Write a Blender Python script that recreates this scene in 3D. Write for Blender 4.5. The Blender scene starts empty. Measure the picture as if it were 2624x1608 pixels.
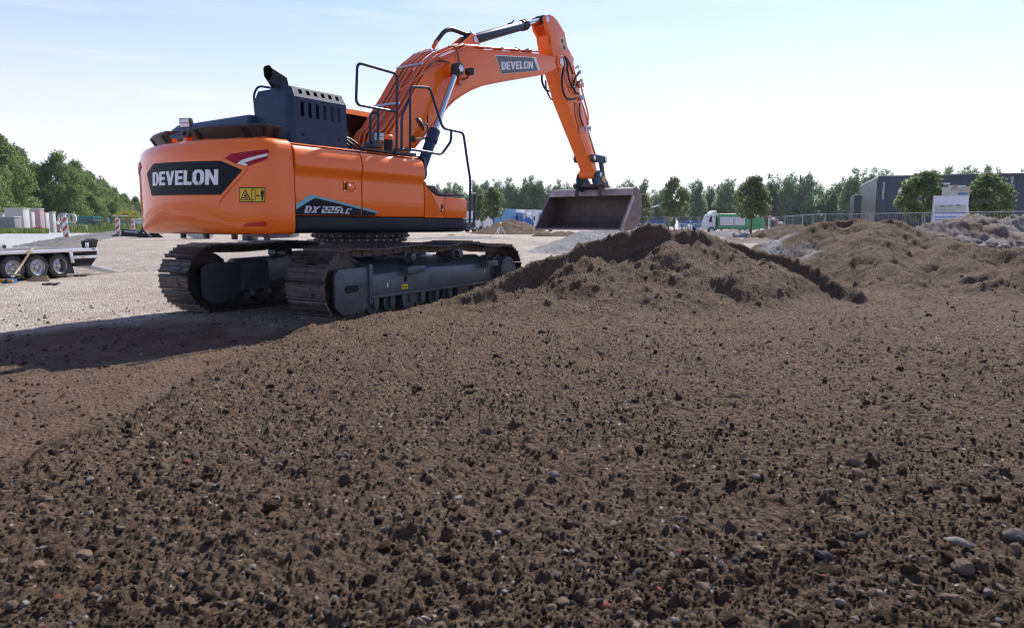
import bpy, bmesh, math, random
import numpy as np
from mathutils import Vector, Matrix
rnd = random.Random(7)
RNG = np.random.default_rng(11)
SC = bpy.context.scene
COL = SC.collection

# ------------------------------------------------------------------ camera
IMW, IMH = 2624.0, 1608.0
CAM_H, PITCH, ROLL, FPX = 1.166, math.radians(7.34), math.radians(0.2), 1749.0
_fwd = np.array([0, math.cos(PITCH), -math.sin(PITCH)])
_up0 = np.array([0, math.sin(PITCH), math.cos(PITCH)])
_rt0 = np.array([1.0, 0, 0])
_rt = math.cos(ROLL) * _rt0 + math.sin(ROLL) * _up0
_up = -math.sin(ROLL) * _rt0 + math.cos(ROLL) * _up0
CAMP = np.array([0, 0, CAM_H])
cd = bpy.data.cameras.new('camera')
cam = bpy.data.objects.new('camera', cd)
COL.objects.link(cam)
cd.sensor_width = 36.0
cd.lens = FPX / IMW * 36.0
cd.clip_start = 0.05
cd.clip_end = 6000
cd.dof.use_dof = True
cd.dof.focus_distance = 10.0
cd.dof.aperture_fstop = 8.0
_m = Matrix(((_rt[0], _up[0], -_fwd[0], 0), (_rt[1], _up[1], -_fwd[1], 0), (_rt[2], _up[2], -_fwd[2], CAM_H), (0, 0, 0, 1)))
cam.matrix_world = _m
SC.camera = cam

# ------------------------------------------------------------------ sun and sky
SUN_EL, SUN_AZ = math.radians(43.5), math.radians(24)      # azimuth to the right of straight ahead (+Y)
_s = Vector((math.sin(SUN_AZ) * math.cos(SUN_EL), math.cos(SUN_AZ) * math.cos(SUN_EL), math.sin(SUN_EL)))
sd = bpy.data.lights.new('sun', 'SUN')
sd.energy = 5.0
sd.angle = math.radians(0.5)
sd.color = (1.0, 0.955, 0.88)
sun = bpy.data.objects.new('sun', sd)
COL.objects.link(sun)
sun.rotation_euler = _s.to_track_quat('Z', 'Y').to_euler()
sun.location = (20, 30, 40)

world = bpy.data.worlds.new('World')
SC.world = world
world.use_nodes = True
_nt = world.node_tree
_nt.nodes.clear()
_sky = _nt.nodes.new('ShaderNodeTexSky')
_sky.sky_type = 'NISHITA'
_sky.sun_disc = False
_sky.sun_elevation = SUN_EL
_sky.sun_rotation = SUN_AZ
_sky.altitude = 0
_sky.air_density = 1.0
_sky.dust_density = 0.25
_sky.ozone_density = 2.6
_bg = _nt.nodes.new('ShaderNodeBackground')
_bg.inputs['Strength'].default_value = 0.115
_wo = _nt.nodes.new('ShaderNodeOutputWorld')
# thin high cloud streaks, by direction
_tc = _nt.nodes.new('ShaderNodeTexCoord')
_mp = _nt.nodes.new('ShaderNodeMapping')
_mp.inputs['Scale'].default_value = (1.6, 2.0, 13.0)
_mp.inputs['Rotation'].default_value = (0.10, -0.12, 0)
_nz = _nt.nodes.new('ShaderNodeTexNoise')
_nz.inputs['Scale'].default_value = 1.7
_nz.inputs['Detail'].default_value = 5
_nz.inputs['Roughness'].default_value = 0.55
_nz.inputs['Distortion'].default_value = 0.4
_rp = _nt.nodes.new('ShaderNodeMapRange')
_rp.inputs['From Min'].default_value = 0.50
_rp.inputs['From Max'].default_value = 0.80
_rp.inputs['To Max'].default_value = 0.50
_mx = _nt.nodes.new('ShaderNodeMix')
_mx.data_type = 'RGBA'
_mx.inputs[7].default_value = (5.8, 6.1, 6.4, 1)
L = _nt.links.new
L(_tc.outputs['Generated'], _mp.inputs['Vector']); L(_mp.outputs[0], _nz.inputs['Vector'])
L(_nz.outputs[0], _rp.inputs['Value']); L(_rp.outputs[0], _mx.inputs[0])
# summer haze: the sky pales toward the horizon all round
_sx = _nt.nodes.new('ShaderNodeSeparateXYZ'); L(_tc.outputs['Generated'], _sx.inputs[0])
_hr = _nt.nodes.new('ShaderNodeMapRange'); _hr.interpolation_type = 'SMOOTHSTEP'
_hr.inputs['From Min'].default_value = 0.36; _hr.inputs['From Max'].default_value = -0.02; _hr.inputs['To Max'].default_value = 0.92
L(_sx.outputs['Z'], _hr.inputs['Value'])
_hm = _nt.nodes.new('ShaderNodeMix'); _hm.data_type = 'RGBA'; _hm.inputs[7].default_value = (5.4, 5.62, 6.4, 1)
L(_hr.outputs[0], _hm.inputs[0]); L(_sky.outputs[0], _hm.inputs[6]); L(_hm.outputs[2], _mx.inputs[6]); _wb = _nt.nodes.new('ShaderNodeMix'); _wb.data_type = 'RGBA'; _wb.blend_type = 'MULTIPLY'; _wb.inputs[0].default_value = 1.0; _wb.inputs[7].default_value = (1.05, 0.95, 1.06, 1)   # white balance of the whole sky
L(_mx.outputs[2], _wb.inputs[6]); L(_wb.outputs[2], _bg.inputs['Color']); L(_bg.outputs[0], _wo.inputs['Surface'])

SC.view_settings.view_transform = 'Standard'
SC.view_settings.look = 'None'
SC.view_settings.exposure = 0.66
SC.view_settings.gamma = 1.0
SC.view_settings.use_curve_mapping = False
SC.render.engine = 'CYCLES'
SC.cycles.max_bounces = 6
SC.cycles.diffuse_bounces = 3
SC.cycles.glossy_bounces = 4
SC.cycles.transparent_max_bounces = 12
SC.cycles.use_denoising = True
SC.cycles.filter_width = 1.1
SC.cycles.sample_clamp_indirect = 6

# ------------------------------------------------------------------ pixel directions of the photograph -> points on planes
EX, EY, UCH, UPH = -2.26, 10.25, math.radians(60.1), math.radians(54.4)
def pray(u, v):
    return _fwd + _rt * (u - IMW / 2) / FPX + _up * (IMH / 2 - v) / FPX
def pground(u, v, z=0.0):
    d = pray(u, v); t = (z - CAM_H) / d[2]
    return CAMP + t * d
def pdepth(u, v, y):
    d = pray(u, v); return CAMP + d * (y / d[1])
def wproj(P):
    q = np.asarray(P, float) - CAMP; z = q @ _fwd
    return np.array([IMW / 2 + FPX * (q @ _rt) / z, IMH / 2 - FPX * (q @ _up) / z])
_ux = np.array([math.cos(UPH), math.sin(UPH), 0]); _uy = np.array([-math.sin(UPH), math.cos(UPH), 0])
_eo = np.array([EX, EY, 0])
def wloc(P):
    q = np.asarray(P) - _eo; return np.array([q @ _ux, q @ _uy, P[2]])
def l2w(x, y, z):
    return _eo + x * _ux + y * _uy + np.array([0, 0, z])
def _pl(u, v, n, off):
    d = pray(u, v); o = _eo + n * off
    return wloc(CAMP + d * (((o - CAMP) @ n) / (d @ n)))
def ply(u, v, y): return _pl(u, v, _uy, y)      # machine frame, plane y = const
def plx(u, v, x): return _pl(u, v, _ux, x)
def plz(u, v, z): return wloc(pground(u, v, z))

_ORD = ['first', 'second', 'third', 'fourth', 'fifth', 'sixth', 'seventh', 'eighth', 'ninth', 'tenth', 'eleventh', 'twelfth', 'thirteenth', 'fourteenth', 'fifteenth', 'sixteenth', 'seventeenth', 'eighteenth', 'nineteenth']
def nth(k):
    """ordinal word, counted from zero"""
    if k < 19: return _ORD[k]
    t, u = divmod(k + 1, 10); tens = {2: 'twent', 3: 'thirt', 4: 'fort', 5: 'fift', 6: 'sixt'}[t]
    return tens + 'ieth' if u == 0 else tens + 'y-' + _ORD[u - 1]
# ------------------------------------------------------------------ materials
MATS = {}
def nmat(name):
    m = bpy.data.materials.new(name); m.use_nodes = True; MATS[name] = m
    return m, m.node_tree, m.node_tree.nodes['Principled BSDF']
def N(nt, t, **kw):
    n = nt.nodes.new(t)
    for k, v in kw.items():
        if k.startswith('i_'):
            n.inputs[k[2:].replace('_', ' ')].default_value = v
        else:
            setattr(n, k, v)
    return n
def ramp(nt, stops):
    r = nt.nodes.new('ShaderNodeValToRGB')
    e = r.color_ramp.elements
    while len(e) < len(stops): e.new(0.5)
    for i, (p, c) in enumerate(stops):
        e[i].position = p; e[i].color = (*c, 1) if len(c) == 3 else c
    return r
def simple(name, col, rough=0.5, metal=0.0, coat=0.0, var=0.12, scale=6.0, bump=0.0, bscale=60, dirt=None, dirt_amt=0.35, dscale=3.0, spec=0.5):
    """painted / plain surface: base colour with slight wear variation, grime patches and fine relief"""
    m, nt, p = nmat(name); l = nt.links.new
    tc = N(nt, 'ShaderNodeTexCoord')
    nz = N(nt, 'ShaderNodeTexNoise', i_Scale=scale, i_Detail=6.0, i_Roughness=0.6)
    l(tc.outputs['Object'], nz.inputs['Vector'])
    c0 = tuple(max(0, c * (1 - var)) for c in col); c1 = tuple(min(1, c * (1 + var)) for c in col)
    r = ramp(nt, [(0.3, c0), (0.7, c1)]); l(nz.outputs[0], r.inputs[0])
    out = r.outputs[0]
    if dirt:
        n2 = N(nt, 'ShaderNodeTexNoise', i_Scale=dscale, i_Detail=8.0, i_Roughness=0.7)
        l(tc.outputs['Object'], n2.inputs['Vector'])
        mr = N(nt, 'ShaderNodeMapRange'); mr.inputs['From Min'].default_value = 0.45; mr.inputs['From Max'].default_value = 0.75
        mr.inputs['To Max'].default_value = dirt_amt
        l(n2.outputs[0], mr.inputs['Value'])
        mx = N(nt, 'ShaderNodeMix', data_type='RGBA'); l(mr.outputs[0], mx.inputs[0]); l(out, mx.inputs[6]); mx.inputs[7].default_value = (*dirt, 1)
        out = mx.outputs[2]
        ra = N(nt, 'ShaderNodeMapRange'); ra.inputs['To Min'].default_value = rough; ra.inputs['To Max'].default_value = min(1, rough + 0.45)
        l(mr.outputs[0], ra.inputs['Value']); l(ra.outputs[0], p.inputs['Roughness'])
    else:
        p.inputs['Roughness'].default_value = rough
    l(out, p.inputs['Base Color'])
    p.inputs['Metallic'].default_value = metal
    p.inputs['Coat Weight'].default_value = coat
    p.inputs['Coat Roughness'].default_value = 0.02
    p.inputs['Specular IOR Level'].default_value = spec
    if bump > 0:
        n3 = N(nt, 'ShaderNodeTexNoise', i_Scale=bscale, i_Detail=4.0)
        l(tc.outputs['Object'], n3.inputs['Vector'])
        b = N(nt, 'ShaderNodeBump', i_Strength=bump, i_Distance=0.01); l(n3.outputs[0], b.inputs['Height']); l(b.outputs[0], p.inputs['Normal'])
    return m
DUST = (0.30, 0.24, 0.19)
simple('orange', (0.95, 0.168, 0.006), 0.42, coat=0.75, var=0.03, dirt=(0.60, 0.24, 0.07), dirt_amt=0.08, dscale=1.5, spec=0.15)
simple('orange_pipe', (0.66, 0.125, 0.02), 0.30, coat=0.4, var=0.08)
simple('navy', (0.014, 0.038, 0.078), 0.45, coat=0.0, spec=0.30, var=0.15, dirt=DUST, dirt_amt=0.06)
simple('skirt_navy', (0.009, 0.012, 0.020), 0.50, spec=0.3, var=0.15, dirt=DUST, dirt_amt=0.05)
simple('track_steel', (0.075, 0.070, 0.070), 0.42, metal=0.6, var=0.40, scale=18, bump=0.25, dirt=(0.20, 0.148, 0.112), dirt_amt=0.9, dscale=7)
simple('frame_steel', (0.070, 0.082, 0.104), 0.36, metal=0.2, var=0.2, dirt=(0.20, 0.16, 0.13), dirt_amt=0.30, dscale=5)
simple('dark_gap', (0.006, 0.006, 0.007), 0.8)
simple('black_rubber', (0.012, 0.012, 0.013), 0.55, var=0.2, bump=0.1, dirt=DUST, dirt_amt=0.12)
simple('black_plastic', (0.014, 0.014, 0.015), 0.42, var=0.15)
simple('bucket_mud', (0.20, 0.155, 0.125), 0.75, var=0.35, scale=6, bump=0.4, bscale=18, dirt=(0.33, 0.27, 0.23), dirt_amt=0.7, dscale=4)
simple('guard_brown', (0.055, 0.048, 0.042), 0.38, metal=0.3, var=0.15)
simple('chrome', (0.62, 0.63, 0.65), 0.10, metal=1.0, var=0.04)
simple('zinc', (0.50, 0.51, 0.53), 0.35, metal=0.9, var=0.15, scale=25)
simple('bolt', (0.30, 0.30, 0.31), 0.35, metal=0.9)
simple('decal_black', (0.006, 0.009, 0.016), 0.55, var=0.05, spec=0.2)
simple('decal_grey', (0.105, 0.10, 0.095), 0.40, var=0.05)
simple('decal_white', (0.84, 0.84, 0.82), 0.40, var=0.04)
simple('decal_silver', (0.55, 0.56, 0.62), 0.35, var=0.05)
simple('decal_teal', (0.155, 0.42, 0.46), 0.40, var=0.04)
simple('decal_red', (0.36, 0.003, 0.030), 0.45, var=0.05, spec=0.2)
simple('reflector_red', (0.52, 0.020, 0.012), 0.35, var=0.08, spec=0.25)
simple('decal_yellow', (0.80, 0.50, 0.015), 0.40, var=0.04)
simple('decal_cream', (0.55, 0.50, 0.33), 0.45, var=0.05)
simple('bucket_steel', (0.115, 0.098, 0.086), 0.55, metal=0.35, var=0.30, scale=5, bump=0.2, bscale=25, dirt=(0.20, 0.145, 0.11), dirt_amt=0.55, dscale=3.5)
simple('worn_steel', (0.42, 0.37, 0.34), 0.45, metal=0.5, var=0.25, scale=9, dirt=(0.22, 0.15, 0.11), dirt_amt=0.5, dscale=8)
simple('lamp_white', (0.85, 0.86, 0.90), 0.12, var=0.02, coat=0.5)
simple('beacon_red', (0.62, 0.05, 0.015), 0.15, coat=0.6)
simple('white_paint', (0.72, 0.73, 0.74), 0.40, var=0.05, dirt=DUST, dirt_amt=0.2)
simple('alu', (0.66, 0.67, 0.69), 0.38, metal=0.6, var=0.08, scale=14, dirt=DUST, dirt_amt=0.15)
simple('strap_tan', (0.42, 0.32, 0.20), 0.85, var=0.2, scale=30, bump=0.3, bscale=120)
simple('red_paint', (0.56, 0.035, 0.03), 0.40, var=0.07, dirt=DUST, dirt_amt=0.10)
simple('concrete', (0.52, 0.51, 0.49), 0.85, var=0.10, scale=2.5, bump=0.25, bscale=20, dirt=(0.33, 0.30, 0.27), dirt_amt=0.4, dscale=1.2)
simple('concrete_dark', (0.25, 0.25, 0.25), 0.85, var=0.12, scale=2.5, bump=0.25, bscale=20, dirt=(0.17, 0.16, 0.15), dirt_amt=0.4, dscale=1.2)
simple('concrete_pink', (0.40, 0.29, 0.31), 0.85, var=0.08, scale=2.5, bump=0.2, bscale=20)
simple('wood', (0.34, 0.20, 0.11), 0.75, var=0.25, scale=9, bump=0.3)
simple('teal_plastic', (0.015, 0.19, 0.20), 0.45, var=0.2)
simple('grey_plastic', (0.10, 0.13, 0.14), 0.5, var=0.2)
simple('cladding', (0.034, 0.044, 0.066), 0.45, metal=0.3, var=0.06, scale=1.0)
simple('cladding_side', (0.060, 0.070, 0.078), 0.45, metal=0.3, var=0.06, scale=1.0)
simple('green_paint', (0.012, 0.30, 0.085), 0.35, coat=0.4, var=0.10, dirt=(0.03, 0.14, 0.05), dirt_amt=0.4, dscale=1.0)
simple('blue_paint', (0.02, 0.13, 0.42), 0.40, var=0.2, scale=2)
simple('sky_blue_paint', (0.07, 0.25, 0.50), 0.40, var=0.15, scale=2)
simple('banner_white', (0.62, 0.68, 0.76), 0.6, var=0.12, scale=1.2)
simple('banner_green', (0.42, 0.46, 0.40), 0.6, var=0.25, scale=1.5)
simple('banner_blue', (0.03, 0.16, 0.42), 0.6)
simple('banner_skin', (0.40, 0.33, 0.28), 0.6, var=0.3, scale=2)
simple('fence_wire', (0.26, 0.29, 0.33), 0.40, metal=0.7, var=0.1)
simple('orange_plastic', (0.75, 0.22, 0.02), 0.45)
simple('amber', (0.75, 0.33, 0.02), 0.3, coat=0.5)
simple('bark', (0.085, 0.065, 0.050), 0.9, var=0.3, scale=12, bump=0.5, bscale=30)
simple('yellow_leafy', (0.35, 0.28, 0.02), 0.7, var=0.3)
def glass(name, tint=(0.55, 0.62, 0.62)):
    m, nt, p = nmat(name); l = nt.links.new
    tr = N(nt, 'ShaderNodeBsdfTransparent'); tr.inputs[0].default_value = (*tint, 1)
    gl = N(nt, 'ShaderNodeBsdfGlossy', i_Roughness=0.02)
    fr = N(nt, 'ShaderNodeFresnel', i_IOR=1.5)
    mx = N(nt, 'ShaderNodeMixShader')
    l(fr.outputs[0], mx.inputs[0]); l(tr.outputs[0], mx.inputs[1]); l(gl.outputs[0], mx.inputs[2])
    l(mx.outputs[0], nt.nodes['Material Output'].inputs['Surface'])
    return m
glass('glass')
glass('dark_glass', (0.10, 0.12, 0.13))

# ------------------------------------------------------------------ mesh helpers
class MB:
    def __init__(s): s.v = []; s.f = []; s.x = None
    def add(s, vs, fs):
        o = len(s.v); s.v += [tuple(map(float, p)) for p in vs]; s.f += [tuple(i + o for i in f) for f in fs]; return s
    def box(s, c, d, R=None):
        vs = []
        for i in (-.5, .5):
            for j in (-.5, .5):
                for k in (-.5, .5):
                    q = Vector((i * d[0], j * d[1], k * d[2]))
                    if R is not None: q = R @ q
                    vs.append((q[0] + c[0], q[1] + c[1], q[2] + c[2]))
        return s.add(vs, [(0, 1, 3, 2), (4, 6, 7, 5), (0, 4, 5, 1), (2, 3, 7, 6), (0, 2, 6, 4), (1, 5, 7, 3)])
    def bx(s, x0, x1, y0, y1, z0, z1):
        return s.box(((x0 + x1) / 2, (y0 + y1) / 2, (z0 + z1) / 2), (x1 - x0, y1 - y0, z1 - z0))
    def ring(s, c, ax, r, n, ph=0.0):
        ax = Vector(ax).normalized(); a = ax.orthogonal().normalized(); b = ax.cross(a)
        return [Vector(c) + r * (math.cos(ph + 2 * math.pi * i / n) * a + math.sin(ph + 2 * math.pi * i / n) * b) for i in range(n)]
    def cyl(s, p0, p1, r, r1=None, n=20, cap=True, ph=0.0):
        p0, p1 = Vector(p0), Vector(p1); ax = p1 - p0; r1 = r if r1 is None else r1
        vs = s.ring(p0, ax, r, n, ph) + s.ring(p1, ax, r1, n, ph)
        fs = [(i, (i + 1) % n, n + (i + 1) % n, n + i) for i in range(n)]
        if cap: fs += [tuple(range(n - 1, -1, -1)), tuple(range(n, 2 * n))]
        return s.add(vs, fs)
    def lathe(s, c, ax, prof, n=28):
        """prof: list of (distance along axis, radius)"""
        c = Vector(c); ax = Vector(ax).normalized(); vs = []; fs = []
        for h, r in prof: vs += s.ring(c + ax * h, ax, max(r, 1e-4), n)
        for k in range(len(prof) - 1):
            fs += [(k * n + i, k * n + (i + 1) % n, (k + 1) * n + (i + 1) % n, (k + 1) * n + i) for i in range(n)]
        return s.add(vs, fs)
    def tube(s, path, r, n=10, cap=True, closed=False):
        P = [Vector(p) for p in path]; m = len(P); vs = []; fs = []
        prev = None
        for i in range(m):
            if closed: t = P[(i + 1) % m] - P[i - 1]
            else: t = P[min(i + 1, m - 1)] - P[max(i - 1, 0)]
            t.normalize()
            if prev is None: a = t.orthogonal().normalized()
            else:
                a = prev - t * prev.dot(t)
                a = a.normalized() if a.length > 1e-6 else t.orthogonal().normalized()
            prev = a; b = t.cross(a)
            rr = r[i] if isinstance(r, (list, tuple)) else r
            vs += [P[i] + rr * (math.cos(2 * math.pi * k / n) * a + math.sin(2 * math.pi * k / n) * b) for k in range(n)]
        for i in range(m if closed else m - 1):
            j = (i + 1) % m
            fs += [(i * n + k, i * n + (k + 1) % n, j * n + (k + 1) % n, j * n + k) for k in range(n)]
        if cap and not closed: fs += [tuple(range(n - 1, -1, -1)), tuple(range((m - 1) * n, m * n))]
        return s.add(vs, fs)
    def prism(s, pts, a0, a1, axis='y'):
        """2D polygon extruded along axis; pts are (x,z) for y, (y,z) for x, (x,y) for z"""
        n = len(pts)
        def P(p, a): return (p[0], a, p[1]) if axis == 'y' else ((a, p[0], p[1]) if axis == 'x' else (p[0], p[1], a))
        vs = [P(p, a0) for p in pts] + [P(p, a1) for p in pts]
        fs = [tuple(range(n)), tuple(range(2 * n - 1, n - 1, -1))] + [(i, n + i, n + (i + 1) % n, (i + 1) % n) for i in range(n)]
        return s.add(vs, fs)
    def loft(s, secs, cap=True, closed=True):
        n = len(secs[0]); vs = [p for q in secs for p in q]; fs = []
        for k in range(len(secs) - 1):
            for i in range(n if closed else n - 1):
                j = (i + 1) % n; fs.append((k * n + i, k * n + j, (k + 1) * n + j, (k + 1) * n + i))
        if cap: fs += [tuple(range(n - 1, -1, -1)), tuple(range((len(secs) - 1) * n, len(secs) * n))]
        return s.add(vs, fs)
    def mesh(s, name, mat, bevel=0.0, seg=2, ang=35, clean=True):
        me = bpy.data.meshes.new(name)
        me.from_pydata(s.v, [], s.f)
        bm = bmesh.new(); bm.from_mesh(me)
        if clean:
            bmesh.ops.remove_doubles(bm, verts=bm.verts, dist=1e-5)
            bmesh.ops.recalc_face_normals(bm, faces=bm.faces)
        if bevel > 0:
            es = [e for e in bm.edges if len(e.link_faces) == 2 and e.calc_face_angle(0) > math.radians(ang)]
            bmesh.ops.bevel(bm, geom=es, offset=bevel, segments=seg, profile=0.6, affect='EDGES', clamp_overlap=True)
        if s.x is not None: bm.transform(s.x)
        bm.to_mesh(me); bm.free()
        if mat is not None: me.materials.append(MATS[mat] if isinstance(mat, str) else mat)
        me.polygons.foreach_set('use_smooth', [True] * len(me.polygons))
        me.set_sharp_from_angle(angle=math.radians(ang))
        return me
    def build(s, name, mat, parent=None, bevel=0.0, seg=2, ang=35, clean=True):
        return link(name, s.mesh(name, mat, bevel, seg, ang, clean), parent)
def link(name, data, parent=None, mw=None):
    o = bpy.data.objects.new(name, data); COL.objects.link(o)
    if parent is not None: o.parent = parent
    if mw is not None: o.matrix_local = mw
    return o
def tag(o, label=None, cat=None, group=None, kind=None):
    if label: o['label'] = label
    if cat: o['category'] = cat
    if group: o['group'] = group
    if kind: o['kind'] = kind
    return o
def empty(name, loc, rz=0.0, label=None, cat=None, group=None):
    o = bpy.data.objects.new(name, None); COL.objects.link(o)
    o.location = loc; o.rotation_euler = (0, 0, rz); o.empty_display_size = 0.2
    return tag(o, label, cat, group)
def copy_tree(o, parent=None):
    c = o.copy(); COL.objects.link(c)
    if parent is not None: c.parent = parent
    for ch in list(o.children): copy_tree(ch, c)
    return c
def fillet(P, r, n=5):
    """round the inner corners of a polyline"""
    P = [Vector(p) for p in P]; out = [P[0]]
    for i in range(1, len(P) - 1):
        a, b, c = P[i - 1], P[i], P[i + 1]
        d = min(r, (a - b).length * .45, (c - b).length * .45)
        p, q = b + (a - b).normalized() * d, b + (c - b).normalized() * d
        for k in range(n + 1):
            t = k / n; out.append((1 - t) ** 2 * p + 2 * t * (1 - t) * b + t * t * q)
    return out + [P[-1]]
def spline(P, n=8):
    P = [Vector(p) for p in P]; Q = [P[0] * 2 - P[1]] + P + [P[-1] * 2 - P[-2]]; out = []
    for i in range(1, len(Q) - 2):
        for k in range(n):
            t = k / n; a, b, c, d = Q[i - 1], Q[i], Q[i + 1], Q[i + 2]
            out.append(0.5 * ((2 * b) + (c - a) * t + (2 * a - 5 * b + 4 * c - d) * t * t + (3 * b - a - 3 * c + d) * t ** 3))
    return out + [P[-1]]

# block lettering: convex quads in a unit cell (width w, height 1)
def glyph(ch):
    t, h = .27, .19
    R = lambda a, b, c, d: [(a, b), (c, b), (c, d), (a, d)]
    if ch == 'D': return .78, [R(0, 0, t, 1), [(t, 0), (.52, 0), (.52, h), (t, h)], [(t, 1 - h), (.52, 1 - h), (.52, 1), (t, 1)], [(.52, 0), (.78, .24), (.78 - t, .33), (.52, h)], R(.78 - t, .33, .78, .67)[:2] + [(.78, .76), (.78 - t, .67)], [(.78 - t, .67), (.78, .76), (.52, 1), (.52, 1 - h)], [(.78 - t, .33), (.78, .24), (.78, .34), (.78 - t, .36)], [(t, .19), (.36, .32), (t, .45)], [(t, .55), (.36, .68), (t, .81)]]
    if ch == 'E': return .66, [R(0, 0, t, 1), R(t, 0, .66, h), R(t, .40, .62, .60), R(t, 1 - h, .66, 1)]
    if ch == 'V': return .80, [[(.27, 0), (.53, 0), (.27, 1), (0, 1)], [(.40, .30), (.53, 0), (.80, 1), (.54, 1)]]
    if ch == 'L': return .62, [R(0, 0, t, 1), R(t, 0, .62, .21)]
    if ch == 'O':
        o = [(.2, 0), (.62, 0), (.82, .2), (.82, .8), (.62, 1), (.2, 1), (0, .8), (0, .2)]
        i = [(.34, .2), (.48, .2), (.55, .28), (.55, .72), (.48, .8), (.34, .8), (.27, .72), (.27, .28)]
        return .82, [[o[k], o[(k + 1) % 8], i[(k + 1) % 8], i[k]] for k in range(8)]
    if ch == 'N': return .84, [R(0, 0, .26, 1), R(.58, 0, .84, 1), [(.26, 1), (.26, .55), (.58, 0), (.58, .45)]]
    if ch == 'X': return .86, [[(0, 0), (.30, 0), (.86, 1), (.56, 1)], [(.56, 0), (.86, 0), (.50, .5), (.34, .42)], [(0, 1), (.30, 1), (.50, .58), (.36, .5)]]
    if ch == '2': return .74, [R(0, .78, .74, 1), R(.48, .58, .74, .78), R(0, .40, .74, .58), R(0, .22, .26, .40), R(0, 0, .74, .22)]
    if ch == '5': return .74, [R(0, .78, .74, 1), R(0, .58, .26, .78), R(0, .40, .74, .58), R(.48, .22, .74, .40), R(0, 0, .74, .22)]
    if ch == 'C': return .66, [R(0, .78, .66, 1), R(0, .22, .24, .78), R(0, 0, .66, .22)]
    return .4, []
def text_quads(s, gap=.10, slant=0.0):
    """unit-height quads of a word, and its total width"""
    x = 0; out = []
    for ch in s:
        w, q = glyph(ch)
        out += [[(p[0] + x + slant * p[1], p[1]) for p in k] for k in q]
        x += w + gap
    return out, x - gap
# ------------------------------------------------------------------ terrain
_perm = np.random.default_rng(5).permutation(256); _perm = np.concatenate([_perm, _perm, _perm])
_ga = np.random.default_rng(6).uniform(0, 2 * np.pi, 256); _gx, _gy = np.cos(_ga), np.sin(_ga)
def pnoise(x, y):
    xi = np.floor(x).astype(np.int64); yi = np.floor(y).astype(np.int64); xf = x - xi; yf = y - yi
    u = xf * xf * xf * (xf * (xf * 6 - 15) + 10); v = yf * yf * yf * (yf * (yf * 6 - 15) + 10)
    def g(ix, iy, dx, dy):
        h = _perm[_perm[ix & 255] + (iy & 255)]; return _gx[h] * dx + _gy[h] * dy
    a = g(xi, yi, xf, yf); b = g(xi + 1, yi, xf - 1, yf); c = g(xi, yi + 1, xf, yf - 1); d = g(xi + 1, yi + 1, xf - 1, yf - 1)
    return ((a + u * (b - a)) * (1 - v) + (c + u * (d - c)) * v) * 1.5
def fbm(x, y, f, o=4, g=0.5):
    s = 0; a = 1.0
    for k in range(o):
        s = s + a * pnoise(x * f + 17.3 * k, y * f - 9.1 * k); a *= g; f *= 2.03
    return s
def bumps(x, y, f):
    """rounded lumps with sharp creases between them"""
    wx = x + 0.25 / f * pnoise(x * f * 1.3 + 5, y * f * 1.3); wy = y + 0.25 / f * pnoise(x * f * 1.3 - 3, y * f * 1.3 + 8)
    return np.sqrt(np.abs(pnoise(wx * f, wy * f)) + 0.002)
def lumps(x, y, cell, seed, rmin, rmax, p=2.0, prob=0.8):
    """half-buried rounded clods, one per jittered cell"""
    wx = x + 0.22 * cell * pnoise(x * 2.3 / cell + seed, y * 2.3 / cell); wy = y + 0.22 * cell * pnoise(x * 2.3 / cell, y * 2.3 / cell + seed + 7)
    xi = np.floor(wx / cell).astype(np.int64); yi = np.floor(wy / cell).astype(np.int64); h = np.zeros(x.shape)
    for dx in (-1, 0, 1):
        for dy in (-1, 0, 1):
            cx, cy = xi + dx, yi + dy
            a = _perm[_perm[(cx + seed) & 255] + (cy & 255)]; b = _perm[a + ((cx * 7 + cy * 3 + seed) & 255)]; c = _perm[b + ((cy * 5 - cx) & 255)]; d = _perm[c + ((cx + 11 * cy) & 255)]
            R = cell * (rmin + (rmax - rmin) * (c / 256.0) ** p)
            e = 0.7 + 0.6 * d / 256.0
            d2 = ((wx - (cx + a / 256.0) * cell) * e) ** 2 + ((wy - (cy + b / 256.0) * cell) / e) ** 2
            h = np.maximum(h, (np.sqrt(np.maximum(0, R * R - d2)) - 0.30 * R) * (d / 256.0 < prob))
    return h
def sstep(a, b, x):
    t = np.clip((x - a) / (b - a), 0, 1); return t * t * (3 - 2 * t)
def base_z(x, y):
    r = np.hypot(x, y)
    return 0.32 * sstep(20, 42, r + 0.25 * np.abs(np.minimum(x, 0))) * sstep(-10, 20, y)

def px_crest(lst):
    return [tuple(pdepth(u, v, d)) for u, v, d in lst]
CREST1 = px_crest([(930, 828, 7.9), (1110, 792, 8.8), (1250, 728, 9.5), (1380, 672, 9.9), (1480, 636, 10.2), (1560, 598, 10.4), (1640, 586, 10.5), (1690, 576, 10.6), (1790, 590, 10.8), (1850, 622, 11.0), (1905, 655, 10.6), (1935, 720, 9.7), (1900, 790, 8.9)])
CREST3 = px_crest([(1850, 618, 11.6), (1930, 634, 11.5), (2000, 652, 11.2), (2070, 682, 10.7), (2130, 712, 10.2), (2200, 742, 9.6)])
CREST2 = px_crest([(1940, 650, 14.83), (2000, 622, 14.93), (2060, 597, 15.03), (2150, 573, 15.13), (2230, 563, 15.21), (2290, 565, 15.03), (2340, 580, 14.64), (2400, 612, 13.97), (2480, 640, 13.21), (2560, 640, 12.73), (2680, 632, 12.25), (2900, 660, 11.87)])
SPUR2 = px_crest([(2230, 565, 15.03), (2215, 610, 13.78), (2240, 650, 12.63), (2300, 700, 11.48), (2330, 745, 10.43)])
SPUR3 = px_crest([(2390, 632, 13.40), (2470, 668, 12.06), (2560, 690, 11.10), (2680, 690, 10.53), (2850, 700, 10.14)])
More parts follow.
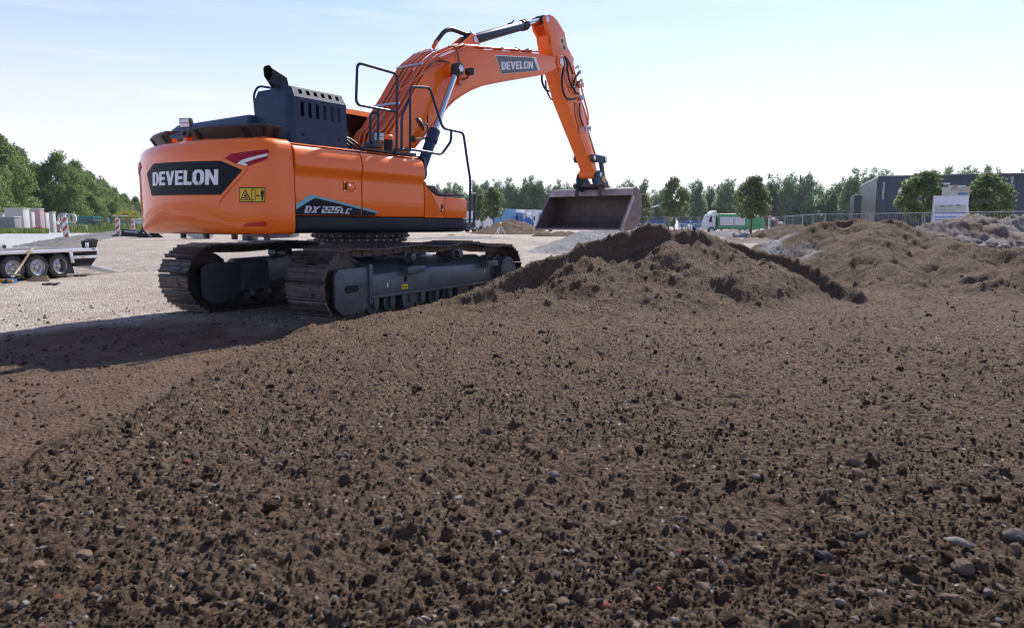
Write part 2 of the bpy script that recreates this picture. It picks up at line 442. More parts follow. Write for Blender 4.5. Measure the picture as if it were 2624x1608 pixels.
TOE1 = px_crest([(1190, 800, 8.6), (1300, 778, 8.5), (1420, 775, 8.4), (1530, 795, 8.2), (1600, 815, 8.0)])
def ridge(x, y, C, sf, sb, scarp=0.0, rad=0.15):
    best = np.full(x.shape, -9.0)
    for (ax, ay, az), (bx, by, bz) in zip(C[:-1], C[1:]):
        dx, dy = bx - ax, by - ay; L2 = dx * dx + dy * dy
        t = np.clip(((x - ax) * dx + (y - ay) * dy) / L2, 0, 1)
        cx, cy = ax + t * dx, ay + t * dy
        d = np.hypot(x - cx, y - cy); front = sstep(-0.15, 0.15, (cy - y))
        s = sf * front + sb * (1 - front)
        h = az + t * (bz - az) - s * (np.sqrt(d * d + rad * rad) - rad) * (1 - 0.10 * np.minimum(d, 3.2))
        if scarp > 0:
            h = h - front * scarp * np.clip(0.7 + 1.1 * pnoise(x * 0.9, y * 0.9 + 4), 0, 1.6) * sstep(0.02, 0.20, d)
        best = np.maximum(best, h)
    return best
LEDGE = -2.19
def soil_mask(x, y):
    n = 0.10 * fbm(x, y, 1.6, 3)
    # right of the ledge, and right of the near track of the machine
    s1 = (x - LEDGE) + n + 0.05 * pnoise(x * 6, y * 6)
    tx, ty = math.cos(UCH), math.sin(UCH)                     # track direction
    off = 1.62
    s2 = ((x - EX) * ty - (y - EY) * tx) - off + n * 0.6        # signed distance to the outside of the near track
    m = np.minimum(s1, np.where(y > 6.2, s2 + 0.05, 9))
    back = 13.2 + 0.35 * np.clip(x - 4, 0, 20) + 3 * n - y
    return np.minimum(m, back)
def hfield(x, y, detail=True):
    r = np.hypot(x, y)
    b = base_z(x, y)
    sm = soil_mask(x, y)
    soil = sstep(-0.12, 0.16, sm)
    bed = b + 0.10 * sstep(-0.25, 0.15, sm) + 0.035 * fbm(x, y, 0.5, 3) * soil + 0.03 * sstep(0.0, 0.15, sm) * (1 - sstep(0.15, 0.5, sm))
    warp = 0.16 * fbm(x + 3, y, 1.1, 3)
    m1 = np.maximum(ridge(x, y + warp, CREST1, 0.60, 0.75, 0.20), ridge(x, y + warp, TOE1, 0.55, 0.35, 0.08)) + 0.05 * fbm(x, y, 1.7, 3)
    m3 = ridge(x, y + warp * .6, CREST3, 0.55, 0.8, 0.24, 0.08) + 0.04 * fbm(x + 7, y, 1.9, 3)
    m2 = np.maximum(ridge(x, y + warp, CREST2, 0.60, 0.7, 0.10, 0.35), np.maximum(ridge(x, y + warp, SPUR2, 0.50, 0.50, 0.0, 0.2), ridge(x, y + warp, SPUR3, 0.55, 0.40, 0.12, 0.2))) + 0.09 * fbm(x - 5, y, 0.9, 4) + 0.05 * np.abs(fbm(x, y, 2.2, 2))
    stack = np.stack([bed, m1, m2, m3]); own = stack.argmax(0)
    k = 0.07
    z = stack.max(0)
    z = z + k * np.log(np.exp((stack - z) / k).sum(0)) - k * np.log(1.0 + 3 * np.exp(-6.0)) * 0
    heap = sstep(0.03, 0.15, stack[1:].max(0) - bed)
    soil = np.maximum(soil, sstep(-0.02, 0.05, stack[1:].max(0) - bed))
    # keep the tracks clear of soil
    tx, ty = math.cos(UCH), math.sin(UCH)
    sd_ = ((x - EX) * ty - (y - EY) * tx); al = ((x - EX) * tx + (y - EY) * ty)
    under = (1 - sstep(1.52, 1.80, np.abs(sd_))) * (1 - sstep(2.3, 2.7, np.abs(al)))
    z = z * (1 - under) + np.minimum(z, b - 0.005) * under
    soil = soil * (1 - under * 0.8)
    if detail:
        lod = 1 - sstep(8, 20, r)
        near_ = 1 - sstep(3.5, 7.5, r)
        rough = soil * (0.56 + 0.50 * heap)
        var = 0.55 + 0.45 * sstep(-.3, .4, fbm(x + 31, y, .8, 3))
        zd = 0.030 * fbm(x, y, 2.6, 3) * (0.45 + .6 * heap) + 0.018 * (bumps(x + 9, y, 7.3) - .45) + 0.008 * pnoise(x * 31, y * 31) * lod + 0.005 * pnoise(x * 71, y * 71) * lod
        zd = zd + lumps(x, y, 0.20, 3, .08, .31, 2.5, .24 + .7 * heap) * (.75 + .45 * heap) * np.maximum(var, heap)
        zd = zd + (0.85 + .5 * heap) * lumps(x, y, 0.085, 17, .13, .48, 2.3, .88) * (.35 + .65 * np.maximum(var, heap)) * (0.6 + 0.4 * lod)
        zd = zd + 0.95 * lumps(x, y, 0.040, 29, .18, .58, 1.5, .95) * sstep(13.0, 8.0, r)
        zd = zd + 0.85 * lumps(x, y, 0.020, 41, .2, .6, 1.2, .95) * sstep(6.5, 4.0, r)
        zd = zd + 0.4 * lumps(x, y, 0.50, 57, .08, .26, 2.4, .6) * heap
        soft = np.maximum(sstep(-0.40, 0.25, sm + 0.30 * fbm(x, y + 3, 1.7, 3)), heap) * (1 - under)
        zd = zd * np.maximum(soft, soil * heap)
        zc = (0.012 * fbm(x, y, 1.3, 3) + 0.010 * (bumps(x, y, 6.0) - .45) * sstep(-.2, .5, pnoise(x * .8, y * .8) + .2) + 0.006 * pnoise(x * 22, y * 22) + 0.003 * pnoise(x * 55, y * 55) * lod) * (1 - soil)
        z = z + zd + zc
    return z, soil, own, heap
def pale_mask(x, y):
    # pale stony yard begins behind and left of the machine
    d = (y - (8.35 + 0.42 * (x + 2.2)))
    return sstep(-0.5, 0.7, d + 0.9 * fbm(x, y, 0.55, 4))

def grid_mesh(name, X, Y, Z, mat, attrs=None, face_mask=None):
    R, Cn = X.shape
    idx = np.arange(R * Cn).reshape(R, Cn)
    q = np.stack([idx[:-1, :-1], idx[:-1, 1:], idx[1:, 1:], idx[1:, :-1]], -1).reshape(-1, 4)
    co = np.stack([X, Y, Z], -1).reshape(-1, 3)
    if face_mask is not None:
        q = q[face_mask.reshape(-1)]
        used = np.zeros(len(co), bool); used[q.reshape(-1)] = True
        remap = np.cumsum(used) - 1; q = remap[q]; co = co[used]
        attrs = {k: a.reshape(-1)[used] for k, a in (attrs or {}).items()}
    me = bpy.data.meshes.new(name)
    me.vertices.add(len(co)); me.vertices.foreach_set('co', co.astype(np.float32).ravel())
    me.loops.add(q.size); me.loops.foreach_set('vertex_index', q.astype(np.int32).ravel())
    me.polygons.add(len(q)); me.polygons.foreach_set('loop_start', np.arange(0, q.size, 4, dtype=np.int32))
    me.polygons.foreach_set('loop_total', np.full(len(q), 4, np.int32))
    me.polygons.foreach_set('use_smooth', np.ones(len(q), bool))
    me.update(calc_edges=True)
    for k, a in (attrs or {}).items():
        at = me.attributes.new(k, 'FLOAT', 'POINT'); at.data.foreach_set('value', a.reshape(-1).astype(np.float32))
    me.materials.append(MATS[mat])
    return me

def ground_material(name, far=False):
    m, nt, p = nmat(name); l = nt.links.new
    ge = N(nt, 'ShaderNodeNewGeometry')
    def noise(s, d=5.0, r=0.6):
        n = N(nt, 'ShaderNodeTexNoise', i_Scale=s, i_Detail=d, i_Roughness=r); l(ge.outputs['Position'], n.inputs['Vector']); return n.outputs[0]
    def mixc(f, a, b):
        x = N(nt, 'ShaderNodeMix', data_type='RGBA')
        if hasattr(f, 'default_value'): l(f, x.inputs[0])
        else: x.inputs[0].default_value = f
        for s, c in ((6, a), (7, b)):
            if isinstance(c, tuple): x.inputs[s].default_value = (*c, 1)
            else: l(c, x.inputs[s])
        return x.outputs[2]
    def mr(v, a, b, c=0.0, d=1.0):
        x = N(nt, 'ShaderNodeMapRange'); x.inputs['From Min'].default_value = a; x.inputs['From Max'].default_value = b
        x.inputs['To Min'].default_value = c; x.inputs['To Max'].default_value = d; l(v, x.inputs['Value']); return x.outputs[0]
    def attr(n):
        a = N(nt, 'ShaderNodeAttribute', attribute_name=n); return a.outputs['Fac']
    r1 = ramp(nt, [(0.25, (0.066, 0.042, 0.027)), (0.55, (0.116, 0.077, 0.051)), (0.8, (0.165, 0.115, 0.079))]); l(noise(9.0, 8.0, 0.7), r1.inputs[0])
    soil = mixc(mr(noise(0.7), 0.35, 0.7, 0.0, 0.35), r1.outputs[0], (0.148, 0.103, 0.073))
    # small pale and reddish grit in the soil
    vo = N(nt, 'ShaderNodeTexVoronoi', i_Scale=38.0); l(ge.outputs['Position'], vo.inputs['Vector'])
    sep = N(nt, 'ShaderNodeSeparateColor'); l(vo.outputs['Color'], sep.inputs[0])
    gm = N(nt, 'ShaderNodeMath', operation='MULTIPLY'); l(mr(sep.outputs[0], 0.90, 0.91), gm.inputs[0]); l(mr(vo.outputs['Distance'], 0.30, 0.22), gm.inputs[1])
    gcol = mixc(sep.outputs[1], (0.44, 0.42, 0.40), (0.26, 0.16, 0.115))
    soil = mixc(gm.outputs[0], soil, gcol)
    r2 = ramp(nt, [(0.25, (0.082, 0.051, 0.033)), (0.5, (0.132, 0.085, 0.057)), (0.8, (0.19, 0.130, 0.090))]); l(noise(3.0, 8.0, 0.7), r2.inputs[0])
    comp = mixc(mr(noise(24.0), 0.55, 0.72, 0, 0.5), r2.outputs[0], (0.12, 0.085, 0.062))
    r3 = ramp(nt, [(0.2, (0.28, 0.220, 0.180)), (0.5, (0.41, 0.345, 0.295)), (0.8, (0.52, 0.460, 0.405))]); l(noise(1.4 if not far else 0.5, 9.0, 0.75), r3.inputs[0])
    v2 = N(nt, 'ShaderNodeTexVoronoi', i_Scale=22.0); l(ge.outputs['Position'], v2.inputs['Vector'])
    s2 = N(nt, 'ShaderNodeSeparateColor'); l(v2.outputs['Color'], s2.inputs[0])
    pale = mixc(mr(s2.outputs[0], 0.70, 0.95, 0, 0.6), r3.outputs[0], (0.22, 0.19, 0.17))
    pale = mixc(mr(s2.outputs[1], 0.80, 0.98, 0, 0.7), pale, (0.66, 0.64, 0.62))
    mp_ = N(nt, 'ShaderNodeMapping'); mp_.inputs['Rotation'].default_value = (0, 0, 0.55); mp_.inputs['Scale'].default_value = (2.2, 0.16, 1); l(ge.outputs['Position'], mp_.inputs['Vector'])
    rn = N(nt, 'ShaderNodeTexNoise', i_Scale=1.0, i_Detail=7.0, i_Roughness=0.65); l(mp_.outputs[0], rn.inputs['Vector'])
    pale = mixc(mr(rn.outputs[0], 0.50, 0.68, 0, 0.55), pale, (0.24, 0.185, 0.148))
    pale = mixc(mr(noise(0.22), 0.50, 0.66, 0, 0.6), pale, (0.27, 0.20, 0.155))
    grey = mixc(mr(s2.outputs[2], 0.1, 0.9), (0.16, 0.155, 0.155), (0.36, 0.355, 0.36))
    c = mixc(attr('pale'), comp, pale)
    c = mixc(attr('soil'), c, soil)
    c = mixc(attr('grey'), c, grey)
    l(c, p.inputs['Base Color'])
    p.inputs['Roughness'].default_value = 0.95; p.inputs['Specular IOR Level'].default_value = 0.15
    ad = N(nt, 'ShaderNodeMath', operation='ADD'); l(noise(55.0, 6.0, 0.75), ad.inputs[0]); l(vo.outputs['Distance'], ad.inputs[1])
    if far:
        ad = N(nt, 'ShaderNodeMath', operation='ADD'); l(noise(5.0, 8.0, 0.75), ad.inputs[0]); l(noise(0.9, 4.0), ad.inputs[1])
    b = N(nt, 'ShaderNodeBump', i_Strength=1.0 if not far else 0.9, i_Distance=0.028 if not far else 0.22); l(ad.outputs[0], b.inputs['Height']); l(b.outputs[0], p.inputs['Normal'])
    return m
ground_material('soil_ground'); ground_material('far_ground', True)

# near ground: a fan of fine cells, dense where the picture is dense
_th = np.radians(np.concatenate([np.linspace(-74, -43, 60)[:-1], np.linspace(-43, 43, 780), np.linspace(43, 74, 60)[1:]])); _rr = np.exp(np.linspace(math.log(1.2), math.log(21.0), 820))
TH, RR = np.meshgrid(_th, _rr)
GX, GY = RR * np.sin(TH), RR * np.cos(TH)
GZ, GS, GO, GH = hfield(GX, GY)
_edge = np.minimum(np.minimum(sstep(21.0, 19.0, RR), sstep(math.radians(74), math.radians(71), np.abs(TH))), sstep(1.2, 1.3, RR))
GZ = GZ * _edge + (base_z(GX, GY) - 0.2) * (1 - _edge)
GP = pale_mask(GX, GY)
_q = wproj(np.stack([GX, GY, GZ], -1).reshape(-1, 3).T.T) if False else None
GG = sstep(0.2, 0.8, ((GX > 4) & (GO == 2)) * sstep(7.2, 5.4, GX) * sstep(12.8, 14.0, GY) * (0.62 + 0.6 * pnoise(GX * 2, GY * 2)))
_sm = soil_mask(GX, GY); GT_ = np.maximum(sstep(-0.35, 0.25, _sm + 0.3 * fbm(GX + 2, GY, 1.3, 4)) * sstep(-1.0, -0.3, _sm), sstep(.15, .5, GS * (_sm > .1)))
GT_ = np.maximum(GT_, GS * (GH > .2))
_att = dict(soil=GT_, pale=GP, grey=GG)
def cellmask(b): return b[:-1, :-1]
_heapcell = cellmask((GO > 0) & (GH > 0.25))
_o = cellmask(GO)
ground_near = link('soil_ground', grid_mesh('soil_ground', GX, GY, GZ, 'soil_ground', _att, ~_heapcell)); tag(ground_near, kind='structure', label='brown loose soil and compacted earth in the foreground')
HEAPS = {}
for k, lab in ((1, 'brown soil heap with steep shaded crest right beside the excavator track'), (2, 'broad high brown soil mound before the dark warehouse, greyish on its left flank'), (3, 'low dark soil ridge between the front heap and the broad mound')):
    o = link('soil_heap', grid_mesh('soil_heap', GX, GY, GZ, 'soil_ground', _att, _heapcell & (_o == k)))
    HEAPS[k] = tag(o, lab, 'soil heap', 'soil heaps on the site')

# wide ground sheet to the horizon
_r2 = np.concatenate([[0.01], np.arange(0.5, 18, .5), np.exp(np.linspace(math.log(18.5), math.log(1500), 130))]); _t2 = np.radians(np.linspace(-180, 180, 361))
T2, R2 = np.meshgrid(_t2, _r2)
SX, SY = R2 * np.sin(T2), R2 * np.cos(T2)
SZ = base_z(SX, SY) - 0.10 * sstep(20.5, 18.5, R2) + 0.04 * fbm(SX, SY, 0.15, 3) * sstep(24, 40, R2) * sstep(150, 80, R2)
SS = sstep(-.2, .2, soil_mask(SX, SY)) * (R2 < 24)
SZ = SZ + 0.14 * SS * sstep(math.radians(70), math.radians(76), np.abs(T2)) * (R2 < 20)
sheet = link('ground', grid_mesh('ground', SX, SY, SZ, 'far_ground', dict(soil=SS, pale=np.maximum(pale_mask(SX, SY), (R2 > 20) * 1.0), grey=np.zeros_like(SX))))
tag(sheet, kind='structure', label='pale stony yard and open ground reaching to the horizon')

def far_heap(name, label, crest, slope, soilv, greyv, rough=0.08, cell=0.12, group='soil heaps on the site', cat='soil heap', fr=None):
    """crest: list of world points; a heap with slumped sides standing on the yard"""
    C = np.array(crest); m = C[:, 2].max() / slope * 1.25 + 0.4
    x0, x1, y0, y1 = C[:, 0].min() - m, C[:, 0].max() + m, C[:, 1].min() - m, C[:, 1].max() + m
    xs = np.arange(x0, x1, cell); ys = np.arange(y0, y1, cell); Xg, Yg = np.meshgrid(xs, ys)
    b = base_z(Xg, Yg)
    w = 0.5 * rough * 6 * fbm(Xg, Yg, 0.5, 3)
    Z = ridge(Xg, Yg + w, [tuple(c) for c in crest], slope, slope * 1.1, 0, 0.3) + rough * fbm(Xg, Yg, 1.1, 4) * 1.4 + rough * 0.9 * (bumps(Xg, Yg, 2.6) - .45) + rough * .5 * (bumps(Xg, Yg, 6.1) - .45) + (lumps(Xg, Yg, .6, 5, .1, .36, 2.0) + lumps(Xg, Yg, .3, 9, .12, .45, 1.8)) * min(1.0, rough * 10) * (soilv > 0)
    keep = Z > b - 0.10
    km = keep[:-1, :-1] | keep[1:, :-1] | keep[:-1, 1:] | keep[1:, 1:]
    f = fbm(Xg, Yg, 0.8, 3)
    gz = np.clip(greyv + 0.5 * f * (greyv > 0) * (greyv < 1), 0, 1)
    o = link(name, grid_mesh(name, Xg, Yg, Z, 'soil_ground', dict(soil=np.full_like(Z, soilv), pale=np.ones_like(Z) * .6, grey=gz), km))
    return tag(o, label, cat, group)
far_heap('gravel_pile', 'pale grey crushed gravel pile behind the raised bucket', px_crest([(1445, 618, 28.5), (1490, 593, 29), (1560, 586, 29.5), (1640, 584, 30), (1720, 592, 30)]), 0.52, 0, 1.0, 0.04, 0.09, None, 'gravel pile')
far_heap('soil_heap', 'brown soil heap with the survey tripod in front of it', px_crest([(1250, 585, 72), (1300, 563, 73), (1345, 570, 73.5)]), 0.6, 1, 0.0, 0.10, 0.22)
far_heap('soil_heap', 'low brown soil heap between tripod heap and gravel pile', px_crest([(1380, 600, 56), (1430, 592, 56), (1480, 596, 57)]), 0.5, 1, 0.0, 0.08, 0.2)
far_heap('gravel_pile', 'flat wide pale grey gravel spread behind the excavator undercarriage', px_crest([(1030, 612, 44), (1130, 606, 45), (1230, 604, 46), (1320, 612, 45)]), 0.22, 0, 0.85, 0.05, 0.2, None, 'gravel pile')
far_heap('soil_heap', 'small dark soil heap right of the green refuse truck', px_crest([(1960, 590, 47), (2000, 579, 47), (2045, 578, 47.5)]), 0.6, 1, 0.0, 0.10, 0.15)
far_heap('gravel_pile', 'small light grey sand heap in front of the green refuse truck', px_crest([(1800, 596, 58), (1875, 587, 58), (1920, 594, 59)]), 0.5, 0, 0.7, 0.06, 0.2, None, 'gravel pile')
far_heap('soil_heap', 'long low grey brown heap behind the dark soil ridge', px_crest([(1780, 618, 36), (1860, 608, 37), (1960, 612, 37)]), 0.35, 0.5, 0.4, 0.06, 0.15)
far_heap('soil_heap', 'tall brown and grey rubble heap at the far right under the banner', px_crest([(2370, 588, 24), (2440, 568, 25), (2500, 553, 26), (2570, 556, 26), (2660, 556, 26), (2800, 566, 26)]), 0.50, 0.8, 0.35, 0.16, 0.09)
far_heap('soil_heap', 'dark low soil bank behind the excavator body above the track', px_crest([(1090, 607, 60), (1150, 602, 60), (1215, 606, 60)]), 0.4, 1, 0.0, 0.08, 0.25)

# asphalt road with a broken edge on the left
simple('asphalt', (0.30, 0.30, 0.305), 0.9, var=0.12, scale=0.8, bump=0.3, bscale=15, dirt=(0.36, 0.33, 0.30), dirt_amt=0.5, dscale=0.3)
simple('rubble', (0.085, 0.082, 0.082), 0.95, var=0.4, scale=6, bump=0.9, bscale=5, dirt=(0.22, 0.19, 0.17), dirt_amt=0.5, dscale=1.5)
_rd = np.array([-0.455, 0.89]); _rd /= np.linalg.norm(_rd); _rn = np.array([-_rd[1], _rd[0]]); _r0 = np.array([-17.9, 24.0])
def road_pt(s, w): return _r0 + _rd * s + _rn * w
def strip(name, s0, s1, w0, w1, ds, nw, zf, mat, jit=0.0):
    S, Wd = np.meshgrid(np.arange(s0, s1, ds), np.linspace(w0, w1, nw)); jn = jit * fbm(S, Wd, 0.4, 3) * (np.abs(Wd - w0) < 1e-6)
    P = _r0[None, None] + S[..., None] * _rd + (Wd + jn)[..., None] * _rn
    return link(name, grid_mesh(name, P[..., 0], P[..., 1], zf(P[..., 0], P[..., 1], S, Wd), mat))
tag(strip('road', -26, 320, -0.2, 6.4, 0.8, 10, lambda x, y, s, w: base_z(x, y) + 0.07 + 0.0 * w, 'asphalt', 0.5), 'grey asphalt road beside the yard', kind='structure')
tag(strip('road_shoulder', -26, 130, -2.4, -0.1, 0.25, 14, lambda x, y, s, w: base_z(x, y) + 0.05 + 0.17 * np.sin(np.clip((w + 2.4) / 2.3, 0, 1) * math.pi) * (0.6 + 0.7 * pnoise(x * .6, y * .6)) + 0.16 * (bumps(x, y, 2.3) - .4) + 0.08 * (bumps(x, y, 5.3) - .4) - 0.12 * (w < -2.2), 'rubble'), 'dark broken asphalt rubble along the road edge', kind='structure')
# ------------------------------------------------------------------ excavator (machine frame: x ahead along the boom, y left, z up)
EXC = empty('excavator', (EX, EY, 0), UPH, 'large orange crawler excavator with raised boom and wide bucket, black brand panel on its counterweight', 'excavator')
def part(mb, name, mat, parent=None, bevel=0.0, seg=2, ang=35, label=None):
    o = mb.build(name, mat, parent if parent is not None else EXC, bevel, seg, ang)
    if label: o['label'] = label
    return o
# ---- counterweight
CWR, CWC, CWS, CWX = 2.865, 0.26, 1.372, -2.185
_xc = -math.sqrt((CWR - CWC) ** 2 - (CWS - CWC) ** 2)
def cw_plan():
    P = [(CWX, -CWS)]
    P += [(CWX + (_xc - CWX) * k / 3, -CWS) for k in (1, 2)]
    a1 = math.atan2(-(CWS - CWC), _xc)           # direction of the tangent point on the arc
    a0 = -math.pi / 2; da = (a1 - a0 + math.pi) % (2 * math.pi) - math.pi
    P += [(_xc + CWC * math.cos(a0 + da * k / 10), -(CWS - CWC) + CWC * math.sin(a0 + da * k / 10)) for k in range(11)]
    b0 = a1 % (2 * math.pi); b1 = 2 * math.pi - b0
    P += [(CWR * math.cos(b0 + (b1 - b0) * k / 40), CWR * math.sin(b0 + (b1 - b0) * k / 40)) for k in range(1, 20)]
    P = np.array(P); Q = P[::-1].copy(); Q[:, 1] *= -1
    mid = np.array([[-CWR, 0.0]])
    return np.concatenate([P, mid, Q])
CWP = cw_plan(); _dl = np.hypot(*np.diff(CWP, axis=0).T); CWL = np.concatenate([[0], np.cumsum(_dl)])
_tg = np.gradient(CWP, CWL, axis=0); _tg /= np.linalg.norm(_tg, axis=1)[:, None]
CWN = np.stack([-_tg[:, 1], _tg[:, 0]], -1)
if (CWN[len(CWN) // 2][0] > 0): CWN = -CWN                       # outward
CWZ = [(1.06, .12), (1.063, .07), (1.075, .035), (1.10, .014), (1.15, .003), (1.22, 0), (1.33, 0), (1.45, 0), (1.62, 0), (1.78, 0.0), (1.88, .005), (1.96, .014), (2.03, .030), (2.075, .058), (2.10, .10), (2.112, .20)]
def cw_taper(s, z):
    """the rear face runs in toward the bottom"""
    w = np.clip((s - .75) / .9, 0, 1) * np.clip((CWL[-1] - .75 - s) / .9, 0, 1); t = np.clip((1.36 - z) / .30, 0, 1)
    return .11 * w * t * t
def cw_inset(z): return np.interp(z, [a for a, _ in CWZ], [b for _, b in CWZ])
def cwpt(s, z, off=0.0):
    p = np.array([np.interp(s, CWL, CWP[:, 0]), np.interp(s, CWL, CWP[:, 1])]); n = np.array([np.interp(s, CWL, CWN[:, 0]), np.interp(s, CWL, CWN[:, 1])])
    n /= np.linalg.norm(n); p = p + n * (off - cw_inset(z) - cw_taper(s, z)); return np.array([p[0], p[1], z])
mb = MB(); secs = []
for z, ins in CWZ:
    secs.append([tuple(p + n * -(ins + cw_taper(s_, z))) + (z,) for p, n, s_ in zip(CWP, CWN, CWL)])
mb.loft(secs)
CW = part(mb, 'counterweight', 'orange', ang=40)
def cwhit(u, v):
    """arc length and height on the counterweight where that picture direction meets it"""
    s, z = 1.0, 1.6
    for it in range(40):
        f = lambda a, b: wproj(l2w(*cwpt(a, b))) - np.array([u, v])
        e = f(s, z); J = np.stack([(f(s + 1e-3, z) - e) / 1e-3, (f(s, z + 1e-3) - e) / 1e-3], -1)
        d = np.linalg.solve(J, -e); d = np.clip(d, -.3, .3); s = float(np.clip(s + d[0], 0.05, CWL[-1] * .70)); z = float(np.clip(z + d[1], 1.07, 2.1))
    return s, z
def cw_patch(name, poly, mat, off, parent, thick=0.004, step=0.04):
    """convex polygon in (s, z) laid on the counterweight"""
    P = np.array(poly); A = 0.5 * np.sum(P[:, 0] * np.roll(P[:, 1], -1) - np.roll(P[:, 0], -1) * P[:, 1])
    if A < 0: P = P[::-1]
    bm = bmesh.new(); (s0, z0), (s1, z1) = P.min(0), P.max(0)
    ns, nz = max(1, int((s1 - s0) / step)), max(1, int((z1 - z0) / .06))
    vs = [[bm.verts.new((s0 + (s1 - s0) * i / ns, z0 + (z1 - z0) * j / nz, 0)) for j in range(nz + 1)] for i in range(ns + 1)]
    for i in range(ns):
        for j in range(nz): bm.faces.new((vs[i][j], vs[i + 1][j], vs[i + 1][j + 1], vs[i][j + 1]))
    for k in range(len(P)):
        a, b = P[k], P[(k + 1) % len(P)]; d = b - a
        bmesh.ops.bisect_plane(bm, geom=bm.verts[:] + bm.edges[:] + bm.faces[:], plane_co=(*a, 0), plane_no=(d[1], -d[0], 0), clear_outer=True)
    bd = [e for e in bm.edges if len(e.link_faces) == 1]
    r = bmesh.ops.extrude_edge_only(bm, edges=bd); low = {v for v in r['geom'] if isinstance(v, bmesh.types.BMVert)}
    for v in bm.verts: v.co = Vector(cwpt(v.co.x, v.co.y, off - (thick + .003 if v in low else 0)))
    bmesh.ops.recalc_face_normals(bm, faces=bm.faces)
    me = bpy.data.meshes.new(name); bm.to_mesh(me); bm.free(); me.materials.append(MATS[mat])
    me.polygons.foreach_set('use_smooth', [True] * len(me.polygons)); me.set_sharp_from_angle(angle=math.radians(35))
    return link(name, me, parent)
def Z1(*pts): return [(340 + x / 3.1467, 140 + y / 3.1467) for x, y in pts]
def cwpoly(pts): return [cwhit(*p) for p in pts]
rim = cw_patch('raised_panel', cwpoly(Z1((150, 900), (190, 850), (720, 825), (930, 925), (700, 1188), (150, 1190), (100, 960))), 'orange', .010, CW, .016)
pan = cw_patch('brand_panel', cwpoly(Z1((180, 880), (715, 857), (890, 930), (715, 1130), (165, 1138), (125, 960))), 'decal_black', .016, CW, .006)
# brand lettering on the panel
q, tw = text_quads('DEVELON', .075)
c4 = cwpoly(Z1((175, 1058), (698, 1050), (700, 925), (175, 950)))
def cw_letters(name, quads, tw, c4, mat, off, parent, H=1.0):
    mb = MB()
    for k in quads:
        a = []
        for (x, y) in k:
            u = x / tw; v = y / H
            sz = (1 - u) * (1 - v) * np.array(c4[0]) + u * (1 - v) * np.array(c4[1]) + u * v * np.array(c4[2]) + (1 - u) * v * np.array(c4[3])
            a.append(sz)
        n = len(a); mb.add([cwpt(*p, off) for p in a] + [cwpt(*p, off - .006) for p in a], [tuple(range(n))] + [(i, i + n, (i + 1) % n + n, (i + 1) % n) for i in range(n)])
    return part(mb, name, mat, parent)
cw_letters('brand_lettering', q, tw, c4, 'decal_white', .0195, CW)
cw_patch('red_reflector', cwpoly(Z1((725, 845), (800, 800), (1092, 765), (1100, 775), (1085, 835), (1060, 852), (930, 898), (845, 880))), 'decal_red', .008, CW)
w1 = cw_patch('white_chevron', cwpoly(Z1((1088, 797), (1085, 818), (905, 872), (870, 862), (890, 848))), 'decal_white', .0125, CW)
w2 = cw_patch('white_chevron', cwpoly(Z1((905, 868), (935, 893), (920, 896), (845, 880), (875, 856))), 'decal_white', .0118, CW)
cw_patch('lamp_recess', cwpoly(Z1((790, 1400), (845, 1345), (1095, 1310), (1110, 1400), (1090, 1412))), 'orange', .012, CW, .014)
cw_patch('red_reflector', cwpoly(Z1((890, 1385), (930, 1357), (1078, 1345), (1080, 1382))), 'reflector_red', .018, CW)
st = cw_patch('warning_sticker', cwpoly(Z1((863, 1070), (1069, 1070), (1069, 1191), (863, 1190))), 'decal_black', .006, CW)
for a in (((869, 1077), (961, 1077), (961, 1184), (869, 1184)), ((968, 1077), (1063, 1077), (1063, 1185), (968, 1184))):
    cw_patch('sticker_field', cwpoly(Z1(*a)), 'decal_yellow', .009, st, .003)
for a in (((910, 1085), (959, 1172), (871, 1172)), ((967.5, 1084), (993, 1084), (993, 1174), (967.5, 1174)), ((1033, 1100), (1062, 1100), (1056, 1138), (1054, 1176), (1041, 1176), (1038, 1138)), ((1043, 1086), (1051, 1086), (1054, 1092), (1051, 1098), (1043, 1098), (1040, 1092)), ((997, 1137), (1006, 1128), (1006, 1146)), ((1026, 1137), (1017, 1128), (1017, 1146)), ((1004, 1134), (1019, 1134), (1019, 1140), (1004, 1140))):
    cw_patch('pictogram', cwpoly(Z1(*a)), 'decal_black', .0115, st, .002)
cw_patch('pictogram', cwpoly(Z1((910, 1099), (949, 1166), (880, 1166))), 'decal_yellow', .0135, st, .002)
cw_patch('pictogram', cwpoly(Z1((970, 1090), (990, 1090), (990, 1170), (970, 1170))), 'decal_yellow', .0135, st, .002)
for a in (((892, 1150), (938, 1150), (940, 1158), (888, 1158)), ((900, 1132), (928, 1130), (926, 1144), (904, 1142)), ((905, 1116), (915, 1116), (913, 1126), (907, 1126))):
    cw_patch('pictogram', cwpoly(Z1(*a)), 'decal_black', .0155, st, .002)
# mirrored reflector and sticker on the far corner
def cw_far(name, poly, mat, off):
    return cw_patch(name, [(CWL[-1] - s, z) for s, z in poly], mat, off, CW)
_rr1 = cwpoly(Z1((725, 845), (800, 800), (1092, 765), (1085, 835), (930, 898), (845, 880)))
cw_far('red_reflector', _rr1, 'decal_red', .008)
cw_far('white_chevron', cwpoly(Z1((1088, 797), (1085, 818), (905, 872), (870, 862), (890, 848))), 'decal_white', .0125)
cw_far('white_chevron', cwpoly(Z1((905, 868), (935, 893), (920, 896), (845, 880), (875, 856))), 'decal_white', .0118)
cw_far('warning_sticker', cwpoly(Z1((863, 1070), (1069, 1070), (1069, 1191), (863, 1190))), 'decal_yellow', .006)
mb = MB()                                           # lifting lugs and underside bolts
for x, y in ((-2.45, -.6), (-2.5, -.1), (-2.45, .5), (-2.3, -1.0)): part(MB().cyl((x, y, 1.0), (x, y, 1.075), .035, n=10), 'underside_bolt', 'frame_steel', CW)

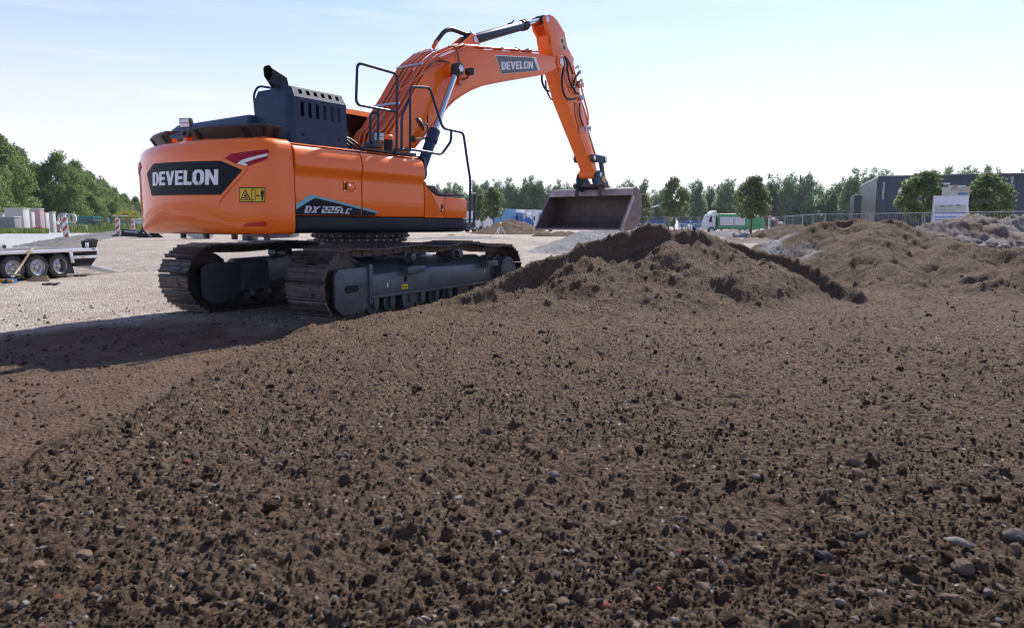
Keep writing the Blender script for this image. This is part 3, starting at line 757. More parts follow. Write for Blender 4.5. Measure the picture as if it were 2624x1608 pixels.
# ---- platform, skirts, doors
mb = MB(); mb.bx(-2.3, .80, -1.25, 1.25, 1.09, 1.25)
part(mb, 'platform', 'skirt_navy', bevel=.01)
def skirt(sy):
    mb = MB()
    pr = [(1.075, -1.30), (1.09, -1.345), (1.115, -1.368), (1.15, -1.376), (1.245, -1.376), (1.262, -1.366), (1.262, -1.2), (1.075, -1.2)]
    xs = [(CWX + .012, 0), (.70, 0), (.78, .004), (.83, .02), (.855, .05)]
    mb.loft([[(x, (y + ins) * sy, min(1.262, max(z, 1.075 + ins * 1.5)) if z < 1.2 else z) for z, y in pr] for x, ins in xs])
    return part(mb, 'side_skirt', 'skirt_navy', ang=30)
skirt(1); skirt(-1)
mb = MB(); mb.bx(CWX + .02, -.10, -1.33, 1.33, 1.262, 2.06); mb.bx(-.10, .29, -1.33, -.62, 1.262, 1.50); mb.bx(.30, .78, -1.33, -.62, 1.262, 1.50)
part(mb, 'inner_body', 'dark_gap')
DPROF = [(1.275, -1.352), (1.285, -1.368), (1.31, -1.374), (1.5, -1.378), (1.68, -1.374), (1.735, -1.371), (1.76, -1.382), (1.80, -1.400), (1.83, -1.404), (1.93, -1.395), (1.99, -1.376), (2.035, -1.345), (2.068, -1.30), (2.088, -1.235), (2.098, -1.15), (2.10, -1.0), (2.10, -.62), (2.05, -.62), (1.9, -1.30), (1.275, -1.30)]
def door(x0, x1, name='side_door', sy=1, rf=0.0):
    mb = MB(); e = .006
    xs = [(x0, e), (x0 + .008, 0), (x1 - .008 - rf, 0), (x1, e + rf * .35)]
    mb.loft([[(x, (y + (i if k < 16 else 0)) * sy, z - (i if z > 2.0 and k < 17 else 0)) for k, (z, y) in enumerate(DPROF)] for x, i in xs])
    return part(mb, name, 'orange', ang=28)
D1 = door(CWX + .013, -1.207); D2 = door(-1.193, -.094)
door(CWX + .013, -1.207, sy=-1); door(-1.193, -.50, sy=-1)
mb = MB(); mb.bx(CWX + .02, -.12, -.64, .64, 2.02, 2.085); part(mb, 'top_deck', 'orange', bevel=.01)
# door latch
L0 = [ply(u, v, -1.378) for u, v in ((880, 463), (911, 466), (911, 492), (880, 490))]
xa, xb, za, zb = (L0[0][0] + L0[3][0]) / 2, (L0[1][0] + L0[2][0]) / 2, (L0[2][2] + L0[3][2]) / 2, (L0[0][2] + L0[1][2]) / 2
mb = MB()
for a in ((xa, xb, zb - .02, zb), (xa, xb, za, za + .02), (xa, xa + .02, za + .02, zb - .02), (xb - .02, xb, za + .02, zb - .02)): mb.bx(a[0], a[1], -1.386, -1.372, a[2], a[3])
la = part(mb, 'door_latch', 'orange', D1, bevel=.002)
part(MB().bx(xa + .02, xa + .055, -1.380, -1.374, za + .02, zb - .02), 'latch_pocket', 'dark_gap', D1)
part(MB().bx(xa + .055, xb - .02, -1.383, -1.374, za + .02, zb - .02), 'latch_handle', 'orange', D1, bevel=.002)
part(MB().cyl((xa + .09, -1.381, zb - .045), (xa + .09, -1.389, zb - .045), .014, n=14), 'latch_lock', 'chrome', D1)
for x in (xa + .01, xb - .01):
    for z in (za + .01, zb - .01): part(MB().cyl((x, -1.384, z), (x, -1.390, z), .007, n=8), 'latch_screw', 'chrome', D1)
# model decal on the doors
def Z5(*pts): return [(600 + x / 6.484, 420 + y / 6.484) for x, y in pts]
def side_prism(name, pts, y, mat, parent, t=.002):
    P = [ply(u, v, y) for u, v in pts]; return part(MB().prism([(p[0], p[2]) for p in P], y, y + t), name, mat, parent)
yd = -1.3815
side_prism('model_decal', Z5((1032, 755), (1345, 563), (2108, 752), (2108, 858), (1032, 838)), yd, 'decal_black', D1, .006)
side_prism('teal_stripe', Z5((1032, 665), (1258, 515), (1310, 512), (2108, 712), (2108, 751), (1345, 562), (1032, 754)), yd - .001, 'decal_teal', D1, .007)
side_prism('model_decal', Z5((2136, 762), (2372, 822), (2330, 862), (2132, 860)), yd, 'decal_black', D2, .006)
side_prism('teal_stripe', Z5((2136, 722), (2375, 785), (2387, 800), (2372, 821), (2136, 761)), yd - .001, 'decal_teal', D2, .007)
def plane_letters(name, s, c4px, y, mat, parent, gap=.1, slant=0.0, t=.002, ydir=1):
    q, tw = text_quads(s, gap, slant); tw += slant
    c4 = [np.array(ply(u, v, y))[[0, 2]] for u, v in c4px]; mb = MB()
    for k in q:
        a = []
        for (x, yy) in k:
            u = x / tw; v = yy; a.append((1 - u) * (1 - v) * c4[0] + u * (1 - v) * c4[1] + u * v * c4[2] + (1 - u) * v * c4[3])
        mb.prism([tuple(p) for p in a], y, y + t)
    return part(mb, name, mat, parent)
plane_letters('model_lettering', 'DX', Z5((1165, 812), (1400, 816), (1440, 706), (1165, 692)), yd - .003, 'decal_silver', D1, .06, .22, .003)
plane_letters('model_lettering', '225', Z5((1450, 815), (1745, 820), (1795, 710), (1450, 700)), yd - .003, 'decal_silver', D1, .12, .20, .003)
plane_letters('model_lettering', 'LC', Z5((1760, 822), (1930, 828), (1965, 742), (1760, 735)), yd - .003, 'decal_silver', D1, .14, .15, .003)
# front toolbox with step
def Z8(*pts): return [(900 + x / 5.0333, 320 + y / 5.0333) for x, y in pts]
y8 = -1.372
P = [ply(u, v, y8) for u, v in Z8((940, 735), (985, 800), (1030, 862), (1075, 900), (1120, 917), (1183, 927))]
pl_ = [(-.080, 1.275)] + [(.305, 1.275)] + [(.305, P[-1][2])] + [(p[0], p[2]) for p in P[::-1][1:]] + [(-.080, P[0][2] + .005)]
T1 = part(MB().prism(pl_, -1.376, -1.10), 'front_fender', 'orange', bevel=.012)
q0, q1 = ply(*Z8((1195, 928))[0], y8), ply(*Z8((1485, 945))[0], y8)
T2 = part(MB().prism([(.322, 1.275), (.815, 1.275), (.822, q1[2] - .08), (.80, q1[2] - .01), (.322, q0[2])], -1.376, -.66), 'toolbox', 'orange', bevel=.016)
mb = MB(); mb.bx(.25, .285, -1.3785, -1.372, 1.36, 1.46); part(mb, 'latch_pocket', 'dark_gap', T1)
mb = MB(); mb.cyl((.268, -1.378, 1.385), (.268, -1.386, 1.385), .011, n=12); part(mb, 'latch_screw', 'chrome', T1)
Pm = [ply(u, v, -1.30) for u, v in Z8((985, 778), (1078, 783), (1135, 872), (1135, 905), (1085, 892), (1030, 850))]
part(MB().prism([(p[0], p[2]) for p in Pm], -1.30, -.70), 'step_riser', 'black_plastic', bevel=.01)
Pm = [ply(u, v, -1.30) for u, v in Z8((1140, 882), (1455, 897), (1457, 928), (1140, 915))]
part(MB().prism([(p[0], p[2]) for p in Pm], -1.30, -.70), 'step_tread', 'black_plastic', bevel=.006)
# tank front trim
Pt = [ply(u, v, -1.34) for u, v in Z8((905, 400), (945, 415), (968, 455), (978, 640), (965, 690), (935, 722), (940, 690), (938, 470))]
part(MB().prism([(p[0], p[2]) for p in Pt], -1.345, -.66), 'tank_trim', 'black_plastic', bevel=.006)
part(MB().bx(-.11, -.06, -1.32, -.64, 1.27, 2.07), 'tank_front', 'navy', bevel=.01)

# ---- hood, muffler housing, exhaust, beacon
def frustum(mb, x0, x1, y0, y1, z0, z1, ch, cht):
    """box with chamfered top edge"""
    s = lambda i, z: [(x0 + i, y0 + i, z), (x1 - i, y0 + i, z), (x1 - i, y1 - i, z), (x0 + i, y1 - i, z)]
    mb.loft([s(0, z0), s(0, z1 - cht), s(ch, z1)]); return mb
part(frustum(MB(), -2.25, -.95, -.62, 1.22, 2.09, 2.455, .13, .15), 'engine_hood', 'navy', bevel=.03, seg=3, ang=20)
HX0, HX1, HY0, HY1, HZ0, HZ1, HZC = -2.045, -1.225, -1.155, -.50, 2.09, 2.73, 2.615
HS = empty('muffler_housing', (0, 0, 0)); HS.parent = EXC
def hpanel(name, quads, n, th=.012):
    mb = MB(); n = Vector(n).normalized() * th
    for q in quads:
        q = [Vector(p) for p in q]; m = len(q); mb.add(q + [p - n for p in q], [tuple(range(m)), tuple(range(2 * m - 1, m - 1, -1))] + [(i, i + m, (i + 1) % m + m, (i + 1) % m) for i in range(m)])
    return part(mb, name, 'navy', HS)
def slotted(a0, a1, b0, b1, slots, P):
    """rectangle a0..a1 x b0..b1 minus a row of slots [(s0,s1)], all between c0..c1"""
    c0, c1, ss = slots; out = [(a0, a1, b0, c0), (a0, a1, c1, b1)]; x = a0
    for s0, s1 in ss: out.append((x, s0, c0, c1)); x = s1
    out.append((x, a1, c0, c1)); return [[P(p, r), P(q, r), P(q, s), P(p, s)] for p, q, r, s in out]
rc = .07
sl = [(-1.895 + .107 * k, -1.845 + .107 * k) for k in range(6)]
hpanel('side_panel', slotted(HX0 + rc, HX1, HZ0, HZC, (2.40, 2.565, sl), lambda a, b: (a, HY0, b)), (0, -1, 0))
ch = .055
Pc = lambda a, b: (a, HY0 + ch * b, HZC + (HZ1 - HZC) * b)
hpanel('chamfer_panel', slotted(HX0 + rc, HX1 - .02, 0, 1, (.35, .80, sl), Pc), (0, -(HZ1 - HZC), ch))
# rear corner, rear face, top, front edges
mb = MB(); pts = []
pl2 = [(HX0, HY1), (HX0, HY0 + rc)] + [(HX0 + rc - rc * math.cos(t), HY0 + rc - rc * math.sin(t)) for t in np.linspace(.2, 1.57, 6)]
for z, i in ((HZ0, 0), (HZC, 0), (HZ1, ch)):
    pts.append([(min(x + i * (1 if x < HX0 + rc * .9 else .15), HX0 + rc + i * .2), y + i * (1 if y < HY0 + rc * 1.1 else 0), z) for x, y in pl2])
vs = [p for s_ in pts for p in s_]; n = len(pl2)
mb.add(vs, [(k * n + i, k * n + i + 1, (k + 1) * n + i + 1, (k + 1) * n + i) for k in range(2) for i in range(n - 1)])
part(mb, 'rear_panel', 'navy', HS, ang=50)
hpanel('top_panel', [[(HX0 + ch, HY0 + ch, HZ1), (HX1 - .04, HY0 + ch, HZ1), (HX1 - .04, HY1, HZ1), (HX0 + ch, HY1, HZ1)]], (0, 0, 1))
hpanel('front_panel', [[(HX1, HY0, HZ0), (HX1, HY0 + .02, HZC), (HX1, HY1, HZC), (HX1, HY1, HZ0)], [(HX1, HY0, HZC), (HX1 - .03, HY0 + ch, HZ1), (HX1 - .03, HY1, HZ1), (HX1, HY1, HZC)]], (1, 0, 0))
hpanel('inner_panel', [[(HX0, HY1, HZ0), (HX1, HY1, HZ0), (HX1, HY1, 2.36), (HX0, HY1, 2.36)], [(-1.42, HY1, 2.36), (HX1, HY1, 2.36), (HX1, HY1, HZ1), (-1.42, HY1, HZ1)]], (0, 1, 0))
mb = MB(); mb.cyl((-1.95, -.82, 2.33), (-1.35, -.82, 2.33), .13, n=18); part(mb, 'muffler_can', 'dark_gap', HS)
mb = MB()
for u, v in ((776, 345), (870, 358)):
    p = ply(u, v, HY0); part(MB().cyl((p[0], HY0 - .001, p[2]), (p[0], HY0 - .006, p[2]), .018, n=14), 'side_bolt', 'dark_gap', HS)
# exhaust stack: six-sided flared pipe cut open toward the rear
def Ze(*pts): return [(640 + x / 6.565, 150 + y / 6.565) for x, y in pts]
ER = [((375, 165), (625, 325), -.90), ((388, 250), (660, 475), -.90), ((345, 388), (500, 497), -.90), ((300, 380), (450, 499), -.82), ((240, 300), (370, 499), -.77), ((225, 175), (480, 420), -.77), ((248, 128), (490, 330), -.78), ((330, 108), (570, 296), -.86)]
sec0 = [tuple(ply(*Ze(p)[0], y)) for p, q_, y in ER]; sec1 = [tuple(ply(*Ze(q_)[0], y)) for p, q_, y in ER]
ctr0 = np.mean(np.array(sec0), 0)
in0 = [tuple(np.array(p) * .90 + ctr0 * .10) for p in sec0]; in1 = [tuple(np.array(p) * .80 + np.mean(np.array(sec1), 0) * .20) for p in sec1]
EXH = part(MB().loft([in1, in0, sec0, sec1]), 'exhaust_stack', 'skirt_navy', ang=25)
part(MB().bx(-1.98, -1.68, -.93, -.72, 2.68, 2.765), 'exhaust_base', 'navy', EXH, bevel=.01)
pb = ply(750, 222, -.62); mb = MB(); mb.lathe((pb[0], -.62, 2.735), (0, 0, 1), [(0, .055), (.03, .058), (.05, .05), (.07, .056), (.095, .052), (.105, .03), (.106, 0)], 18)
part(mb, 'beacon', 'beacon_red')
mb = MB(); mb.tube(fillet([(-2.03, -.52, 2.1), (-2.03, -.47, 2.70), (-2.0, -.52, 2.79), (-1.85, -.75, 2.75)], .06), .013); part(mb, 'grab_rail', 'navy')
pa = ply(805, 235, -.85); mb = MB(); mb.tube([(pa[0] - .05, -.85, 2.735), (pa[0] - .06, -.85, 2.77), (pa[0] + .02, -.85, 2.775), (pa[0] + .05, -.85, 2.74)], .008, 6); part(mb, 'top_hook', 'navy')

# ---- guard plates, lamps and cameras along the counterweight top
def guard(name, s0, s1, slots, n=12):
    mb = MB(); S = np.linspace(s0, s1, n)
    o = [cwpt(s, 2.1, -.06) for s in S]; i = [cwpt(s, 2.1, -.13) for s in S]
    secs = []
    for a, b in zip(o, i):
        # leaning outer plate with a folded top
        d = (b - a) / np.linalg.norm((b - a)[:2]) if np.linalg.norm((b - a)[:2]) > 0 else np.array([1, 0, 0])
        d[2] = 0
        p = lambda k, z: tuple(a + d * k + np.array([0, 0, z - a[2]]))
        secs.append([p(.05, 2.125), p(-.02, 2.235), p(.0, 2.262), p(.16, 2.272), p(.16, 2.262), p(.012, 2.250), p(.064, 2.125)])
    mb.loft(secs); g = part(mb, name, 'guard_brown', ang=20)
    for s in slots:
        a, b = cwpt(s, 2.1, -.048), cwpt(s + .07, 2.1, -.048); a2, b2 = cwpt(s - .02, 2.1, -.095), cwpt(s + .05, 2.1, -.095)
        q = [(a2[0], a2[1], 2.135), (b2[0], b2[1], 2.135), (b[0], b[1], 2.215), (a[0], a[1], 2.215)]
        nn = np.array([np.mean([k[0] for k in q]), np.mean([k[1] for k in q]), 0]); nn = nn / np.linalg.norm(nn) * .006
        part(MB().add([tuple(np.array(k) + nn) for k in q] + q, [(0, 1, 2, 3), (0, 4, 5, 1), (1, 5, 6, 2), (2, 6, 7, 3), (3, 7, 4, 0)]), 'guard_slot', 'dark_gap', g)
    return g
sA = cwhit(745, 352)[0]; sB = cwhit(530, 358)[0]
sC = cwhit(440, 366)[0]; sD = cwhit(384, 378)[0]
_half = len(CWP) // 2 + 1
def s_of_y(y): return float(np.interp(y, CWP[3:-3, 1], CWL[3:-3]))
sB = s_of_y(-.22); sC = s_of_y(.34)
guard('edge_guard', .02, sB, [.06, .30, .62, sB - .16], 18)
guard('edge_guard', sC, s_of_y(1.16), [sC + .08, s_of_y(1.16) - .22])
mb = MB()
for s in (.3, .55, .8, sB - .1, sC + .1, sC + .5, sB + .25):
    p = cwpt(s, 2.1, -.17); part(MB().box((p[0], p[1], 2.14), (.07, .07, .09)), 'guard_bracket', 'orange', bevel=.005)
def work_lamp(c, aim, parent=None):
    c = Vector(c); a = Vector(aim).normalized(); R = a.to_track_quat('X', 'Z').to_matrix()
    f = lambda x, y, z: tuple(c + R @ Vector((x, y, z)))
    mb = MB(); mb.loft([[f(.035, s * .075, t * .055) for s, t in ((-1, -1), (1, -1), (1, 1), (-1, 1))], [f(-.02, s * .072, t * .052) for s, t in ((-1, -1), (1, -1), (1, 1), (-1, 1))], [f(-.075, s * .035, t * .03) for s, t in ((-1, -1), (1, -1), (1, 1), (-1, 1))]])
    o = part(mb, 'work_lamp', 'black_plastic', parent, bevel=.008)
    for t in (-1, 1):
        part(MB().box(f(.036, 0, t * .024), (.006, .13, .042), R), 'lamp_lens', 'lamp_white', o)
    mb = MB(); mb.tube([f(-.02, 0, -.05), f(-.03, 0, -.10), f(-.06, 0, -.13)], .012, 8); part(mb, 'lamp_bracket', 'black_plastic', o)
    return o
lp = plz(478, 315, 2.335); lp = np.array([-2.50, lp[1] * .5, 2.36]); lp = plx(478, 315, -2.52)
work_lamp(lp, (-.93, -.36, -.12))
cp = plx(487, 345, -2.58); mb = MB()
mb.prism([(-.10, -.035), (.10, -.035), (.085, .03), (.04, .06), (-.04, .06), (-.085, .03)], -.07, .07, 'x'); mb.v = [(x + cp[0], y + cp[1], z + cp[2]) for x, y, z in mb.v]
part(mb, 'rear_camera', 'black_plastic', bevel=.008)
mb = MB(); mb.cyl((cp[0] - .065, cp[1], cp[2] + .005), (cp[0] - .085, cp[1], cp[2] + .005), .022, n=14); part(mb, 'camera_lens', 'dark_gap')
mb = MB(); mb.bx(-2.45, -1.9, -.75, .95, 2.085, 2.12); part(mb, 'rear_deck', 'skirt_navy')

# ---- side lamp, side camera, filler on the tank top
wl = ply(969, 350, -1.15); work_lamp((wl[0], -1.15, wl[2]), (-.35, -.92, -.15))
sc_ = ply(956, 372, -1.2); mb = MB()
mb.prism([(-.10, -.035), (.10, -.035), (.075, .02), (.03, .055), (-.03, .055), (-.075, .02)], -.08, .08, 'y'); mb.v = [(x + sc_[0], y - 1.2, z + sc_[2]) for x, y, z in mb.v]
part(mb, 'side_camera', 'black_plastic', bevel=.008)
mb = MB(); mb.bx(sc_[0] - .2, sc_[0] + .3, -1.25, -1.1, 2.10, 2.125); part(mb, 'side_camera_base', 'black_plastic')
fp = ply(995, 370, -1.0); mb = MB(); mb.cyl((fp[0], -1.0, 2.08), (fp[0], -1.0, 2.30), .062, n=22); fl = part(mb, 'filler_neck', 'skirt_navy')
mb = MB(); mb.lathe((fp[0], -1.0, 2.30), (0, 0, 1), [(0, .068), (.05, .068), (.065, .05), (.066, 0)], 22); part(mb, 'filler_cap', 'orange', fl)

# ---- handrails
def Z2(*pts): return [(840 + x / 3.7739, 20 + y / 3.7739) for x, y in pts]
def rail(pts, y, fr=.06, r=.0175, name='handrail', mat='navy'):
    P = [ply(u, v, y) for u, v in pts]
    return part(MB().tube(fillet([tuple(p) for p in P], fr), r, 10), name, mat)
yr = -1.22
rail(Z2((665, 1385), (672, 640), (285, 530), (272, 935), (665, 1008)), yr, .08)
rail(Z2((487, 985), (486, 1335)), yr); rail(Z2((412, 1295), (412, 1020), (485, 1012)), yr, .09)
rail(Z2((796, 1375), (796, 765), (985, 772), (1112, 1165), (1310, 1208), (1352, 1500)) + Z8((1535, 700), (1528, 1260)), yr, .07)
rail(Z2((714, 1365), (714, 1050), (792, 870)), yr, .07)
rail(Z2((640, 1372), (830, 1372), (1100, 1418), (1192, 1290), (1194, 1190)), yr, .07)
rail(Z8((1525, 888), (1600, 888)), yr, .02, .012); rail(Z8((1592, 885), (1583, 1275), (1500, 1325)), yr, .07, .0165)
mb = MB(); p0, p1 = ply(*Z2((635, 1372))[0], yr), ply(*Z2((830, 1395))[0], yr); mb.bx(p0[0], p1[0], yr - .05, yr + .05, 2.095, 2.13); part(mb, 'rail_base', 'black_plastic')
# mirror
mc = ply(*Z2((888, 1128))[0], -1.30); _mn = -.78 * _rt - .50 * _up - .22 * _fwd; d_ = Vector((_mn @ _ux, _mn @ _uy, _mn[2])).normalized()
mb = MB(); mb.lathe((mc[0], -1.30, mc[2]), d_, [(-.045, .03), (-.035, .075), (-.015, .098), (.0, .1), (.006, .096)], 24); mi = part(mb, 'mirror', 'black_plastic')
mb = MB(); mb.lathe((mc[0], -1.30, mc[2]), d_, [(.004, .096), (.012, .07), (.018, .035), (.02, 0)], 24); part(mb, 'mirror_glass', 'chrome', mi)
rail(Z2((965, 1040), (965, 1240), (930, 1268), (830, 1268)), -1.28, .05, .011, 'mirror_arm', 'black_plastic')
rail(Z2((925, 1130), (965, 1130)), -1.29, .02, .009, 'mirror_clamp', 'black_plastic')
pk = ply(*Z2((828, 1260))[0], -1.27); mb = MB(); mb.lathe((pk[0], -1.27, pk[2] - .05), (0, 0, 1), [(0, .02), (.02, .028), (.06, .03), (.08, .02), (.085, 0)], 14); part(mb, 'mirror_knob', 'black_plastic')

# ---- cab on the far side
CB = empty('cab', (0, 0, 0)); CB.parent = EXC
cx0, cx1, cy0, cy1, cz0, cz1 = -.30, 1.42, .36, 1.34, 1.27, 2.93
mb = MB(); mb.bx(cx0, cx1, cy0, cy1, cz0, 1.55); part(mb, 'cab_base', 'orange', CB, bevel=.02)
mb = MB(); mb.bx(cx0, cx0 + .12, cy0, cy1, 1.55, 2.30); part(mb, 'rear_wall', 'black_plastic', CB, bevel=.02)
mb = MB(); mb.loft([[(cx0, y, z) for y, z in ((cy0, cz1 - .10), (cy0 + .03, cz1 - .02), (cy0 + .12, cz1), (cy1 - .12, cz1), (cy1 - .03, cz1 - .02), (cy1, cz1 - .10))], [(cx1 - .2, y, z) for y, z in ((cy0, cz1 - .10), (cy0 + .03, cz1 - .02), (cy0 + .12, cz1), (cy1 - .12, cz1), (cy1 - .03, cz1 - .02), (cy1, cz1 - .10))], [(cx1, y, z - .06) for y, z in ((cy0, cz1 - .10), (cy0 + .03, cz1 - .02), (cy0 + .12, cz1), (cy1 - .12, cz1), (cy1 - .03, cz1 - .02), (cy1, cz1 - .10))]])
part(mb, 'cab_roof', 'orange', CB)
mb = MB(); mb.bx(cx0 + .05, cx1 - .05, cy0 + .03, cy1 - .03, cz1 - .22, cz1 - .101); part(mb, 'headliner', 'dark_gap', CB)
for x, y in ((cx0 + .05, cy0 + .05), (cx0 + .05, cy1 - .05), (cx1 - .05, cy0 + .05), (cx1 - .05, cy1 - .05), (.45, cy1 - .05)):
    part(MB().bx(x - .05, x + .05, y - .045, y + .045, 1.55, cz1 - .1), 'pillar', 'black_plastic', CB, bevel=.012)
mb = MB(); mb.bx(cx0 + .1, cx1 - .1, cy0 + .01, cy0 + .016, 1.55, cz1 - .1); part(mb, 'side_window', 'glass', CB)
mb = MB(); mb.bx(cx0 + .1, cx1 - .1, cy1 - .016, cy1 - .01, 1.55, cz1 - .1); part(mb, 'side_window', 'glass', CB)
mb = MB(); mb.bx(.0, .45, .60, 1.10, 1.55, 1.95); mb.prism([(.02, 1.95), (.16, 1.95), (.06, 2.52), (-.06, 2.50)], .62, 1.08); mb.prism([(-.04, 2.52), (.05, 2.54), (.02, 2.75), (-.07, 2.73)], .72, .98)
part(mb, 'driver_seat', 'dark_gap', CB, bevel=.03)
mb = MB(); mb.tube([(.02, cy0 + .15, 2.70), (.02, cy0 + .15, 2.60), (.05, cy0 + .15, 2.56)], .02, 8); part(mb, 'interior_lamp', 'lamp_white', CB)
mb = MB(); mb.cyl((-.05, cy0 + .1, cz1 - .01), (-.05, cy0 + .1, cz1 + .05), .012, n=8); part(mb, 'antenna_base', 'orange', CB)
# hose clutter behind the cab
mb = MB()
for k in range(6):
    y0 = -.35 + .09 * k; mb.tube(spline([(-.75, y0, 2.08), (-.70, y0 + .03, 2.30 + .05 * (k % 3)), (-.45, y0 + .05, 2.36), (-.2, y0, 2.2), (.05, y0 * .5, 2.1)], 5), .018, 7)
part(mb, 'hydraulic_hose', 'black_rubber')
mb = MB(); mb.bx(-.95, -.15, -.5, .32, 2.06, 2.16); mb.bx(-.62, -.45, -.2, .1, 2.16, 2.34); part(mb, 'valve_block', 'skirt_navy', bevel=.01)
# ---- boom
def Z3(*pts): return [(1240 + x / 4.718, 20 + y / 4.718) for x, y in pts]
def XZ(pts, y): return [(lambda p: (float(p[0]), float(p[2])))(ply(u, v, y)) for u, v in pts]
BW = .265
top = [(-.13, 1.78), (.28, 2.40)] + XZ([(1049, 258), (1070, 219), (1096, 176), (1131, 147), (1184, 124), (1240, 129)] + Z3((350, 537), (700, 567), (860, 592), (915, 612), (945, 650)), -BW)
bot = XZ(Z3((938, 705), (905, 722), (815, 772), (730, 802), (480, 845), (140, 905)) + [(1232, 220), (1205, 231), (1184, 243), (1165, 256), (1148, 272), (1105, 325), (1060, 380)], -BW) + [(.42, 1.93), (.10, 1.60), (-.05, 1.58), (-.15, 1.66)]
BOOM = part(MB().prism(top + bot, -BW, BW), 'boom', 'orange', bevel=.014, ang=50)
# flange plates along the upper and lower edges
def edge_plate(pts, y0, y1, t, name):
    mb = MB()
    for a, b in zip(pts[:-1], pts[1:]):
        d = Vector((b[0] - a[0], 0, b[1] - a[1])); n = Vector((-d.z, 0, d.x)).normalized() * t
        A, B = Vector((a[0], 0, a[1])), Vector((b[0], 0, b[1]))
        mb.add([(p.x, y, p.z) for y in (y0, y1) for p in (A - n * .5, B - n * .5, B + n * .5, A + n * .5)], [(0, 1, 2, 3), (7, 6, 5, 4), (0, 4, 5, 1), (2, 6, 7, 3), (1, 5, 6, 2), (0, 3, 7, 4)])
    return part(mb, name, 'orange', BOOM)
edge_plate(bot[3:-4], -BW - .012, BW + .012, .022, 'bottom_flange')
edge_plate(top[2:-3], -BW - .008, BW + .008, .02, 'top_flange')
for pts in (((1300, 128), (1296, 210)), ((1131, 165), (1190, 225))):
    pass
# boom decal
yb = -BW - .004
side_prism('brand_decal', Z3((133, 570), (628, 602), (682, 752), (640, 764), (222, 803)), yb, 'decal_white', BOOM, .008)
side_prism('brand_decal', Z3((145, 582), (598, 606), (654, 756), (640, 762), (224, 799)), yb - .002, 'decal_grey', BOOM, .004)
plane_letters('brand_lettering', 'DEVELON', Z3((215, 752), (594, 735), (594, 645), (212, 655)), yb - .004, 'decal_white', BOOM, .07, 0, .003)
def boss(name, u, v, y0, y1, r, mat, parent, pin=True, pr=.5):
    p = ply(u, v, y0); mb = MB(); mb.cyl((p[0], y0, p[2]), (p[0], y1, p[2]), r, n=28); o = part(mb, name, mat, parent, bevel=.006)
    if pin:
        s = -1 if y0 < y1 else 1
        for yy, q in ((y0, s), (y1, -s)):
            mb = MB(); mb.cyl((p[0], yy, p[2]), (p[0], yy + q * .02, p[2]), r * pr, n=20); part(mb, 'pin', 'zinc', o, bevel=.003)
    return o
boss('arm_pin_boss', *Z3((930, 655))[0], -BW - .025, BW + .025, .13, 'orange', BOOM)
fpn = MB(); fpn.cyl((0, -.45, 1.76), (0, .45, 1.76), .10, n=24); part(fpn, 'boom_foot_boss', 'orange', bevel=.008)
mb = MB(); mb.prism([(-.45, 1.25), (.35, 1.25), (.18, 1.80), (.02, 1.95), (-.18, 1.85)], -.42, -.34); mb.prism([(-.45, 1.25), (.35, 1.25), (.18, 1.80), (.02, 1.95), (-.18, 1.85)], .34, .42); part(mb, 'boom_bracket', 'orange', bevel=.01)
# boom lift cylinders
def lift_cyl(y):
    e = ply(1171, 177, -.47); g = ply(1113, 337, -.47); e = Vector((e[0], y, e[2])); g = Vector((g[0], y, g[2])); d = (g - e).normalized()
    base = e + d * ((e.z - 1.32) / -d.z)
    o = part(MB().cyl(g + d * .10, base, .083, n=26), 'lift_cylinder', 'navy', bevel=.006)
    part(MB().lathe(g - d * .02, d, [(0, .05), (.0, .088), (.03, .092), (.12, .092), (.13, .098), (.20, .098), (.21, .09)], 28), 'cylinder_gland', 'navy', o)
    part(MB().cyl(e + d * .05, g, .047, n=24), 'cylinder_rod', 'chrome', o)
    mb = MB(); mb.cyl(e - Vector((0, .075, 0)), e + Vector((0, .075, 0)), .095, n=26); mb.cyl(e, e + d * .13, .07, n=20); part(mb, 'rod_eye', 'black_plastic', o, bevel=.006)
    s = -1 if y < 0 else 1
    part(MB().cyl(e + Vector((0, s * .076, 0)), e + Vector((0, s * .092, 0)), .055, n=22), 'pin', 'zinc', o, bevel=.003)
    return e
eR = lift_cyl(-.47); eL = lift_cyl(.47)
mb = MB(); mb.cyl((eR.x, -.42, eR.z), (eR.x, .42, eR.z), .105, n=28); part(mb, 'lift_pin_boss', 'orange', BOOM, bevel=.008)
wb = ply(*Z2((1372, 618))[0], -.42); work_lamp((wb[0], -.42, wb[2]), (.9, -.15, -.1))
mb = MB(); mb.tube([(wb[0] - .03, -.27, wb[2] - .12), (wb[0] - .03, -.40, wb[2] - .10)], .02, 8); mb.box((wb[0] - .1, -.29, wb[2] - .15), (.10, .05, .12)); part(mb, 'lamp_mount', 'orange_pipe', BOOM)
# arm cylinder on top of the boom
_f0 = lambda u, v, y: Vector((ply(u, v, y)[0], 0, ply(u, v, y)[2]))
a0 = _f0(1217, 102, -.15); a1 = Vector(ply(1344, 68, 0)); a2 = _f0(1403.6, 48.6, -.165); d = (a2 - a0).normalized(); a1 = a0 + d * (a1 - a0).length
AC = part(MB().cyl(a0 + d * .07, a1, .088, n=28), 'arm_cylinder', 'navy', bevel=.006)
part(MB().lathe(a1 - d * .10, d, [(0, .088), (0, .102), (.05, .104), (.06, .095), (.09, .095), (.10, .105), (.14, .105), (.15, .09), (.19, .088), (.20, .05)], 28), 'cylinder_gland', 'black_plastic', AC)
part(MB().cyl(a1, a2, .052, n=24), 'cylinder_rod', 'chrome', AC)
part(MB().cyl(a2 - Vector((0, .09, 0)), a2 + Vector((0, .09, 0)), .085, n=24), 'rod_eye', 'black_plastic', AC, bevel=.006)
part(MB().cyl(a0 - Vector((0, .08, 0)), a0 + Vector((0, .08, 0)), .09, n=24), 'base_eye', 'navy', AC, bevel=.006)
mb = MB()
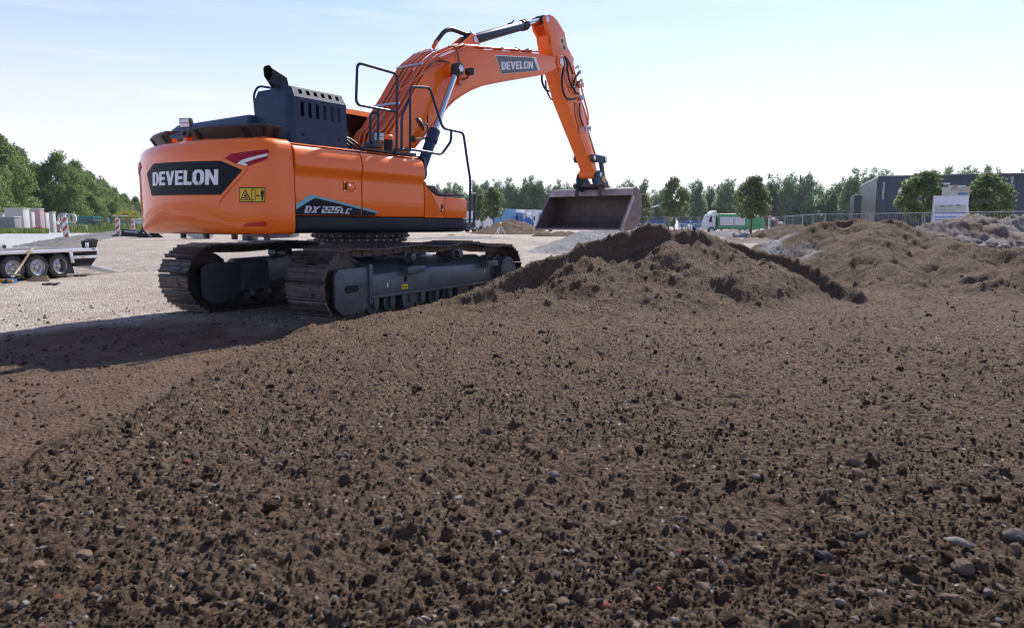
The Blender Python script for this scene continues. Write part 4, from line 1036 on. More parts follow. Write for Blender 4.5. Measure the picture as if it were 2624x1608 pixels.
for y in (-.15, .10): mb.prism([(a0.x - .50, a0.z - .26), (a0.x + .22, a0.z - .25), (a0.x + .09, a0.z + .03), (a0.x + .02, a0.z + .095), (a0.x - .07, a0.z + .07)], y, y + .05)
part(mb, 'cylinder_bracket', 'orange', BOOM, bevel=.008)
part(MB().cyl((a0.x, -.165, a0.z), (a0.x, -.148, a0.z), .05, n=20), 'pin', 'zinc', BOOM)
fm = a0 + d * ((a1 - a0).length * .78) + Vector((-d.z, 0, d.x)) * .10
mb = MB(); mb.tube([fm - d * .12, fm + d * .02, fm + d * .06 + Vector((0, 0, .03))], .014, 7); part(mb, 'cylinder_fitting', 'black_rubber', AC)

# ---- boom pipework: steel lines across the back and top plates
def on_boom(t, y, off=.05):
    """point above the boom's upper edge line at fraction t"""
    P = np.array(top[1:-3]); L = np.concatenate([[0], np.cumsum(np.hypot(*np.diff(P, axis=0).T))]); s = t * L[-1]
    x, z = np.interp(s, L, P[:, 0]), np.interp(s, L, P[:, 1]); x2, z2 = np.interp(s + .05, L, P[:, 0]), np.interp(s + .05, L, P[:, 1]); x1, z1 = np.interp(max(0, s - .05), L, P[:, 0]), np.interp(max(0, s - .05), L, P[:, 1])
    dx, dz = x2 - x1, z2 - z1; n = math.hypot(dx, dz); return Vector((x - dz / n * off, y, z + dx / n * off))
for k, (y, t0, t1, r, off) in enumerate([(.25, 0, .42, .018, .12), (.195, 0, .44, .018, .12), (.14, 0, .40, .024, .12), (.045, 0, .42, .024, .12), (-.05, 0, .40, .024, .11), (-.11, 0, .98, .022, .07), (-.165, 0, .99, .019, .075), (-.215, 0, .47, .019, .09), (-.255, 0, .99, .018, .055)]):
    pts = [on_boom(t, y * (1 - .25 * max(0, t - .45)) , off + (.03 if t < .03 else 0)) for t in np.linspace(t0, t1, 26)]
    if t0 == 0: pts = [Vector((-.12 - .02 * k, y * 1.1, 2.12)), Vector((.10, y * 1.02, 2.24))] + pts
    part(MB().tube(pts, r, 10), 'hydraulic_pipe', 'orange_pipe', BOOM)
mb = MB(); mb.tube([on_boom(t, .093, .10) for t in np.linspace(0, .36, 20)], .03, 8); mb.tube([on_boom(t, -.005, .09) for t in np.linspace(0, .36, 20)], .022, 8); part(mb, 'rubber_hose', 'black_rubber', BOOM)
for t, w in ((.13, .56), (.30, .56), (.385, .5)):
    p = on_boom(t, 0, .135); q2 = on_boom(t + .01, 0, .135); R = Vector((q2.x - p.x, 0, q2.z - p.z)).to_track_quat('X', 'Z').to_matrix()
    part(MB().box(p, (.05, w, .02), R), 'pipe_clamp', 'zinc', BOOM, bevel=.004)
for t in (.52, .63, .74, .85, .93):
    p = on_boom(t, -.17, .045); q2 = on_boom(t + .01, -.17, .045); R = Vector((q2.x - p.x, 0, q2.z - p.z)).to_track_quat('X', 'Z').to_matrix()
    mb = MB(); mb.box(p, (.07, .20, .05), R); c = part(mb, 'pipe_clamp', 'orange_pipe', BOOM, bevel=.006)
    mb = MB(); mb.box(p + Vector((0, 0, .045)), (.05, .02, .03), R); part(mb, 'clamp_bolt', 'black_plastic', BOOM)
# side pipe crossing the right face
sp_ = [ply(u, v, -BW - .02) for u, v in Z2((690, 805), (800, 730), (960, 605), (1000, 575), (1100, 535))]
part(MB().tube(spline([tuple(p) for p in sp_], 6), .014, 8), 'hydraulic_pipe', 'orange_pipe', BOOM)
sp_ = [ply(u, v, -BW - .02) for u, v in Z2((1085, 500), (1230, 440), (1340, 380), (1440, 375))]
part(MB().tube(spline([tuple(p) for p in sp_], 6), .018, 8), 'hydraulic_pipe', 'orange_pipe', BOOM)
for pts in (((965, 575), (1030, 525), (1110, 512), (1180, 535), (1205, 560)), ((1165, 372), (1215, 375), (1250, 420), (1262, 480), (1275, 550))):
    P = [ply(u, v, -BW - .03) for u, v in Z2(*pts)]; part(MB().tube(spline([tuple(p) for p in P], 6), .010, 7), 'lamp_cable', 'black_rubber', BOOM)
# big hoses arching to the arm cylinder
for dy in (-.03, .05):
    P = [ply(u, v, dy) for u, v in Z2((1040, 335), (1075, 290), (1130, 225), (1190, 205), (1260, 225), (1330, 250), (1390, 250))]
    P = [(p[0], p[1], p[2] - .35 * max(0, dy)) for p in P]
    part(MB().tube(spline(P, 6), .030, 10), 'arch_hose', 'black_rubber', BOOM)
    pe = P[-1]; part(MB().cyl((pe[0] - .04, pe[1], pe[2]), (pe[0] + .12, pe[1], pe[2] - .03), .034, n=12), 'hose_fitting', 'zinc', BOOM)
    pe = P[0]; part(MB().cyl((pe[0] - .05, pe[1], pe[2] - .08), (pe[0] + .03, pe[1], pe[2] + .03), .032, n=12), 'hose_fitting', 'orange_pipe', BOOM)

# ---- arm
AW = .165
def Za(*pts): return [(1440 + x / 4.72, 160 + y / 4.72) for x, y in pts]
inn = XZ(Z3((735, 130), (760, 260), (800, 330), (815, 440), (830, 560), (865, 700), (905, 800), (985, 1080)) + Za((50, 460), (150, 720), (260, 1000), (370, 1290), (385, 1400)), -AW)
outr = XZ(Za((420, 1390), (428, 1310), (385, 1130), (355, 1030), (305, 760), (262, 560), (220, 345), (165, 130)) + Z3((1060, 560), (1010, 470), (975, 300), (885, 150), (840, 105), (790, 82), (750, 95)), -AW)
ki = 2
body = inn[ki:] + outr[:-3]
ARM = part(MB().prism(body, -AW, AW), 'arm', 'orange', bevel=.012, ang=50)
cap = inn[:ki + 2] + outr[-6:]
for y0, y1 in ((-AW - .002, -AW + .055), (AW - .055, AW + .002)):
    part(MB().prism(cap, y0, y1), 'bracket_plate', 'orange', ARM, bevel=.008, ang=50)
boss('cylinder_pin', *Z3((772, 135))[0], -AW - .004, AW + .004, .062, 'zinc', ARM, False)
boss('bucket_cylinder_pin', *Z3((1066, 628))[0], -.14, .14, .075, 'orange', ARM, True, .6)
boss('link_pin_boss', *Za((378, 1155))[0], -.20, .20, .085, 'orange', ARM, False)
boss('tip_boss', *Za((405, 1350))[0], -.19, .19, .10, 'orange', ARM, False)
# warning decal and weld ribs on the arm
side_prism('warning_sticker', Z3((915, 368), (958, 345), (998, 505), (960, 543)), -AW - .003, 'decal_cream', ARM, .004)
side_prism('sticker_mark', Z3((935, 385), (950, 378), (962, 425), (945, 432)), -AW - .005, 'decal_black', ARM, .003)
side_prism('sticker_mark', Z3((960, 462), (975, 455), (985, 500), (966, 508)), -AW - .005, 'decal_black', ARM, .003)
def ptube(pts, y, r, name, mat, parent, n=8, sub=6):
    P = [ply(u, v, yy) for (u, v), yy in zip(pts, y if isinstance(y, list) else [y] * len(pts))]
    return part(MB().tube(spline([tuple(p) for p in P], sub), r, n), name, mat, parent)
ptube(Z3((905, 825), (960, 780), (1030, 715)), -AW, .013, 'weld_rib', 'orange', ARM)
ptube(Z3((965, 985), (1030, 930), (1085, 880)), -AW, .013, 'weld_rib', 'orange', ARM)
ptube(Z3((1030, 940), (1025, 1000), (1060, 1045), (1110, 1055)), -AW, .012, 'weld_rib', 'orange', ARM)
ptube(Z3((1105, 1140), (1100, 1240), (1120, 1360), (1150, 1450)), -AW - .01, .013, 'hydraulic_pipe', 'orange_pipe', ARM)
# hoses between boom and arm
ptube(Z3((920, 580), (960, 620), (965, 720), (945, 850), (950, 980), (985, 1075), (1040, 1105), (1120, 1095)), -.24, .022, 'rubber_hose', 'black_rubber', ARM, 10)
ptube(Z3((975, 590), (1005, 660), (1010, 760), (1035, 880), (1080, 965), (1120, 940), (1140, 895)), -.22, .022, 'rubber_hose', 'black_rubber', ARM, 10)
ptube(Z3((985, 590), (1030, 660), (1060, 740), (1080, 800)), -.18, .013, 'rubber_hose', 'black_rubber', ARM)
ptube(Z3((1150, 790), (1105, 850), (1085, 940), (1100, 1010), (1145, 1045)), -.20, .020, 'rubber_hose', 'black_rubber', ARM, 10)
ptube(Z3((1160, 1150), (1155, 1240), (1170, 1340), (1205, 1430)), -.20, .017, 'rubber_hose', 'black_rubber', ARM)
ptube(Z3((700, 810), (705, 900), (745, 985), (790, 1010)), [.30, .30, .28, .2], .022, 'rubber_hose', 'black_rubber', ARM, 10)
ptube(Z3((745, 880), (755, 980), (790, 1070), (835, 1118)), [.30, .30, .28, .2], .018, 'rubber_hose', 'black_rubber', ARM, 10)
ptube(Za((225, 270), (265, 430), (315, 630), (310, 760)), -.12, .018, 'hydraulic_pipe', 'orange_pipe', ARM)
ptube(Za((240, 480), (290, 640), (300, 720)), -.15, .017, 'hydraulic_pipe', 'orange_pipe', ARM)
for u, v, r in Z3_ if False else [(*Z3((1145, 780))[0], .03), (*Z3((1160, 890))[0], .035), (*Z3((1155, 1090))[0], .04), (*Z3((1120, 720))[0], .025)] + [(*Za((270, 800))[0], .04), (*Za((320, 800))[0], .04), (*Za((230, 430))[0], .035)]:
    p = ply(u, v, -.16); mb = MB(); mb.cyl((p[0] - r, -.20, p[2] + r * .4), (p[0] + r, -.12, p[2] - r * .4), r * .7, n=10); mb.cyl((p[0], -.21, p[2] - r * 1.5), (p[0], -.21, p[2] + r * 1.2), r * .5, n=8); part(mb, 'hose_fitting', 'zinc', ARM)
for pts in (((1130, 1075), (1180, 1070), (1185, 1120), (1135, 1130)), ((1130, 930), (1190, 905), (1190, 960), (1140, 975))):
    P = XZ(Z3(*pts), -.15); part(MB().prism(P, -.19, -.10), 'fitting_block', 'orange_pipe', ARM, bevel=.006)
P = XZ(Za((195, 790), (265, 770), (270, 850), (200, 860)), -.17); part(MB().prism(P, -.20, -.12), 'fitting_block', 'orange_pipe', ARM, bevel=.006)
# bucket cylinder along the arm's back
c0 = _f0(*Z3((1066, 628))[0], -.14); c2 = _f0(*Za((512, 1172))[0], -.22); dd = (c2 - c0).normalized(); ln = (c2 - c0).length
BC = part(MB().cyl(c0 + dd * .06, c0 + dd * ln * .60, .070, n=22), 'bucket_cylinder', 'navy', bevel=.005)
part(MB().cyl(c0 + dd * ln * .60, c2, .046, n=18), 'cylinder_rod', 'chrome', BC)
part(MB().cyl(c0 + dd * ln * .56, c0 + dd * ln * .63, .09, n=22), 'cylinder_gland', 'black_plastic', BC, bevel=.005)
# linkage
LK = empty('bucket_linkage', (0, 0, 0)); LK.parent = EXC
l0, l1 = ply(*Za((378, 1155))[0], -.22), ply(*Za((515, 1178))[0], -.22)
for y0, y1 in ((-.245, -.195), (.195, .245)):
    mb = MB(); A, B = Vector((l0[0], 0, l0[2])), Vector((l1[0], 0, l1[2])); dl = (B - A).normalized(); nl = Vector((-dl.z, 0, dl.x))
    pts = [(A + r * (nl * math.cos(t) - dl * math.sin(t))) for r in (.085,) for t in np.linspace(0, math.pi, 9)] + [(B + .075 * (-nl * math.cos(t) + dl * math.sin(t))) for t in np.linspace(0, math.pi, 9)]
    part(mb.prism([(p.x, p.z) for p in pts], y0, y1), 'side_link', 'navy', LK, bevel=.006)
mb = MB()
for p, r in ((l0, .052), (l1, .05)):
    mb.cyl((p[0], -.262, p[2]), (p[0], .262, p[2]), r, n=20)
part(mb, 'link_pin', 'zinc', LK, bevel=.004)
c3 = ply(*Za((545, 1480))[0], -.2)
mb = MB(); mb.prism([(l1[0] - .06, l1[2]), (l1[0] + .06, l1[2] + .02), (c3[0] + .06, c3[2]), (c3[0] - .05, c3[2] - .02)], -.15, -.09); mb.prism([(l1[0] - .06, l1[2]), (l1[0] + .06, l1[2] + .02), (c3[0] + .06, c3[2]), (c3[0] - .05, c3[2] - .02)], .09, .15); mb.box(((l1[0] + c3[0]) / 2, 0, (l1[2] + c3[2]) / 2), (.07, .2, .10))
part(mb, 'push_link', 'navy', LK, bevel=.008)
# quick coupler
def Zb(*pts): return [(1340 + x / 5.0324, 330 + y / 5.0324) for x, y in pts]
CP = empty('quick_coupler', (0, 0, 0)); CP.parent = EXC
cpl = XZ(Zb((935, 640), (950, 575), (990, 538), (1030, 580), (1100, 695), (1105, 745), (1065, 800), (1040, 835), (985, 800), (940, 730)), -.25)
for y0, y1 in ((-.255, -.21), (.21, .255)): part(MB().prism(cpl, y0, y1), 'side_plate', 'navy', CP, bevel=.006)
fb = ply(*Zb((1000, 700))[0], -.2); rb_ = ply(*Zb((1075, 760))[0], -.2); tb = ply(*Zb((995, 590))[0], -.25)
mb = MB(); mb.box(((fb[0] + rb_[0]) / 2 + .02, 0, (fb[2] + rb_[2]) / 2 - .02), (.40, .42, .10)); part(mb, 'coupler_body', 'navy', CP, bevel=.01)
mb = MB(); mb.cyl((tb[0], -.275, tb[2]), (tb[0], .275, tb[2]), .055, n=20); part(mb, 'coupler_pin', 'zinc', CP, bevel=.004)
mb = MB(); mb.cyl((rb_[0] + .04, -.275, rb_[2]), (rb_[0] + .04, .275, rb_[2]), .055, n=20); part(mb, 'coupler_pin', 'zinc', CP, bevel=.004)
side_prism('yellow_mark', Zb((1022, 628), (1040, 612), (1062, 655), (1048, 688), (1030, 670)), -.258, 'decal_yellow', CP, .003)
# ---- bucket: wide cleaning bucket
BYR, BYL = -1.06, 1.15
BK = empty('bucket', (0, 0, 0)); BK.parent = EXC
po = [(7.03, 1.985), (7.14, 2.035), (7.27, 1.985), (7.40, 1.83), (7.46, 1.62), (7.43, 1.40), (7.32, 1.23), (7.12, 1.12), (6.80, 1.085), (6.45, 1.080)]
cen = (6.95, 1.60)
pi_ = [(x + (cen[0] - x) * .07, z + (cen[1] - z) * .07) for x, z in po]; pi_[-1] = (6.45, 1.112); pi_[-2] = (6.80, 1.118); pi_[0] = (7.00, 1.94)
part(MB().prism(po + pi_[::-1], BYR + .03, BYL - .03), 'bucket_shell', 'bucket_steel', BK, bevel=.003, ang=25)
sp = [(6.985, 1.86), (7.03, 2.0), (7.14, 2.05)] + [(x + (x - cen[0]) * .02, z + (z - cen[1]) * .02) for x, z in po[2:8]] + [(6.80, 1.07), (6.40, 1.068), (6.39, 1.10)]
part(MB().prism(sp, BYR, BYR + .032), 'side_plate', 'bucket_mud', BK, bevel=.004)
part(MB().prism(sp, BYL - .032, BYL), 'side_plate', 'bucket_steel', BK, bevel=.004)
part(MB().prism([(6.32, 1.088), (6.50, 1.078), (6.60, 1.078), (6.60, 1.122), (6.50, 1.118)], BYR - .006, BYL + .006), 'cutting_edge', 'worn_steel', BK, bevel=.003)
part(MB().prism([(6.965, 1.855), (6.995, 1.845), (7.045, 1.98), (7.02, 2.0)], BYR + .005, BYL - .005), 'top_lip', 'worn_steel', BK, bevel=.004)
for y in (BYR - .012, BYL - .012):
    part(MB().prism([(6.40, 1.09), (6.50, 1.075), (7.06, 1.80), (6.985, 1.865)], y, y + .024), 'side_cutter', 'worn_steel', BK, bevel=.003)
for y in (-.33, .27):      # hook plates welded to the bucket back, gripping the coupler bars
    hk = XZ(Zb((965, 720), (985, 695), (1010, 700), (1030, 730), (1025, 790), (1015, 840), (1030, 875), (1055, 885), (1020, 893), (992, 870), (985, 820), (1000, 770), (995, 745), (975, 750)), -.33)
    part(MB().prism(hk, y, y + .05), 'hook_plate', 'bucket_steel', BK, bevel=.005)
hb = ply(*Zb((850, 732))[0], 0); part(MB().cyl((hb[0] + .02, -.40, hb[2]), (hb[0] + .02, .38, hb[2]), .04, n=18), 'hook_bar', 'bucket_steel', BK)
for y in (-.40, .36):
    part(MB().cyl((hb[0] + .02, y - .03, hb[2]), (hb[0] + .02, y + .03, hb[2]), .068, n=20), 'bar_collar', 'bucket_steel', BK, bevel=.008)

# ---- undercarriage
UCM = Matrix.Rotation(UCH - UPH, 4, 'Z')
_cx = np.array([math.cos(UCH), math.sin(UCH), 0]); _cy = np.array([-math.sin(UCH), math.cos(UCH), 0])
def ucp(u, v, off):
    d = pray(u, v); o = _eo + _cy * off; P = CAMP + d * (((o - CAMP) @ _cy) / (d @ _cy)); return (float((P - _eo) @ _cx), float(P[2]))
def upart(mb, name, mat, parent=None, bevel=0.0, seg=2, ang=35):
    mb.x = UCM; return part(mb, name, mat, parent, bevel, seg, ang)
GA = 1.195
mb = MB(); mb.cyl((0, 0, .80), (0, 0, .93), .60, n=48); mb.cyl((0, 0, .93), (0, 0, .985), .66, n=48); SR = upart(mb, 'swing_ring', 'frame_steel', bevel=.006)
mb = MB(); mb.cyl((0, 0, .99), (0, 0, 1.10), .70, n=48); upart(mb, 'swing_ring_cover', 'frame_steel', bevel=.006)
mb = MB()
for k in range(36):
    t = 2 * math.pi * k / 36
    for r, z in ((.665, .958), (.705, 1.02)): mb.cyl((r * math.cos(t) - .008 * math.cos(t), r * math.sin(t) - .008 * math.sin(t), z), ((r + .018) * math.cos(t), (r + .018) * math.sin(t), z), .014, n=6)
upart(mb, 'ring_bolts', 'bolt', SR).name = 'ring_bolt'
mb = MB(); mb.box((0, 0, .62), (1.5, 1.3, .36)); upart(mb, 'car_body', 'frame_steel', bevel=.03)
for sx in (-1, 1):
    for sy in (-1, 1):
        mb = MB(); mb.loft([[(sx * .35, sy * .35, .80), (sx * .70, sy * .35, .78), (sx * .70, sy * .35, .45), (sx * .35, sy * .35, .45)], [(sx * .75, sy * 1.12, .66), (sx * 1.15, sy * 1.12, .64), (sx * 1.15, sy * 1.12, .34), (sx * .75, sy * 1.12, .34)]])
        upart(mb, 'leg_beam', 'frame_steel', bevel=.015)
lab = plx(688, 690, -1.2)
# track path (chain pin line), shared by both sides
def track_path():
    iz, ir, sz, sr = .455, .385, .435, .365
    P = [(-1.83 + ir * math.cos(t), iz + ir * math.sin(t)) for t in np.linspace(-math.pi / 2, -3 * math.pi / 2, 15)]
    P += [(-1.25, .828), (-.85, .845), (-.50, .862), (-.1, .838), (.25, .838), (.62, .868), (.95, .845), (1.35, .800)]
    P += [(1.83 + sr * math.cos(t), sz + sr * math.sin(t)) for t in np.linspace(math.pi / 2, -math.pi / 2, 15)]
    P = [(p[0], max(p[1], .070)) for p in P]
    Q = [Vector((p[0], 0, p[1])) for p in P]; Q = spline(Q, 6) + [Q[0]]
    A = np.array([[q.x, q.z] for q in Q]); L = np.concatenate([[0], np.cumsum(np.hypot(*np.diff(A, axis=0).T))]); return A, L
TA, TL = track_path(); NSH = 50
def tpt(s):
    s = s % TL[-1]; return np.array([np.interp(s, TL, TA[:, 0]), np.interp(s, TL, TA[:, 1])])
pf = [(-.103, -.002), (-.103, .014), (-.092, .014), (-.088, .040), (-.074, .040), (-.068, .014), (-.012, .013), (-.008, .032), (.004, .032), (.009, .013), (.058, .012), (.062, .030), (.074, .030), (.079, .012), (.090, .004), (.096, -.012), (.085, -.012), (.078, -.002)]
shoe_me = {}
for w in (0, 1, 2):
    mb = MB(); mb.prism(pf, -.30, .30)
    if w: mb.box((.018, .02, .016), (.07 if w == 1 else .055, .22, .014)); mb.box((-.04, -.02 * w, .016), (.04, .20, .012))
    shoe_me[w] = mb.mesh('track_shoe', 'track_steel')
for side in (-1, 1):
    mb = MB(); step = TL[-1] / NSH; frames = []
    for k in range(NSH):
        s = k * step; p, q = tpt(s - step * .5), tpt(s + step * .5); c = (p + q) / 2; t = (q - p) / np.linalg.norm(q - p)
        n = np.array([-t[1], t[0]]);  n = n if (c - np.array([0, .45])) @ n > 0 or abs(c[0]) < 1.8 and ((n[1] > 0) == (c[1] > .45)) else -n
        if abs(c[0]) < 1.75: n = np.array([-t[1], t[0]]); n = n if (n[1] > 0) == (c[1] > .45) else -n
        frames.append((c, t, n))
        for yy in (-.085, .085):
            R = Matrix(((t[0], 0, n[0]), (0, 1, 0), (t[1], 0, n[1])))
            mb.box((c[0], side * GA + yy, c[1]), (step * .93, .035, .085), R)
            mb.cyl((p[0], side * GA - .11, p[1]), (p[0], side * GA + .11, p[1]), .022, n=8)
    TR = upart(mb, 'crawler_track', 'track_steel')
    for k, (c, t, n) in enumerate(frames):
        xd = Vector((t[0], 0, t[1])); zd = Vector((n[0], 0, n[1])); yd_ = zd.cross(xd)
        M = Matrix(((xd.x, yd_.x, zd.x, c[0] + n[0] * .045), (xd.y, yd_.y, zd.y, side * GA), (xd.z, yd_.z, zd.z, c[1] + n[1] * .045), (0, 0, 0, 1)))
        link('track_shoe', shoe_me[(k * 7 + side) % 3], TR, UCM @ M)
    # frame of the track
    o = side
    def sy(v): return -v * side if False else v * side
    FR = empty('track_frame', (0, 0, 0)); FR.parent = EXC
    def yy(v): return v * (-side) * -1
    V = lambda v: side * v
    sec = [(.86, .66), (1.10, .72), (1.14, .72), (1.40, .58), (1.41, .56), (1.41, .32), (1.37, .27), (.86, .27)]
    mb = MB(); mb.loft([[(u, V(v), z + dz * (1 if z > .5 else .2)) for v, z in sec] for u, dz in ((-1.42, -.02), (0, 0.02), (1.40, 0.0))]); upart(mb, 'side_beam', 'frame_steel', FR, bevel=.008)
    mb = MB(); mb.bx(-1.40, 1.40, min(V(1.39), V(1.44)), max(V(1.39), V(1.44)), .275, .315); upart(mb, 'lower_rib', 'frame_steel', FR, bevel=.006)
    # openings in the sloping plate and the side
    for u, l in ((-.52, .13), (.35, .13)):
        mb = MB(); c = Vector((u, V(1.27), .667)); d2 = Vector((0, V(.26), -.14)).normalized(); nn = Vector((0, V(.14), .26)).normalized()
        pts = [c + Vector((l * math.cos(t) * (1 if abs(math.cos(t)) < .9 else 1), 0, 0)) + d2 * (.055 * math.sin(t)) for t in np.linspace(0, 2 * math.pi, 20, endpoint=False)]
        mb.add([p + nn * .004 for p in pts] + [p - nn * .03 for p in pts], [tuple(range(20))] + [(i, (i + 1) % 20, 20 + (i + 1) % 20, 20 + i) for i in range(20)]); upart(mb, 'frame_opening', 'dark_gap', FR)
    mb = MB(); mb.cyl((-.72, V(1.4105), .475), (-.72, V(1.4125), .475), .04, n=20); upart(mb, 'frame_opening', 'dark_gap', FR)
    for u0, u1 in ((-.80, -.42), (1.15, 1.45)):
        mb = MB(); mb.bx(u0, u1, min(V(1.38), V(1.52)), max(V(1.38), V(1.52)), .545, .635); upart(mb, 'step_block', 'frame_steel', FR, bevel=.008)
    # idler guard at the rear
    gp = [(-2.02, .60), (-1.95, .66), (-1.44, .67), (-1.42, .62), (-1.42, .30), (-1.52, .14), (-1.90, .12), (-2.02, .22)]
    mb = MB(); mb.prism(gp, V(1.38), V(1.43)); mb.bx(-1.46, -1.40, min(V(1.3), V(1.455)), max(V(1.3), V(1.455)), .22, .70); upart(mb, 'idler_guard', 'frame_steel', FR, bevel=.008)
    mb = MB(); mb.prism(gp, V(.93), V(.98)); upart(mb, 'idler_guard', 'frame_steel', FR, bevel=.008)
    mb = MB(); mb.prism([(-1.75 + .075 * (1 if math.cos(t) > 0 else -1) + .045 * math.cos(t), .42 + .045 * math.sin(t)) for t in np.linspace(0, 2 * math.pi, 24, endpoint=False)], V(1.4305), V(1.4325)); upart(mb, 'frame_opening', 'dark_gap', FR)
    mb = MB(); mb.lathe((-1.83, V(GA) - .09, .455), (0, 1, 0), [(0, .05), (0, .36), (.03, .36), (.04, .33), (.14, .33), (.15, .36), (.18, .36), (.18, .05)], 40); upart(mb, 'idler', 'track_steel', FR)
    # sprocket with final drive
    mb = MB(); n = 21; ptsS = []
    for k in range(n * 2): r = .375 if k % 2 == 0 else .325; t = math.pi * k / n; ptsS.append((1.83 + r * math.cos(t), .435 + r * math.sin(t)))
    mb.prism(ptsS, V(GA) - .03, V(GA) + .03); upart(mb, 'sprocket', 'track_steel', FR)
    mb = MB(); s0, s1 = (V(GA - .2), V(1.50)); mb.lathe((1.83, s0, .435), (0, side, 0), [(0, .05), (0, .26), (.30, .26), (.31, .235), (abs(s1 - s0) - .02, .235), (abs(s1 - s0), .215), (abs(s1 - s0), 0)], 40); fd = upart(mb, 'final_drive', 'frame_steel', FR)
    mb = MB()
    for k in range(16): t = 2 * math.pi * k / 16; mb.cyl((1.83 + .195 * math.cos(t), s1 - side * .003, .435 + .195 * math.sin(t)), (1.83 + .195 * math.cos(t), s1 + side * .008, .435 + .195 * math.sin(t)), .011, n=6)
    upart(mb, 'cover_bolt', 'frame_steel', FR)
    mb = MB(); mb.prism([(1.40, .62), (1.55, .62), (1.60, .45), (1.55, .25), (1.40, .27)], V(1.0), V(1.36)); upart(mb, 'motor_guard', 'frame_steel', FR, bevel=.01)
    # rollers
    for u in (-.50, .62):
        mb = MB(); mb.lathe((u, V(.98), .755), (0, side, 0), [(0, .03), (0, .075), (.10, .075), (.11, .06), (.20, .06), (.21, .08), (.30, .08), (.31, .05), (.40, .055), (.41, .03), (.41, 0)], 22); upart(mb, 'carrier_roller', 'frame_steel', FR)
        mb = MB(); mb.bx(u - .06, u + .06, min(V(.90), V(1.10)), max(V(.90), V(1.10)), .60, .74); upart(mb, 'roller_bracket', 'frame_steel', FR, bevel=.006)
    for k in range(9):
        u = -1.28 + k * .32
        mb = MB(); mb.lathe((u, V(GA) - .20, .185), (0, 1, 0), [(0, 0), (0, .05), (.05, .06), (.06, .115), (.09, .115), (.10, .085), (.30, .085), (.31, .115), (.34, .115), (.35, .06), (.40, .05), (.40, 0)], 18); upart(mb, 'track_roller', 'frame_steel', FR)
        mb = MB(); mb.bx(u - .045, u + .045, min(V(1.37), V(1.40)), max(V(1.37), V(1.40)), .15, .275); upart(mb, 'roller_end', 'frame_steel', FR, bevel=.01)
        if k in (2, 6):
            mb = MB(); mb.prism([(u - .14, .275), (u + .14, .275), (u + .11, .10), (u - .11, .10)], V(1.37), V(1.40)); upart(mb, 'track_guide', 'frame_steel', FR, bevel=.008)
    for u, z, w in ((-1.08, .42, .012), (1.22, .47, .012)):
        mb = MB(); mb.bx(u - w, u + w, min(V(1.411), V(1.413)), max(V(1.411), V(1.413)), z - .025, z + .025); upart(mb, 'white_sticker', 'decal_white', FR)
    mb = MB(); mb.bx(-.80, -.68, min(V(1.411), V(1.4135)), max(V(1.411), V(1.4135)), .345, .405); ys = upart(mb, 'yellow_sticker', 'decal_yellow', FR)
    mb = MB(); mb.bx(-.785, -.765, min(V(1.413), V(1.415)), max(V(1.413), V(1.415)), .36, .39); mb.bx(-.745, -.70, min(V(1.413), V(1.415)), max(V(1.413), V(1.415)), .36, .375); upart(mb, 'sticker_mark', 'decal_black', FR)
# ------------------------------------------------------------------ flatbed trailer on the left (local x toward its rear, y away to the left, z up)
_tr0 = np.array([-9.6, 15.85, 0.0]); TRA = math.atan2(.964, .266)
TRL = empty('flatbed_trailer', tuple(_tr0), TRA, 'low aluminium flatbed trailer with three wheels on its near side and a loading ramp', 'trailer')
_tx = np.array([math.cos(TRA), math.sin(TRA), 0]); _ty = np.array([-math.sin(TRA), math.cos(TRA), 0])
def tpl(u, v, y=0.0):
    d = pray(u, v); o = _tr0 + _ty * y; P = CAMP + d * (((o - CAMP) @ _ty) / (d @ _ty)); q = P - _tr0; return float(q @ _tx), float(P[2])
def Zt(x, y): return x / 7.7, 600 + y / 7.7
def tpart(mb, name, mat, parent=None, bevel=0.0, ang=35): return part(mb, name, mat, parent or TRL, bevel, 2, ang)
ztop = tpl(*Zt(1930, 270))[1]; zlow = tpl(*Zt(1930, 330))[1]
tpart(MB().bx(-6.5, 0, 0, .05, zlow, ztop), 'side_rail', 'alu', bevel=.006)
tpart(MB().bx(-6.5, 0, 2.0, 2.05, zlow, ztop), 'side_rail', 'alu', bevel=.006)
tpart(MB().bx(-.05, .0, .05, 2.0, zlow, ztop), 'end_rail', 'alu', bevel=.006)
for k in range(12): tpart(MB().bx(-6.5, -.05, .052 + k * .1625, .21 + k * .1625, ztop - .035 - .003 * (k % 2), ztop - .008), 'deck_board', 'rubble')
tpart(MB().bx(-6.4, -.1, .35, .45, zlow - .14, zlow), 'chassis_beam', 'black_plastic'); tpart(MB().bx(-6.4, -.1, 1.6, 1.7, zlow - .14, zlow), 'chassis_beam', 'black_plastic')
WR = .272
